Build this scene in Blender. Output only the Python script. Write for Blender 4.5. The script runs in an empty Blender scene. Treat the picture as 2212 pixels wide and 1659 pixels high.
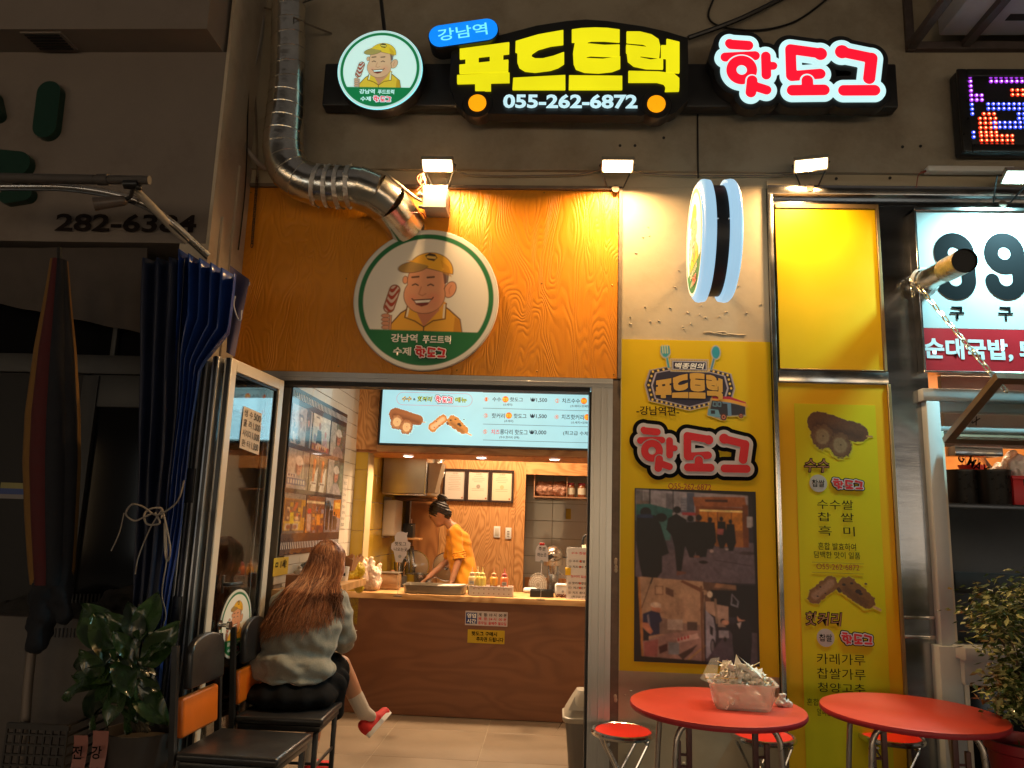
import bpy, bmesh, math, random
import numpy as np
from mathutils import Vector, Matrix, noise as mnoise
rnd = random.Random(7)
SC = bpy.context.scene
COL = SC.collection
PI = math.pi
# ---------------------------------------------------------------- camera
F_PX, CX, CY, IMG_W = 1662.0, 1106.0, 829.5, 2212.0
yaw, pitch, roll = math.radians(-3.2), math.radians(10.3), math.radians(1.92)
CAM = Vector((0, -4.5, 1.5))
fw = Vector((math.sin(yaw)*math.cos(pitch), math.cos(yaw)*math.cos(pitch), math.sin(pitch)))
r0 = Vector((math.cos(yaw), -math.sin(yaw), 0)); u0 = r0.cross(fw)
cr = r0*math.cos(roll) + u0*math.sin(roll); cu = -r0*math.sin(roll) + u0*math.cos(roll)
cam_d = bpy.data.cameras.new('camera'); cam = bpy.data.objects.new('camera', cam_d); COL.objects.link(cam)
cam.matrix_world = Matrix((( cr.x, cu.x, -fw.x, CAM.x), (cr.y, cu.y, -fw.y, CAM.y), (cr.z, cu.z, -fw.z, CAM.z), (0,0,0,1)))
cam_d.sensor_width = 36; cam_d.lens = 36*F_PX/IMG_W; cam_d.clip_start = 0.05; cam_d.clip_end = 500
SC.camera = cam
# ---------------------------------------------------------------- night sky, exposure
wd = bpy.data.worlds.new('World'); SC.world = wd; wd.use_nodes = True
_n = wd.node_tree.nodes; _l = wd.node_tree.links
_bg = _n['Background']; _sky = _n.new('ShaderNodeTexSky'); _sky.sky_type = 'NISHITA'; _sky.sun_disc = False
_sky.sun_elevation = math.radians(1.5); _sky.sun_rotation = math.radians(200)
_mx = _n.new('ShaderNodeMix'); _mx.data_type = 'RGBA'; _mx.blend_type = 'MIX'; _mx.inputs[0].default_value = 0.6
_mx.inputs[7].default_value = (1.0, 0.74, 0.52, 1)
_l.new(_sky.outputs[0], _mx.inputs[6]); _l.new(_mx.outputs[2], _bg.inputs[0]); _bg.inputs[1].default_value = 0.095
SC.view_settings.view_transform = 'Standard'; SC.view_settings.look = 'None'
SC.view_settings.exposure = 0.0; SC.view_settings.gamma = 1.0
SC.cycles.use_denoising = True
try: SC.cycles.denoiser = 'OPENIMAGEDENOISE'
except Exception: pass
SC.cycles.max_bounces = 7; SC.cycles.transparent_max_bounces = 12
SC.cycles.sample_clamp_indirect = 4.0; SC.cycles.caustics_reflective = False; SC.cycles.caustics_refractive = False

def area_lamp(name, loc, direction, sx, sy, power, color, spread=180):
    d = bpy.data.lights.new(name, 'AREA'); d.shape = 'RECTANGLE'; d.size = sx; d.size_y = sy
    d.energy = power; d.color = color; d.spread = math.radians(spread)
    o = bpy.data.objects.new(name, d); COL.objects.link(o); o.location = loc
    o.rotation_euler = Vector(direction).to_track_quat('-Z', 'Y').to_euler()
    return o

def ray(px, py):
    return fw*F_PX + cr*(px-CX) - cu*(py-CY)
def W(px, py, y=None, z=None, x=None, pl=None):
    """where the sight line through a measured spot of the photograph meets a plane of the place"""
    d = ray(px, py)
    if pl is not None:
        p, n = pl; t = (Vector(p)-CAM).dot(n)/d.dot(n)
    elif z is not None: t = (z-CAM.z)/d.z
    elif x is not None: t = (x-CAM.x)/d.x
    else: t = (y-CAM.y)/d.y
    return CAM + d*t

# ---------------------------------------------------------------- objects
WL = {}
def tagp(o, label=None, cat=None, group=None, kind=None):
    if label: o['label'] = label
    if cat: o['category'] = cat
    if group: o['group'] = group
    if kind: o['kind'] = kind
    return o
def thing(name, label, cat, loc=(0,0,0), rz=0, group=None):
    o = bpy.data.objects.new(name, None); COL.objects.link(o)
    o.location = loc; o.rotation_euler = (0,0,rz); o.empty_display_size = .1
    WL[o] = Vector(loc)
    return tagp(o, label, cat, group)
def link_mesh(name, me, parent=None, local=False, loc=None):
    o = bpy.data.objects.new(name, me); COL.objects.link(o)
    if parent is not None:
        o.parent = parent
        if not local: o.location = -WL.get(parent, Vector((0,0,0)))
    if loc is not None: o.location = Vector(o.location)+Vector(loc)
    WL[o] = Vector((0,0,0))
    return o
def copy_tree(o, loc=None, rz=None, label=None, parent=None):
    c = o.copy(); COL.objects.link(c)
    if parent is not None: c.parent = parent
    if loc is not None: c.location = loc; WL[c] = Vector(loc)
    if rz is not None: c.rotation_euler = (0,0,rz)
    if label: c['label'] = label
    for ch in list(o.children): copy_tree(ch, parent=c)
    return c

class MB:
    def __init__(s): s.v=[]; s.f=[]; s.m=[]; s.sm=[]
    def add(s, verts, faces, mi=0, smooth=False):
        b=len(s.v); s.v+= [tuple(p) for p in verts]; s.f += [tuple(b+i for i in f) for f in faces]
        s.m += [mi]*len(faces); s.sm += [smooth]*len(faces); return s
    def box(s, c, d, mi=0, rot=None):
        x,y,z = d[0]/2,d[1]/2,d[2]/2
        P=[Vector((i*x,j*y,k*z)) for k in(-1,1) for j in(-1,1) for i in(-1,1)]
        if rot is not None: P=[rot@p for p in P]
        c=Vector(c); P=[p+c for p in P]
        return s.add(P,[(0,2,3,1),(4,5,7,6),(0,1,5,4),(2,6,7,3),(0,4,6,2),(1,3,7,5)],mi)
    def bb(s, a, b, mi=0):
        return s.box([(a[i]+b[i])/2 for i in range(3)],[abs(b[i]-a[i]) for i in range(3)],mi)
    def rbox(s, a, b, r=.01, mi=0, seg=2, rot=None, piv=None):
        bm=bmesh.new(); bmesh.ops.create_cube(bm,size=1)
        for v in bm.verts:
            v.co=Vector(((a[0]+b[0])/2+v.co.x*(b[0]-a[0]),(a[1]+b[1])/2+v.co.y*(b[1]-a[1]),(a[2]+b[2])/2+v.co.z*(b[2]-a[2])))
        bmesh.ops.bevel(bm,geom=list(bm.edges),offset=r,segments=seg,affect='EDGES',profile=.5)
        if rot is not None:
            pv=Vector(piv) if piv is not None else Vector([(a[i]+b[i])/2 for i in range(3)])
            for v in bm.verts: v.co=rot@(v.co-pv)+pv
        bm.verts.index_update()
        s.add([v.co[:] for v in bm.verts],[[v.index for v in f.verts] for f in bm.faces],mi,True); bm.free(); return s
    def cyl(s, p0, p1, r0, r1=None, n=16, mi=0, caps=True, smooth=True):
        r1 = r0 if r1 is None else r1
        p0=Vector(p0); p1=Vector(p1); ax=(p1-p0).normalized()
        a=ax.orthogonal().normalized(); b=ax.cross(a)
        V=[p0+(a*math.cos(t)+b*math.sin(t))*r0 for t in [2*PI*i/n for i in range(n)]]
        V+=[p1+(a*math.cos(t)+b*math.sin(t))*r1 for t in [2*PI*i/n for i in range(n)]]
        s.add(V,[(i,(i+1)%n,n+(i+1)%n,n+i) for i in range(n)],mi,smooth)
        if caps: s.add(V,[tuple(reversed(range(n))),tuple(range(n,2*n))],mi,False)
        return s
    def tube(s, pts, r, n=10, mi=0, closed=False, caps=True, smooth=True):
        pts=[Vector(p) for p in pts]; N=len(pts)
        rr = r if isinstance(r,(list,tuple)) else [r]*N
        V=[]; prev=None
        for i,p in enumerate(pts):
            if closed: t=(pts[(i+1)%N]-pts[i-1]).normalized()
            else: t=(pts[min(i+1,N-1)]-pts[max(i-1,0)]).normalized()
            a = t.orthogonal().normalized() if prev is None else (prev - t*prev.dot(t)).normalized()
            prev=a; b=t.cross(a)
            V+=[p+(a*math.cos(2*PI*k/n)+b*math.sin(2*PI*k/n))*rr[i] for k in range(n)]
        F=[]
        for i in range(N if closed else N-1):
            j=(i+1)%N
            F+=[(i*n+k,i*n+(k+1)%n,j*n+(k+1)%n,j*n+k) for k in range(n)]
        s.add(V,F,mi,smooth)
        if caps and not closed: s.add(V,[tuple(reversed(range(n))),tuple(range((N-1)*n,N*n))],mi,False)
        return s
    def lathe(s, prof, c=(0,0,0), n=32, mi=0, axis='z', smooth=True):
        V=[]; c=Vector(c)
        for r,h in prof:
            for k in range(n):
                t=2*PI*k/n; x,y=r*math.cos(t),r*math.sin(t)
                V.append(c+(Vector((x,y,h)) if axis=='z' else Vector((x,h,y)) if axis=='y' else Vector((h,x,y))))
        F=[]
        for i in range(len(prof)-1):
            F+=[(i*n+k,i*n+(k+1)%n,(i+1)*n+(k+1)%n,(i+1)*n+k) for k in range(n)]
        return s.add(V,F,mi,smooth)
    def sphere(s, c, r, n=16, m=10, mi=0, rot=None):
        c=Vector(c); r=(r,r,r) if isinstance(r,(int,float)) else r; V=[]
        for i in range(m+1):
            ph=PI*i/m
            for k in range(n):
                t=2*PI*k/n; p=Vector((r[0]*math.sin(ph)*math.cos(t),r[1]*math.sin(ph)*math.sin(t),r[2]*math.cos(ph)))
                V.append(c+(rot@p if rot is not None else p))
        F=[(i*n+k,(i+1)*n+k,(i+1)*n+(k+1)%n,i*n+(k+1)%n) for i in range(m) for k in range(n)]
        return s.add(V,F,mi,True)
    def quad(s, a,b,c,d, mi=0): return s.add([a,b,c,d],[(0,1,2,3)],mi)
    def prism(s, poly, O, U, V, depth, mi=0, front_only=False):
        """poly (u,v) outline extruded by depth along U x V (towards the viewer of the U,V frame)"""
        O,U,V=Vector(O),Vector(U),Vector(V); N=U.cross(V).normalized()
        n=len(poly); A=[O+U*u+V*v for u,v in poly]; B=[p+N*depth for p in A]
        s.add(A+B,[tuple(range(n,2*n))]+([] if front_only else [tuple(reversed(range(n)))]+[(i,(i+1)%n,n+(i+1)%n,n+i) for i in range(n)]),mi)
        return s
    def mesh(s, name, mats=None):
        me=bpy.data.meshes.new(name); me.from_pydata(s.v,[],s.f)
        for m in (mats if isinstance(mats,(list,tuple)) else [mats] if mats else []): me.materials.append(m)
        me.polygons.foreach_set('material_index',s.m); me.polygons.foreach_set('use_smooth',s.sm); me.update()
        if any(s.sm):
            try: me.set_sharp_from_angle(angle=math.radians(40))
            except Exception: pass
        return me
    def out(s, name, mats, parent=None, local=False, loc=None, **tags):
        return tagp(link_mesh(name, s.mesh(name,mats), parent, local, loc), **tags)

def clean(me, dist=1e-5):
    bm=bmesh.new(); bm.from_mesh(me); bmesh.ops.remove_doubles(bm,verts=bm.verts,dist=dist)
    bmesh.ops.recalc_face_normals(bm,faces=bm.faces); bm.to_mesh(me); bm.free(); return me

# ---------------------------------------------------------------- materials
def lin(c):
    return tuple(((x/255)/12.92 if x/255<=.04045 else ((x/255+.055)/1.055)**2.4) for x in c)
MATS={}
def mat(name, col=(.5,.5,.5), rough=.6, metal=0, var=0, vscale=6, bump=0, bscale=60, emit=None, es=1.0,
        trans=0, alpha=1, ior=1.45, sheen=0, coat=0, stretch=None, dirt=0, spec=.5, sss=0, bdist=.004):
    if name in MATS: return MATS[name]
    m=bpy.data.materials.new(name); m.use_nodes=True; nt=m.node_tree; N=nt.nodes; L=nt.links
    b=N['Principled BSDF']; MATS[name]=m
    b.inputs['Base Color'].default_value=(*col,1); b.inputs['Roughness'].default_value=rough
    b.inputs['Metallic'].default_value=metal; b.inputs['IOR'].default_value=ior
    b.inputs['Transmission Weight'].default_value=trans; b.inputs['Alpha'].default_value=alpha
    b.inputs['Coat Weight'].default_value=coat; b.inputs['Specular IOR Level'].default_value=spec
    if sheen: b.inputs['Sheen Weight'].default_value=sheen
    if sss: b.inputs['Subsurface Weight'].default_value=sss; b.inputs['Subsurface Scale'].default_value=.02
    if emit: b.inputs['Emission Color'].default_value=(*emit,1); b.inputs['Emission Strength'].default_value=es
    if var or bump or dirt:
        tc=N.new('ShaderNodeTexCoord'); mp=N.new('ShaderNodeMapping'); L.new(tc.outputs['Object'],mp.inputs[0])
        if stretch: mp.inputs['Scale'].default_value=stretch
    if var:
        nz=N.new('ShaderNodeTexNoise'); nz.inputs['Scale'].default_value=vscale; nz.inputs['Detail'].default_value=7; nz.inputs['Roughness'].default_value=.6
        L.new(mp.outputs[0],nz.inputs[0])
        rp=N.new('ShaderNodeValToRGB'); rp.color_ramp.elements[0].position=.3; rp.color_ramp.elements[1].position=.7
        rp.color_ramp.elements[0].color=(*[c*(1-var) for c in col],1); rp.color_ramp.elements[1].color=(*[min(1,c*(1+var*.6)) for c in col],1)
        L.new(nz.outputs[0],rp.inputs[0]); src=rp.outputs[0]
        if dirt:
            n2=N.new('ShaderNodeTexNoise'); n2.inputs['Scale'].default_value=1.3; n2.inputs['Detail'].default_value=9; n2.inputs['Roughness'].default_value=.7
            L.new(mp.outputs[0],n2.inputs[0]); r2=N.new('ShaderNodeValToRGB'); r2.color_ramp.elements[0].position=.46; r2.color_ramp.elements[1].position=.66
            L.new(n2.outputs[0],r2.inputs[0]); mm=N.new('ShaderNodeMix'); mm.data_type='RGBA'; mm.blend_type='MULTIPLY'
            mu=N.new('ShaderNodeMath'); mu.operation='MULTIPLY'; mu.inputs[1].default_value=dirt
            L.new(r2.outputs[0],mu.inputs[0]); L.new(mu.outputs[0],mm.inputs[0])
            L.new(src,mm.inputs[6]); mm.inputs[7].default_value=(.35,.27,.2,1); src=mm.outputs[2]
        L.new(src,b.inputs['Base Color'])
        rr=N.new('ShaderNodeMapRange'); rr.inputs[3].default_value=max(0,rough-.12); rr.inputs[4].default_value=min(1,rough+.12)
        L.new(nz.outputs[0],rr.inputs[0]); L.new(rr.outputs[0],b.inputs['Roughness'])
    if bump:
        nb=N.new('ShaderNodeTexNoise'); nb.inputs['Scale'].default_value=bscale; nb.inputs['Detail'].default_value=6
        L.new(mp.outputs[0],nb.inputs[0]); bp=N.new('ShaderNodeBump'); bp.inputs['Strength'].default_value=bump; bp.inputs['Distance'].default_value=bdist
        L.new(nb.outputs[0],bp.inputs['Height']); L.new(bp.outputs[0],b.inputs['Normal'])
    return m
def wood(name, c_lo, c_hi, rough=.5, scale=1.0, bump=.0, vertical=True, rings=14, bdist=.004, coat=0, contrast=(.35,.7)):
    """plywood: contour lines of a stretched noise field read as cathedral grain, raised when bump is set"""
    if name in MATS: return MATS[name]
    m=bpy.data.materials.new(name); m.use_nodes=True; nt=m.node_tree; N=nt.nodes; L=nt.links; b=N['Principled BSDF']; MATS[name]=m
    tc=N.new('ShaderNodeTexCoord'); mp=N.new('ShaderNodeMapping'); L.new(tc.outputs['Object'],mp.inputs[0])
    mp.inputs['Scale'].default_value=(2.6*scale,2.6*scale,.75*scale) if vertical else (.75*scale,2.6*scale,2.6*scale)
    nz=N.new('ShaderNodeTexNoise'); nz.inputs['Scale'].default_value=1.0; nz.inputs['Detail'].default_value=2.2; nz.inputs['Roughness'].default_value=.45; nz.inputs['Distortion'].default_value=.55
    L.new(mp.outputs[0],nz.inputs[0])
    mu=N.new('ShaderNodeMath'); mu.operation='MULTIPLY'; mu.inputs[1].default_value=rings; L.new(nz.outputs[0],mu.inputs[0])
    fr=N.new('ShaderNodeMath'); fr.operation='PINGPONG'; fr.inputs[1].default_value=.5; L.new(mu.outputs[0],fr.inputs[0])
    m2=N.new('ShaderNodeMath'); m2.operation='MULTIPLY'; m2.inputs[1].default_value=2; L.new(fr.outputs[0],m2.inputs[0])
    fine=N.new('ShaderNodeTexNoise'); fine.inputs['Scale'].default_value=1; fine.inputs['Detail'].default_value=5
    mp2=N.new('ShaderNodeMapping'); L.new(tc.outputs['Object'],mp2.inputs[0])
    mp2.inputs['Scale'].default_value=(160,160,5) if vertical else (5,160,160)
    L.new(mp2.outputs[0],fine.inputs[0])
    ad=N.new('ShaderNodeMath'); ad.operation='MULTIPLY_ADD'; ad.inputs[1].default_value=.45; L.new(fine.outputs[0],ad.inputs[0]); L.new(m2.outputs[0],ad.inputs[2])
    rp=N.new('ShaderNodeValToRGB'); e=rp.color_ramp.elements; e[0].position=contrast[0]; e[1].position=contrast[1]+.35
    e[0].color=(*c_lo,1); e[1].color=(*c_hi,1); L.new(ad.outputs[0],rp.inputs[0]); L.new(rp.outputs[0],b.inputs['Base Color'])
    b.inputs['Roughness'].default_value=rough; b.inputs['Coat Weight'].default_value=coat
    if bump:
        bp=N.new('ShaderNodeBump'); bp.inputs['Strength'].default_value=bump; bp.inputs['Distance'].default_value=bdist
        sm=N.new('ShaderNodeValToRGB'); sm.color_ramp.elements[0].position=.15; sm.color_ramp.elements[1].position=.95; L.new(ad.outputs[0],sm.inputs[0])
        L.new(sm.outputs[0],bp.inputs['Height']); L.new(bp.outputs[0],b.inputs['Normal'])
    return m
def vcol_mat(name, rough=.5, emit=0, coat=0):
    if name in MATS: return MATS[name]
    m=bpy.data.materials.new(name); m.use_nodes=True; N=m.node_tree.nodes; L=m.node_tree.links; b=N['Principled BSDF']; MATS[name]=m
    a=N.new('ShaderNodeVertexColor'); a.layer_name='Col'; b.inputs['Roughness'].default_value=rough; b.inputs['Coat Weight'].default_value=coat
    L.new(a.outputs[0],b.inputs['Base Color'])
    if emit:
        L.new(a.outputs[0],b.inputs['Emission Color']); b.inputs['Emission Strength'].default_value=emit
        N.new('ShaderNodeValue')
    return m
def glow(name, rgb, s=1.0):
    c=lin(rgb); new='glow_'+name not in MATS; m=mat('glow_'+name, tuple(x*.3 for x in c), .4, emit=c, es=s)
    if new:   # lamps behind the face give slightly uneven brightness
        N=m.node_tree.nodes; L=m.node_tree.links; tc=N.new('ShaderNodeTexCoord'); nz=N.new('ShaderNodeTexNoise'); nz.inputs['Scale'].default_value=3.5; nz.inputs['Detail'].default_value=2
        mr=N.new('ShaderNodeMapRange'); mr.inputs[1].default_value=.3; mr.inputs[2].default_value=.7; mr.inputs[3].default_value=s*.94; mr.inputs[4].default_value=s*1.07
        L.new(tc.outputs['Object'],nz.inputs[0]); L.new(nz.outputs[0],mr.inputs[0]); L.new(mr.outputs[0],N['Principled BSDF'].inputs['Emission Strength'])
    return m

# ---------------------------------------------------------------- lettering (converted in one go at the end)
TEXTS=[]
def text(parent, body, O, U, V, box, m, off=.002, bold=0, name='lettering', shear=0, keep=False, mirror=False, thick=0, align='fit', rot=0):
    """body fitted into box=(u0,v0,u1,v1) of the frame O,U,V; keep = keep the letters' aspect (height rules)"""
    cu_=bpy.data.curves.new('txt','FONT'); cu_.body=body; cu_.offset=bold; cu_.shear=shear; cu_.resolution_u=3
    cu_.align_x='LEFT'; cu_.space_line=1.0
    o=cu_
    TEXTS.append((o,parent,Vector(O),Vector(U),Vector(V),box,m,off,name,keep,mirror,thick,align,rot))
def fx(px,py,y): p=W(px,py,y=y); return p.x,p.z
def text_px(parent, body, x0,y0,x1,y1, y, m, **k):
    """lettering on a wall-parallel face at depth y; box measured on the photograph (corners of the middle line)"""
    cx_,cy_=(x0+x1)/2,(y0+y1)/2
    a=W(x0,cy_+ (x0-cx_)*.02,y=y); b=W(x1,cy_+(x1-cx_)*.02,y=y); t=W(cx_,y0,y=y); l=W(cx_,y1,y=y)
    text(parent, body, (0,y,0),(1,0,0),(0,0,1),(a.x,l.z,b.x,t.z),m,**k)
def finish_texts():
    tmp=[bpy.data.objects.new('temporary_text',q[0]) for q in TEXTS]
    for o in tmp: COL.objects.link(o)
    dg=bpy.context.evaluated_depsgraph_get(); dg.update()
    meshes=[bpy.data.meshes.new_from_object(o.evaluated_get(dg)) for o in tmp]
    bpy.data.batch_remove(tmp)
    for me,(o,parent,O,U,V,box,m,off,name,keep,mirror,thick,align,rot) in zip(meshes,TEXTS):
        n=len(me.vertices)
        if n==0: continue
        a=np.zeros(n*3); me.vertices.foreach_get('co',a); a=a.reshape(-1,3)
        lo=a.min(0); hi=a.max(0); w=max(hi[0]-lo[0],1e-6); h=max(hi[1]-lo[1],1e-6)
        u0,v0,u1,v1=box; sx=(u1-u0)/w; sy=(v1-v0)/h; cxx=(u0+u1)/2
        if keep: sx=min(sx,sy) if sx>0 else sx
        if keep: sy=sx
        uu=(a[:,0]-(lo[0]+hi[0])/2)*sx; vv=(a[:,1]-(lo[1]+hi[1])/2)*sy
        if keep and align=='left': uu=uu+ (u0+w*sx/2-cxx)
        if mirror: uu=-uu
        c_,s_=math.cos(rot),math.sin(rot); uu,vv=uu*c_-vv*s_,uu*s_+vv*c_
        uu=uu+cxx; vv=vv+(v0+v1)/2
        Nn=U.cross(V).normalized()
        P=np.outer(uu,U)+np.outer(vv,V)+np.array(O+Nn*off)
        me.vertices.foreach_set('co',P.ravel()); me.materials.clear(); me.materials.append(m); me.update()
        q=link_mesh(name,me,parent)

# ---------------------------------------------------------------- flat shapes from distance fields
def seg_d(X,Y,a,b,r,r2=None):
    r2=r if r2 is None else r2
    ax,ay=a; bx,by=b; dx,dy=bx-ax,by-ay; L=dx*dx+dy*dy+1e-12
    t=np.clip(((X-ax)*dx+(Y-ay)*dy)/L,0,1)
    return np.hypot(X-ax-t*dx,Y-ay-t*dy)-(r+(r2-r)*t)
def poly_d(X,Y,poly):
    d=np.full(X.shape,1e9); s=np.ones(X.shape); n=len(poly)
    for i in range(n):
        a=poly[i]; b=poly[i-1]
        ex,ey=b[0]-a[0],b[1]-a[1]; wx,wy=X-a[0],Y-a[1]
        t=np.clip((wx*ex+wy*ey)/(ex*ex+ey*ey+1e-12),0,1)
        d=np.minimum(d,np.hypot(wx-ex*t,wy-ey*t))
        c1=Y>=a[1]; c2=Y<b[1]; c3=ex*wy>ey*wx
        flip=(c1&c2&c3)|(~c1&~c2&~c3); s=np.where(flip,-s,s)
    return d*s
def iso_mesh(D, xs, ys, place, depth_vec=None, back=False):
    """filled outline {D<0} on the grid as a mesh; place(u,v)->point; depth_vec extrudes backwards. One MB."""
    mb=MB(); ny,nx=D.shape; idx={}
    V=[]; F=[]; edges=[]
    def vid(k,u,v):
        if k not in idx: idx[k]=len(V); V.append((u,v))
        return idx[k]
    def corner(i,j): return vid((i,j),xs[i],ys[j])
    def cross(i,j,k,l):
        key=('e',i,j,k,l) if (i,j)<(k,l) else ('e',k,l,i,j)
        a,b=D[j,i],D[l,k]; t=a/(a-b) if a!=b else .5
        return vid(key, xs[i]+(xs[k]-xs[i])*t, ys[j]+(ys[l]-ys[j])*t)
    neg=D<0
    for j in range(ny-1):
        i=0
        while i<nx-1:
            c=[(i,j),(i+1,j),(i+1,j+1),(i,j+1)]; q=[bool(neg[b,a]) for a,b in c]
            if not any(q): i+=1; continue
            if all(q):
                F.append(tuple(corner(*p) for p in c)); i+=1; continue
            poly=[]; cr_=[]
            for k in range(4):
                a,b=c[k],c[(k+1)%4]
                if q[k]: poly.append(corner(*a))
                if q[k]!=q[(k+1)%4]:
                    e=cross(*a,*b); poly.append(e); cr_.append((e,q[k]))
            if len(poly)>=3: F.append(tuple(poly))
            if len(cr_)==2:
                edges.append((cr_[0][0],cr_[1][0]) if cr_[0][1] else (cr_[1][0],cr_[0][0]))
            elif len(cr_)==4:
                for a,b in ((0,1),(2,3)):
                    edges.append((cr_[a][0],cr_[b][0]) if cr_[a][1] else (cr_[b][0],cr_[a][0]))
            i+=1
    P=[Vector(place(u,v)) for u,v in V]; n=len(P)
    mb.add(P,F)
    if depth_vec is not None:
        dv=Vector(depth_vec)
        mb.add(P+[p+dv for p in P],[(a,b,b+n,a+n) for a,b in edges],0,False)
    return mb
def grid(x0,x1,y0,y1,n):
    xs=np.linspace(x0,x1,n); ys=np.linspace(y0,y1,max(3,int(n*abs(y1-y0)/abs(x1-x0))))
    X,Y=np.meshgrid(xs,ys); return xs,ys,X,Y
# the rounded three-syllable logo (hot dog), in its own units: x 150..1480, y 1050..1640, y down
def hotdog_sdf(X,Y):
    m=np.minimum
    a=seg_d(X,Y,(274,1130),(412,1140),40); a=m(a,seg_d(X,Y,(262,1120),(264,1124),36))
    bar=seg_d(X,Y,(226,1240),(464,1228),38)
    ring=np.abs(np.hypot(X-355,Y-1350)-82)-40
    bar=np.maximum(bar,-(np.hypot(X-355,Y-1350)-134))
    yu=m(seg_d(X,Y,(550,1232),(550,1392),38),seg_d(X,Y,(560,1315),(606,1315),33))
    s1=m(seg_d(X,Y,(436,1440),(424,1540),42),seg_d(X,Y,(440,1484),(548,1520),38))
    ring=np.maximum(ring,-(s1-12))
    h=m(m(m(a,bar),m(ring,yu)),s1)
    d=m(m(seg_d(X,Y,(748,1172),(748,1398),42),seg_d(X,Y,(748,1172),(985,1208),42)),m(np.hypot(X-984,Y-1212)-52,seg_d(X,Y,(752,1402),(975,1382),42)))
    st=seg_d(X,Y,(872,1440),(872,1510),45); d=np.maximum(d,-(st-14))
    o=m(st,seg_d(X,Y,(752,1522),(1000,1518),44))
    g=m(m(np.hypot(X-1156,Y-1194)-56,seg_d(X,Y,(1160,1197),(1383,1248),43)),m(seg_d(X,Y,(1385,1250),(1358,1420),47),seg_d(X,Y,(1155,1522),(1395,1520),44)))
    return m(h,m(m(d,o),g))
def hotdog_logo(parent, O, U, V, box, mats, layers=(0,42,86), offs=(.006,.004,.002), depths=(None,None,None), n=170, names=('red_lettering','white_outline','black_outline')):
    """box=(u0,v0,u1,v1) is the outer bounds of the white outline"""
    O,U,V=Vector(O),Vector(U),Vector(V); Nn=U.cross(V).normalized(); u0_,v0_,u1_,v1_=box
    xs,ys,X,Y=grid(40,1600,950,1740,n); D=hotdog_sdf(X,Y)
    def mk(off):
        def place(x,y): return O+U*(u0_+(x-148)/1336*(u1_-u0_))+V*(v1_-(y-1046)/592*(v1_-v0_))+Nn*off
        return place
    for k in range(3):
        if mats[k] is None: continue
        dv=None if depths[k] is None else -Nn*depths[k]
        mb=iso_mesh(D-layers[k],xs,ys,mk(offs[k]),dv); mb.out(names[k],mats[k],parent)
# block letters of the main sign, photograph's display px, y down
def _c(offx, pts): return [((offx+x/1.62)*.54,(y/1.62)*.54) for x,y in pts]
FT=[_c(1024,p) for p in (
 [(1320,315),(1642,272),(1640,345),(1320,380)],[(1357,372),(1442,364),(1442,420),(1357,424)],[(1515,356),(1602,348),(1602,394),(1515,408)],
 [(1318,418),(1636,385),(1634,462),(1318,474)],[(1303,485),(1643,468),(1643,532),(1303,540)],[(1420,530),(1522,530),(1522,586),(1420,586)])]
FT+=[_c(2048,p) for p in (
 [(24,265),(170,222),(333,193),(333,285),(250,295),(170,318),(130,345),(125,365),(150,377),(200,377),(270,360),(338,335),(338,410),(300,435),(250,452),(150,465),(85,458),(48,435),(35,400),(35,338),(22,335)],
 [(8,503),(346,485),(346,578),(3,578)],
 [(388,190),(450,181),(540,177),(620,180),(698,190),(698,270),(600,262),(515,262),(490,268),(490,280),(600,290),(698,287),(698,362),(600,362),(510,358),(480,364),(484,375),(590,380),(702,362),(702,440),(650,460),(560,470),(470,465),(415,445),(400,410),(396,340),(408,270),(388,270)],
 [(370,487),(715,490),(715,578),(368,578)],
 [(743,203),(830,203),(905,222),(950,252),(962,300),(955,372),(835,358),(828,370),(900,385),(980,375),(980,445),(870,442),(790,425),(752,395),(745,340),(740,340),(740,288),(868,302),(878,294),(850,282),(743,273)],
 [(1002,250),(1086,270),(1086,470),(1000,465),(1000,376),(967,372),(967,292),(1002,292)],
 [(755,458),(950,462),(1050,475),(1085,505),(1085,560),(1083,588),(992,590),(996,560),(985,542),(940,530),(755,530)])]
def ft_sdf(X,Y):
    d=None
    for p in FT:
        q=poly_d(X,Y,p); d=q if d is None else np.minimum(d,q)
    return d

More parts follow.
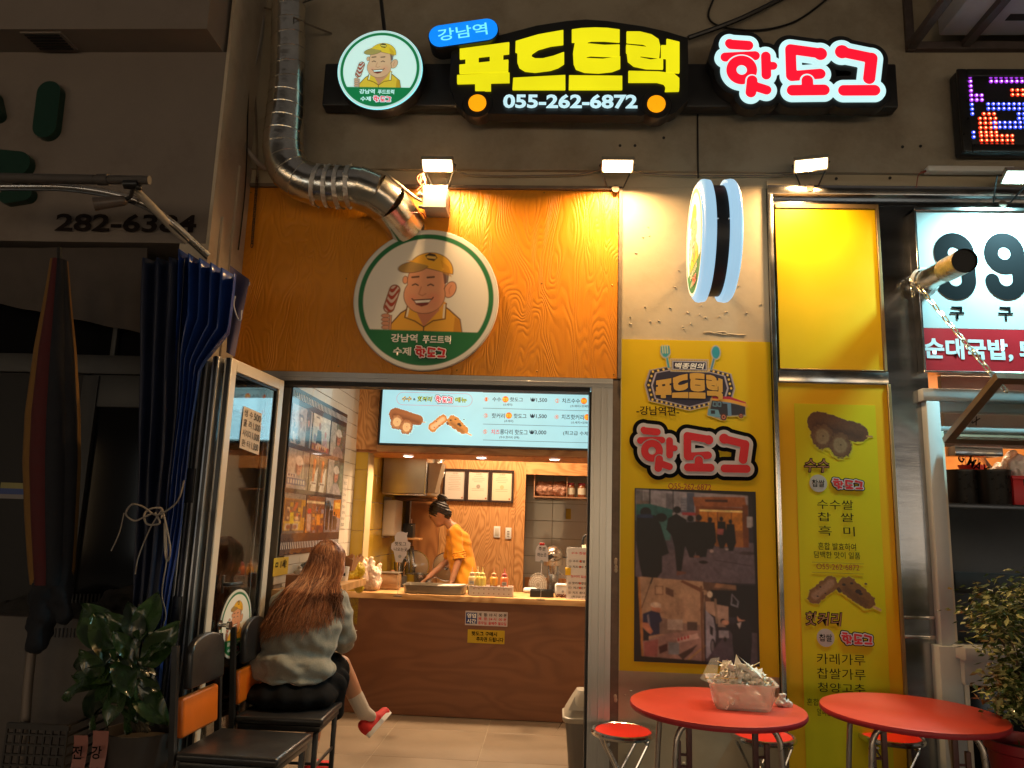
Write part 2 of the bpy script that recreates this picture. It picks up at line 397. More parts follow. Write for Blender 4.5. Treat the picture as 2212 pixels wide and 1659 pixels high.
# ---------------------------------------------------------------- painted flat prints (colour per vertex of a fine sheet)
def vnoise(X,Y,seed=0,octs=4):
    out=np.zeros(X.shape); amp=1; tot=0
    rs=np.random.RandomState(seed)
    for o in range(octs):
        g=rs.rand(64,64); fx_=X*(2**o); fy_=Y*(2**o); i=np.floor(fx_).astype(int); j=np.floor(fy_).astype(int); fx_-=i; fy_-=j
        fx_=fx_*fx_*(3-2*fx_); fy_=fy_*fy_*(3-2*fy_)
        a=g[j%64,i%64]; b=g[j%64,(i+1)%64]; c=g[(j+1)%64,i%64]; d=g[(j+1)%64,(i+1)%64]
        out+=amp*((a*(1-fx_)+b*fx_)*(1-fy_)+(c*(1-fx_)+d*fx_)*fy_); tot+=amp; amp*=.5
    return out/tot
class Paint:
    """X right, Y down, unit = whatever the caller uses"""
    def __init__(s,X,Y,bg): s.X,s.Y=X,Y; s.C=np.zeros(X.shape+(3,)); s.C[:]=lin(bg); s.aa=abs(X[0,1]-X[0,0])*.7; s.A=np.ones(X.shape)
    def fill(s,d,rgb,aa=None,op=1.0):
        aa=aa or s.aa; a=np.clip(.5-d/(2*aa),0,1)*op; s.C=s.C*(1-a[...,None])+np.array(lin(rgb))*a[...,None]; return s
    def ell(s,cx,cy,rx,ry,rgb,rot=0,**k):
        c,t=math.cos(rot),math.sin(rot); x=(s.X-cx)*c+(s.Y-cy)*t; y=-(s.X-cx)*t+(s.Y-cy)*c
        return s.fill((np.hypot(x/rx,y/ry)-1)*min(rx,ry),rgb,**k)
    def poly(s,p,rgb,**k): return s.fill(poly_d(s.X,s.Y,p),rgb,**k)
    def rect(s,x0,y0,x1,y1,rgb,**k): return s.fill(np.maximum(np.maximum(x0-s.X,s.X-x1),np.maximum(y0-s.Y,s.Y-y1)),rgb,**k)
    def line(s,pts,r,rgb,**k):
        d=None
        for a,b in zip(pts[:-1],pts[1:]):
            q=seg_d(s.X,s.Y,a,b,r); d=q if d is None else np.minimum(d,q)
        return s.fill(d,rgb,**k)
    def grain(s,amt,scale,seed=1):
        n=vnoise(s.X*scale,s.Y*scale,seed)-.5; s.C=np.clip(s.C*(1+amt*2*n[...,None]),0,1); return s
def blur3(C,k=1):
    for _ in range(k):
        D=np.pad(C,((1,1),(1,1),(0,0)),'edge'); C=(D[:-2,1:-1]+D[2:,1:-1]+D[1:-1,:-2]+D[1:-1,2:]+2*D[1:-1,1:-1])/6
    return C
def photo_finish(C,seed,k=2):
    """printed photograph: softened edges, uneven tone, shading inside the flat areas"""
    ny,nx,_=C.shape; X,Y=np.meshgrid(np.arange(nx)/nx,np.arange(ny)/nx); C=blur3(C,k)
    n=(vnoise(X*9,Y*9,seed,5)-.5)*.75+(vnoise(X*34,Y*30,seed+3,3)-.5)*.55
    return np.clip(C*(1+n[...,None])+.006,0,1)
def print_sheet(name, parent, pt, C, mask=None, m=None, **tags):
    """pt(i01,j01)->point for the ny x nx colour field C; mask = cells to keep"""
    ny,nx,_=C.shape
    P=[pt(i/(nx-1),j/(ny-1)) for j in range(ny) for i in range(nx)]
    F=[]
    for j in range(ny-1):
        for i in range(nx-1):
            if mask is None or mask[j,i]: F.append((j*nx+i,(j+1)*nx+i,(j+1)*nx+i+1,j*nx+i+1))
    me=bpy.data.meshes.new(name); me.from_pydata([tuple(p) for p in P],[],F)
    ca=me.color_attributes.new('Col','FLOAT_COLOR','POINT')
    ca.data.foreach_set('color',np.concatenate([C.reshape(-1,3),np.ones((ny*nx,1))],1).ravel().astype(np.float32))
    me.materials.append(m or vcol_mat('printed_sheet')); me.update()
    return tagp(link_mesh(name,me,parent),**tags)
def disc_print(name,parent,center,U,V,rad_u,rad_v,paint,n=150,m=None,off=0):
    """polar-trimmed square print on a disc; paint(X,Y)->C with X,Y in -1..1, Y down"""
    center,U,V=Vector(center),Vector(U),Vector(V); Nn=U.cross(V).normalized()
    nr,na=n//2,n*2
    R=np.linspace(0,1,nr); A=np.linspace(0,2*PI,na)
    AA,RR=np.meshgrid(A,R); X=RR*np.cos(AA); Y=RR*np.sin(AA)
    C=paint(X,Y)
    P=[center+U*(X[j,i]*rad_u)-V*(Y[j,i]*rad_v)+Nn*off for j in range(nr) for i in range(na)]
    F=[(j*na+i,j*na+i+1,(j+1)*na+i+1,(j+1)*na+i) for j in range(nr-1) for i in range(na-1)]
    F=[tuple(reversed(f)) for f in F]
    me=bpy.data.meshes.new(name); me.from_pydata([tuple(p) for p in P],[],F)
    ca=me.color_attributes.new('Col','FLOAT_COLOR','POINT')
    ca.data.foreach_set('color',np.concatenate([C.reshape(-1,3),np.ones((nr*na,1))],1).ravel().astype(np.float32))
    me.materials.append(m or vcol_mat('printed_sheet')); me.update()
    return link_mesh(name,me,parent)
# ---------------------------------------------------------------- soft bodies from merged capsules
def blob(name, caps, voxel, mats, parent=None, smooth=4, warp=None, spheres=(), local=False, **tags):
    mb=MB()
    for c in caps:
        p0,r0_,p1,r1_=c
        p0=Vector(p0);p1=Vector(p1)
        mb.cyl(p0,p1,r0_,r1_,14); mb.sphere(p0,r0_,14,10); mb.sphere(p1,r1_,14,10)
    for c in spheres:
        mb.sphere(c[0],c[1],18,12,rot=c[2] if len(c)>2 else None)
    me=mb.mesh(name+'_raw'); o=bpy.data.objects.new('tmp',me); COL.objects.link(o)
    md=o.modifiers.new('r','REMESH'); md.mode='VOXEL'; md.voxel_size=voxel
    if smooth:
        ms=o.modifiers.new('s','SMOOTH'); ms.factor=.6; ms.iterations=smooth
    dg=bpy.context.evaluated_depsgraph_get(); dg.update()
    m2=bpy.data.meshes.new_from_object(o.evaluated_get(dg)); bpy.data.objects.remove(o); bpy.data.meshes.remove(me)
    m2.name=name
    if warp:
        nv_=len(m2.vertices); a_=np.zeros(nv_*3,np.float32); b_=np.zeros(nv_*3,np.float32)
        m2.vertices.foreach_get('co',a_); m2.vertices.foreach_get('normal',b_)
        a_=a_.reshape(-1,3).tolist(); b_=b_.reshape(-1,3).tolist()
        out_=[tuple(warp(Vector(p),Vector(q))) for p,q in zip(a_,b_)]
        m2.vertices.foreach_set('co',np.array(out_,np.float32).ravel())
    for p in m2.polygons: p.use_smooth=True
    m2.materials.clear()
    for m in (mats if isinstance(mats,(list,tuple)) else [mats]): m2.materials.append(m)
    m2.update()
    return tagp(link_mesh(name,m2,parent,local),**tags)
def euler(x,y,z):
    from mathutils import Euler
    return Euler((x,y,z)).to_matrix()
# ================================================================ materials of the place
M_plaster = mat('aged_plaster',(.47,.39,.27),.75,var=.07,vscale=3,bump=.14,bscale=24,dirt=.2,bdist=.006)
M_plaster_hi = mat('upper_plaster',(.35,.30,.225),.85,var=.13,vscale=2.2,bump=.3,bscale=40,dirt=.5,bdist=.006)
M_neigh = mat('neighbour_render',(.20,.165,.14),.9,var=.08,vscale=3,bump=.15,bscale=50,dirt=.3)
M_pillar_side = mat('pillar_side_paint',(.52,.43,.32),.8,var=.12,vscale=4,bump=.2,bscale=30,dirt=.5)
M_orange = wood('orange_painted_plywood',(.68,.235,.004),(.72,.255,.004),rough=.45,scale=1.5,bump=.42,rings=34,bdist=.0035)
M_alu = mat('grey_aluminium',(.44,.44,.44),.34,metal=.75,var=.08,vscale=12,stretch=(30,30,1))
M_alu_white = mat('ivory_aluminium',(.62,.56,.47),.4,metal=.1,var=.05,vscale=10)
M_black = mat('black_rubber',(.012,.012,.013),.5)
M_blackmetal = mat('black_painted_metal',(.015,.014,.014),.32,var=.2,vscale=30)
M_steel = mat('brushed_steel',(.33,.34,.36),.22,metal=1,var=.15,vscale=1.5,bump=.05,bscale=7,stretch=(1,1,5),bdist=.01)
M_steel2 = mat('polished_steel',(.62,.6,.58),.22,metal=1,var=.1,vscale=8)
M_trimb = mat('weathered_trim',(.20,.15,.11),.65,var=.3,vscale=9,dirt=.5)
M_pine = wood('pine_plywood',(.44,.19,.055),(.62,.31,.11),rough=.5,scale=1.7,rings=24)
M_pine_door = wood('stained_plywood',(.30,.11,.03),(.42,.17,.05),rough=.5,scale=.9,rings=14)
M_pineboard = wood('pine_board',(.50,.22,.07),(.66,.34,.13),rough=.45,scale=1.4,rings=12,vertical=False)
M_counterfront = wood('counter_front_veneer',(.175,.066,.026),(.21,.082,.033),rough=.5,scale=1.5,rings=7,vertical=False)
M_countertop = wood('counter_top_wood',(.50,.26,.09),(.66,.38,.16),rough=.35,scale=1.2,rings=10,vertical=False)
M_tile_w = mat('white_wall_tile',(.62,.56,.47),.18,var=.04,vscale=3,coat=.3)
M_tile_y = mat('yellow_wall_tile',(.50,.32,.03),.2,var=.06,vscale=3,coat=.3)
M_tile_g = mat('grey_wall_tile',(.40,.36,.31),.14,var=.05,vscale=3,coat=.4)
M_grout = mat('grout',(.22,.17,.12),.9)
M_groutl = mat('pale_grout',(.55,.42,.2),.9)
M_floort = mat('beige_floor_tile',(.30,.225,.155),.42,var=.16,vscale=5,bump=.05,bscale=20,dirt=.3)
M_ceil = mat('interior_ceiling',(.6,.55,.48),.8,var=.03)
M_asphalt = mat('pavement_concrete',(.12,.11,.10),.8,var=.2,vscale=5,bump=.4,bscale=60,dirt=.4)
M_lblack = mat('sign_case_black',(.014,.014,.016),.42,var=.2,vscale=10)
M_glass = mat('window_glass',(.9,.95,.95),.02,trans=1,ior=1.45)
M_darkglass = mat('dark_shop_glass',(.006,.006,.007),.08,spec=.25)
M_yel = mat('yellow_acrylic',(.74,.48,.003),.38,var=.07,vscale=2.5,bump=.06,bscale=4,bdist=.02)
M_postery = mat('poster_yellow',(.64,.43,.006),.55,spec=.25,var=.04,vscale=2)
M_txt_dark = mat('print_dark',(.014,.008,.006),.7,spec=.15)
M_txt_black = mat('print_black',(.006,.006,.007),.9,spec=.05)
M_txt_white = mat('print_white',(.75,.74,.7),.5)
M_txt_red = mat('print_red',(.55,.012,.02),.45)
M_txt_brown = mat('print_red_brown',(.30,.05,.012),.5)
M_white = mat('white_plastic',(.72,.70,.66),.35,var=.04,vscale=8)
M_grey = mat('grey_plastic',(.3,.3,.29),.5,var=.05)
M_wire = mat('grey_cable',(.16,.14,.12),.6)
M_chrome = mat('chrome_tube',(.7,.68,.66),.2,metal=1,var=.1,vscale=20)

def S(o,**k): o['kind']='structure'; return o
# ground and pavement
mb=MB(); mb.quad((-60,-60,-.004),(60,-60,-.004),(60,60,-.004),(-60,60,-.004)); S(mb.out('ground',M_asphalt))
# interior floor of tiles
XL=lambda y: -1.63
fl=MB().bb((-1.95,.02,-.003),(1.3,4.6,.002)).out('shop_floor',mat('floor_joint',(.46,.37,.27),.8)); fl['kind']='structure'
tile_me=MB().rbox((-.343,-.343,.002),(.343,.343,.006),.002,seg=1).mesh('floor_tile',M_floort)
for i in range(4):
    for j in range(5):
        o=link_mesh('tile',tile_me,fl,local=True); o.location=(-1.465+i*.69,.40+j*.69,0)
# walls of the facade ---------------------------------------------------------
xo0=-1.45; zt=2.335
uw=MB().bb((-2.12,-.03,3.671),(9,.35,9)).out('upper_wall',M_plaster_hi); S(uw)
bw=MB()
bw.bb((-2.12,.0,3.575),(9,.35,3.670))                # strip under the beam
bw.bb((.393,.0,0),(1.268,.35,3.574))                # pillar between the shops
pw=bw.out('pillar_wall',M_plaster); S(pw)
# nail holes and pits in the plaster: real dimples read as small proud crumbs
mb=MB()
for k in range(26):
    px=rnd.uniform(1350,1650); py=rnd.uniform(655,722) if k<18 else rnd.uniform(470,640)
    p=W(px,py,y=0); mb.sphere((p.x,-.001,p.z),(rnd.uniform(.004,.010),.004,rnd.uniform(.003,.006)),6,4)
for a,b in (((1520,718),(1575,722)),((1548,716),(1610,724))):
    pts=[W(a[0]+(b[0]-a[0])*t/8,a[1]+(b[1]-a[1])*t/8+rnd.uniform(-2,2),y=-.001) for t in range(9)]; mb.tube(pts,.0025,5)
for k in range(9):
    px=rnd.uniform(1350,1500); py=rnd.uniform(1475,1650); p=W(px,py,y=0); mb.sphere((p.x,-.001,p.z),(rnd.uniform(.005,.016),.003,rnd.uniform(.004,.01)),7,4)
q=mb.out('plaster_crumbs',M_plaster,pw); q['kind']='stuff'
# holes with rust streaks on the upper wall
mb=MB()
for px,py in ((1870,311),(1888,311),(1948,590*.54),(1960,590*.54),(2480*.54,585*.54)): 
    pass
for cx_,cy_ in ((3500,310),(3520,308),(3610,588),(3682,585),(2480,583),(2540,583),(2655,552),(3345,715),(3560,712)):
    p=W(cx_*.54,cy_*.54,y=-.03); mb.cyl((p.x,-.034,p.z),(p.x,-.028,p.z),.009,n=10)
mb.out('anchor_holes',M_black,uw)
# orange plywood in its recess -----------------------------------------------
oz0=2.366; oz1=3.552; ox0=-1.98; ox1=.372
rc=MB().bb((-2.1,.03,2.366),(.393,.35,3.574)).out('panel_backing_wall',M_trimb); S(rc)
for a,b in ((ox0,-.617),(-.615,ox1-.002)):
    o=MB().rbox((a,.005,oz0),(b,.028,oz1),.002,seg=1).out('orange_plywood_panel',M_orange,rc)
mb=MB().bb((ox0-.05,-.016,oz1+.001),(.392,.0295,oz1+.022)); mb.bb((ox1+.001,-.014,oz0),(.392,.0295,oz1))
tr=mb.out('panel_trim',M_trimb,rc)
mb=MB()
for x in (ox0+.03,-1.3,-.65,-.58,-.1,ox1-.03):
    for z in (oz0+.03,2.95,oz1-.03): mb.sphere((x+rnd.uniform(-.01,.01),.0045,z+rnd.uniform(-.015,.015)),(.005,.002,.005),8,5)
mb.out('screws',mat('dull_screw',(.30,.14,.02),.4,metal=.6),rc,kind='stuff')
# door frame ------------------------------------------------------------------
df=thing('door_frame','grey aluminium frame round the open shopfront below the orange plywood','door frame')
mb=MB(); mb.bb((-1.96,-.01,2.309),(.345,.115,2.363)); mb.rbox((-1.96,-.016,2.330),(.345,-.0105,2.338),.001,seg=1); mb.out('head_rail',M_alu,df)
mb=MB(); mb.bb((-1.8,.008,2.283),(.212,.10,2.3085)); mb.out('track',M_black,df)
mb=MB(); mb.bb((.222,-.012,.0),(.345,.115,2.308)); mb.bb((.240,-.020,.0),(.250,-.0125,2.308)); mb.bb((.278,-.024,0),(.290,-.0125,2.308)); mb.bb((.314,-.020,0),(.320,-.0125,2.308))
mb.out('jamb',M_alu,df)
mb=MB().bb((.208,.0,0),(.2215,.11,2.2825)); mb.out('rubber_seal',M_black,df)
mb=MB().bb((.3455,.002,0),(.3925,.06,2.355)); o=mb.out('gap_board',M_trimb); S(o); o.name='gap_board_wall'
mb=MB()
for py in (1215,1225,1232,1505,1512,1210):
    p=W(1329,py,y=0); mb.sphere((p.x+rnd.uniform(-.006,.006),.001,p.z),(.010,.003,.014),7,5)
mb.out('peeling_paint',M_plaster,o)
# left neighbour: proud fascia, upper box, return wall --------------------------
NY=-.47; cnx=-1.98
nb=MB(); zf0=W(300,524,y=NY).z; zsof=W(470,113,y=NY).z
nb.bb((-7,NY,zf0),(cnx,.0,zsof+.0)); fas=nb.out('neighbour_fascia_wall',M_neigh); S(fas)
zub=zsof; 
ub=MB().bb((-7,NY-.22,zub),(cnx-.02,-.03,9)).out('neighbour_upper_wall',M_neigh); S(ub)
# soffit vent
p0=W(150,140*.54*0+83,y=NY-.1)
v=W(75,93,z=zub-.006); v2=W(148,93,z=zub-.006)
mb=MB(); mb.bb((v.x-.02,NY-.20,zub-.012),(v2.x+.02,NY-.04,zub-.001)); gv=mb.out('soffit_vent',M_neigh)
tagp(gv,'square ventilation grille set in the soffit over the dark neighbouring shop sign','vent')
mb=MB()
for k in range(6): mb.bb((v.x,NY-.19+k*.026,zub-.017),(v2.x,NY-.176+k*.026,zub-.0125))
mb.out('slat',M_black,gv)
# return wall of the neighbour (pale pillar side)
rw=MB(); rw.bb((-2.13,NY+.001,0),(cnx+.0,-.031,zf0-.001)); rw.bb((cnx+.001,NY,0),(cnx+.02,-.001,zsof+.9)); ret=rw.out('return_wall',M_pillar_side); S(ret)
# thin conduit strips on the pillar side
mb=MB(); mb.bb((cnx+.021,-.36,2.3),(cnx+.035,-.33,3.2)); mb.bb((cnx+.021,-.20,.5),(cnx+.033,-.175,3.6)); mb.out('conduit',M_pillar_side,ret)
# recess wall under the neighbour's fascia: dark glazed shopfront
gw=MB().bb((-7,-.10,0),(-2.13,.0,zf0)).out('neighbour_front_wall',mat('dark_tile_wall',(.04,.036,.033),.6,var=.2,vscale=2)); S(gw)
# interior shell ----------------------------------------------------------------
def wall_seg(name,pts,z0,z1,m,th=.1):
    mb=MB(); (x0,y0),(x1,y1)=pts; d=Vector((x1-x0,y1-y0,0)).normalized(); n=Vector((d.y,-d.x,0))*th
    a=Vector((x0,y0,0)); b=Vector((x1,y1,0))
    V=[a-n,b-n,b,a]; V=[v_+Vector((0,0,z0)) for v_ in V]+[v_+Vector((0,0,z1)) for v_ in V]
    mb.add(V,[(3,2,1,0),(4,5,6,7),(0,1,5,4),(1,2,6,5),(2,3,7,6),(3,0,4,7)]); return S(mb.out(name,m))
lwall=wall_seg('shop_left_wall',((XL(.116),.116),(XL(4.4),4.4)),0,2.8,M_grout)
rwall=MB().bb((.95,.12,0),(1.05,4.7,2.8)).out('shop_right_wall',M_tile_w); S(rwall)
cl=MB().bb((-1.9,.36,2.8),(1.1,4.8,2.9)).out('shop_ceiling',M_ceil); S(cl)
bk=MB().bb((-1.9,4.55,0),(1.05,4.65,2.8)).out('kitchen_back_wall',M_grout); S(bk)
fwall=MB().bb((.35,.355,0),(1.0,.42,2.8)).out('shop_inner_front_wall',M_ceil); S(fwall)
# tiles on the left wall: white up to the counter, yellow beyond
LD=Vector((XL(1)-XL(0),1,0)).normalized(); LN=Vector((LD.y,-LD.x,0))     # LN points into the room (+x)
def lw(s,z,off=0): # s = distance along the wall from y=.116
    p=Vector((XL(.116),.116,0))+LD*s+LN*off; return Vector((p.x,p.y,z))
def tile_obj(w,h,m,name): return MB().rbox((0,0,0),(w,h,.006),.0015,seg=1).mesh(name,m)
def place_tile(me,parent,s,z,off=.0):
    o=link_mesh('tile',me,parent,local=True)
    p=lw(s,z,off); o.matrix_local=Matrix(((LD.x,0,LN.x,p.x),(LD.y,0,LN.y,p.y),(0,1,0,p.z),(0,0,0,1))); return o
tw,th_=.297,.102
meW=tile_obj(tw,th_,M_tile_w,'white_tile')
sK=1.69   # distance along the wall at which the kitchen pier starts
for j in range(25):
    z=.05+j*.105
    if z>2.66: break
    s=-.02+(.15 if j%2 else 0); 
    while s<sK-.02:
        w=min(tw,sK-s-.004)
        hid = (1.28<z<2.16 and s<1.0) or z<.75
        if w>.05 and not hid:
            if w>=tw-.001: place_tile(meW,lwall,s,z)
            else: place_tile(tile_obj(w,th_,M_tile_w,'white_tile_cut'),lwall,s,z)
        s+=.30
meY=tile_obj(.386,.242,M_tile_y,'yellow_tile')
for j in range(8):
    z=.92+j*.246-.25
    if z>2.6: break
    for i in range(6):
        place_tile(meY,lwall,sK+.012+i*.39,z)
# yellow pier facing the shop left of the hatch, with its white corner trim
px0=XL(1.80)+.006; px1=W(786,1130,y=1.80).x
pier=MB().bb((px0,1.806,.0),(px1,1.98,2.044)).out('kitchen_pier_wall',M_groutl); S(pier)
for j in range(8):
    z=.92+j*.246-.25
    if z<2.0:
        h=min(.242,2.043-z); o=MB().rbox((px0+.001,1.80,z),(px1-.001,1.8058,z+h),.001,seg=1).out('tile',M_tile_y,pier)
MB().bb((px1+.0005,1.797,.95),(px1+.007,1.99,2.043)).out('corner_trim',mat('trim_ochre',(.42,.31,.16),.5),pier)
# hatch header: wood boards, soffit
hx0=W(768,900,y=1.8).x; hx1=.949
hd=MB().bb((hx0,1.80,2.067),(hx1,2.31,2.80)).out('hatch_header_wall',M_pine_door); S(hd)
MB().bb((hx0,1.780,2.066),(W(794,900,y=1.8).x,1.7995,2.79)).out('board',M_pine,hd)
MB().bb((W(794.5,900,y=1.8).x,1.780,2.066),(W(819,900,y=1.8).x,1.7995,2.79)).out('board',M_pine,hd)
MB().bb((W(819.5,900,y=1.8).x,1.780,2.052),(hx1,1.7995,2.112)).out('board',M_pineboard,hd)
MB().bb((hx0,1.80,2.045),(hx1,2.33,2.0665)).out('soffit_board',M_pine_door,hd)
# back plywood wall, post, beam, grey tiles
YB=3.9
bx0=W(882,1200,y=YB).x; bx1=W(1111,1200,y=YB).x; bx2=W(1131,1200,y=YB).x
pl=MB().bb((bx0-.02,YB+.03,0),(bx2,4.0,2.75)).out('plywood_partition_wall',M_pine_door); S(pl)
MB().bb((W(951,1100,y=YB).x,YB+.012,.6),(bx1-.002,YB+.0295,2.74)).out('plywood_sheet',M_pine,pl)
MB().bb((bx0,YB+.012,.6),(W(950,1100,y=YB).x,YB+.0295,W(900,1072,y=YB).z)).out('plywood_sheet',M_pine_door,pl)
MB().bb((bx0-.01,YB,.6),(bx0,YB+.0295,2.0)).out('edge_trim',M_white,pl)
MB().bb((bx1,YB-.01,.6),(bx2,YB+.0295,2.74)).out('post',M_pine,pl)
zb0=W(1190,1026,y=YB).z
MB().bb((bx2+.001,YB-.01,zb0),(.949,YB+.09,2.74)).out('beam',M_pineboard,pl)
meG=tile_obj(.396,.196,M_tile_g,'grey_tile')
for j in range(10):
    for i in range(3):
        x=bx2-.1+i*.4; z=.75+j*.2
        if z>2.3: continue
        o=link_mesh('tile',meG,bk,local=True); o.matrix_local=Matrix(((1,0,0,x),(0,0,-1,4.55),(0,1,0,z),(0,0,0,1)))
zz=W(1170,1250,y=4.5).z
MB().bb((bx2+.001,4.50,.5),(.949,4.543,W(1160,1248,y=4.5).z)).out('dado_board',M_pine_door,bk)

# interior lamps (lit downlights and the ceiling light of the shop)
for k,(px,py) in enumerate(((882,984),(1040,987.5),(1198,991))):
    p=W(px,py,z=2.043)
    t=thing('downlight',['round ceiling downlight above the kitchen hood, nearest the yellow tiles','middle of the three round downlights in the wooden soffit','round downlight over the mixer, at the door jamb end of the wooden soffit'][k],'ceiling light',(p.x,p.y,2.044),group='downlights in the wooden soffit')
    MB().lathe([(.050,.0),(.050,-.006),(.042,-.009)],n=28).out('trim_ring',M_white,t,local=True)
    MB().lathe([(.0415,-.0085),(.03,-.0125),(0.0001,-.0140)],n=28).out('lens',glow('downlight',(255,240,225),9),t,local=True)
    area_lamp('downlight_light',(p.x,p.y,2.022),(0,-.12,-1),.08,.08,16,(1,.69,.41),150)
area_lamp('shop_ceiling_lamp',(-.5,.85,2.78),(0,.12,-1),.9,.3,25,(1,.67,.38))
area_lamp('kitchen_ceiling_lamp',(-.5,3.2,2.72),(0,0,-1),1.1,.3,60,(1,.70,.42))
for nm,(x,y,sx,sy),lb in (('ceiling_panel_light',(-.5,.85,.9,.3),'flat lit ceiling panel over the shop floor'),('ceiling_panel_light',(-.5,3.2,1.1,.3),'flat lit ceiling panel over the kitchen')):
    t=thing(nm,lb,'ceiling light',(x,y,2.79)); MB().bb((-sx/2,-sy/2,.0),(sx/2,sy/2,.009)).out('diffuser',mat('lit_diffuser',(.5,.45,.4),.5,emit=(1,.75,.5),es=1.0),t,local=True)

# building across the street, out of view; its glowing windows are added frontal fill
M_opp=mat('street_render',(.07,.06,.055),.8,var=.2,vscale=1)
t=thing('opposite_building','long building across the street with glowing windows added as fill light','building',(0,-14,0))
MB().bb((-26,-18,0),(26,-14,13)).out('wall',M_opp,t)
for k in range(9):
    x=-19+k*4.6; c=((255,226,190),(255,214,160),(240,240,230))[k%3]
    MB().bb((x,-13.99,.5),(x+3.1,-13.95,3.0)).out('fill_window',glow('fill_pane_%d'%(k%3),c,(3.0,4.0,2.4)[k%3]),t)
    MB().bb((x-.1,-13.98,3.2),(x+3.3,-13.80,3.9)).out('shop_sign',mat('street_sign_%d'%(k%3),((.1,.02,.02),(.02,.05,.1),(.03,.08,.03))[k%3],.5),t)
# ================================================================ signs
def cook_paint(tint=(1,1,1)):
    def f(X,Y):
        P=Paint(X,Y,(222,216,205)); P.aa=.006
        P.fill(Y*0-1,(238,232,220))
        BR=(92,44,22); SK=(230,160,120); SK2=(206,128,92); YE=(236,172,52); YD=(204,138,34)
        # shirt
        P.poly([(-.50,.60),(-.47,.36),(-.34,.20),(-.16,.08),(.22,.06),(.34,.14),(.50,.28),(.56,.60)],BR)
        P.poly([(-.485,.60),(-.455,.37),(-.33,.215),(-.155,.097),(.215,.075),(.33,.155),(.487,.29),(.545,.60)],YE)
        P.poly([(.40,.60),(.42,.25),(.487,.29),(.545,.60)],YD)
        P.poly([(-.2,.02),(.18,-.05),(.20,.16),(-.005,.40),(-.19,.18)],SK2)
        P.poly([(-.25,.10),(-.18,.08),(-.02,.37),(-.09,.33),(-.13,.40),(-.27,.27)],YE); P.line([(-.25,.10),(-.275,.27),(-.13,.32),(-.005,.40)],.008,BR)
        P.line([(-.228,.12),(-.248,.25)],.012,(235,225,200))
        P.poly([(.22,.0),(.30,.06),(.29,.28),(.10,.32),(.0,.40),(.20,.16)],YE); P.line([(.29,.06),(.285,.28),(.12,.31),(-.005,.40),(-.005,.6)],.008,BR)
        P.line([(.268,.08),(.262,.26)],.012,(235,225,200))
        # head
        P.ell(.335,-.14,.085,.125,BR,rot=.35); P.ell(.335,-.14,.075,.115,SK,rot=.35); P.line([(.35,-.20),(.32,-.14),(.33,-.08)],.007,SK2)
        P.ell(-.30,-.27,.04,.06,BR); P.ell(-.30,-.27,.032,.052,SK)
        P.fill(np.minimum(np.hypot((X+.02)/.285,(Y+.06)/.265)-1,np.hypot((X-.0)/.265,(Y+.26)/.30)-1)*.26-.008,BR)
        P.fill(np.minimum(np.hypot((X+.02)/.285,(Y+.06)/.265)-1,np.hypot((X-.0)/.265,(Y+.26)/.30)-1)*.26,SK)
        P.ell(.13,.03,.12,.13,(222,146,106),op=.6,aa=.05); P.ell(-.18,.0,.06,.05,(236,140,110),aa=.04,op=.5); P.ell(.11,-.02,.06,.05,(236,140,110),aa=.04,op=.5)
        # hair edge
        P.poly([(.20,-.46),(.315,-.40),(.30,-.24),(.25,-.22),(.23,-.34)],(96,62,60),op=.85)
        # simple face: dot eyes, short brows, round nose, open smile
        for ex in (-.155,.06):
            P.line([(ex-.04,-.195),(ex-.0,-.215),(ex+.04,-.195)],.009,(60,30,20)); P.line([(ex-.05,-.31),(ex+.04,-.32)],.013,(96,58,36))
        P.line([(-.07,-.17),(-.10,-.07),(-.05,-.045),(-.0,-.075)],.008,SK2)
        P.poly([(-.17,.02),(.09,-.0),(.03,.085),(-.05,.11),(-.13,.085)],(120,40,30)); P.poly([(-.155,.026),(.075,.008),(.05,.045),(-.13,.06)],(244,238,226))
        P.line([(-.19,.0),(-.17,.02),(.09,.0),(.105,-.025)],.008,BR)
        # cap
        cap=np.maximum(np.hypot((X-.045)/.315,(Y+.40)/.27)-1,(Y+.45-.42*(X-.0)*.55)/.3)*.27
        P.fill(cap-.008,BR); P.fill(cap,(240,178,48)); P.poly([(.19,-.56),(.30,-.47),(.35,-.32),(.26,-.36),(.22,-.38)],YD,op=.6)
        P.ell(-.20,-.46,.215,.085,BR,rot=-.16); P.ell(-.20,-.46,.207,.077,(176,138,74),rot=-.16)
        P.poly([(-.30,-.55),(-.05,-.57),(.24,-.44),(.20,-.40),(-.02,-.49),(-.2,-.53)],(240,178,48))
        P.poly([(-.04,-.63),(.02,-.67),(.10,-.65),(.135,-.60),(.09,-.55),(.0,-.57)],(60,34,24)); P.line([(.0,-.61),(.10,-.60)],.018,(236,190,90))
        # hot dog on a stick and the fist
        d=seg_d(X,Y,(-.44,-.12),(-.505,.13),.075)
        P.line([(-.515,.2),(-.53,.30)],.012,(190,140,80)); P.fill(d-.006,(110,60,34)); P.fill(d,(158,88,54))
        w=np.sin((Y*62+X*9)+3*np.sin(X*30))
        P.fill(np.maximum(d+.012,-(w-.15)*.02),(222,196,182),op=.9); P.fill(np.maximum(d+.02,(w+.35)*.02),(176,44,32),op=.8)
        for k in range(4):
            P.ell(-.545+.004*k,.25+.055*k,.062,.032,BR); P.ell(-.545+.004*k,.25+.055*k,.056,.026,(214,150,118))
        P.rect(-.49,.24,-.455,.46,BR); P.rect(-.484,.245,-.461,.46,(214,150,118))
        # green band and ring
        g=(20,112,62)
        P.fill(.455+.012*X-Y,g); r=np.hypot(X,Y); P.fill(.875-r,g); P.fill(.945-r,(224,222,214))
        return P.C*np.array(tint)
    return f
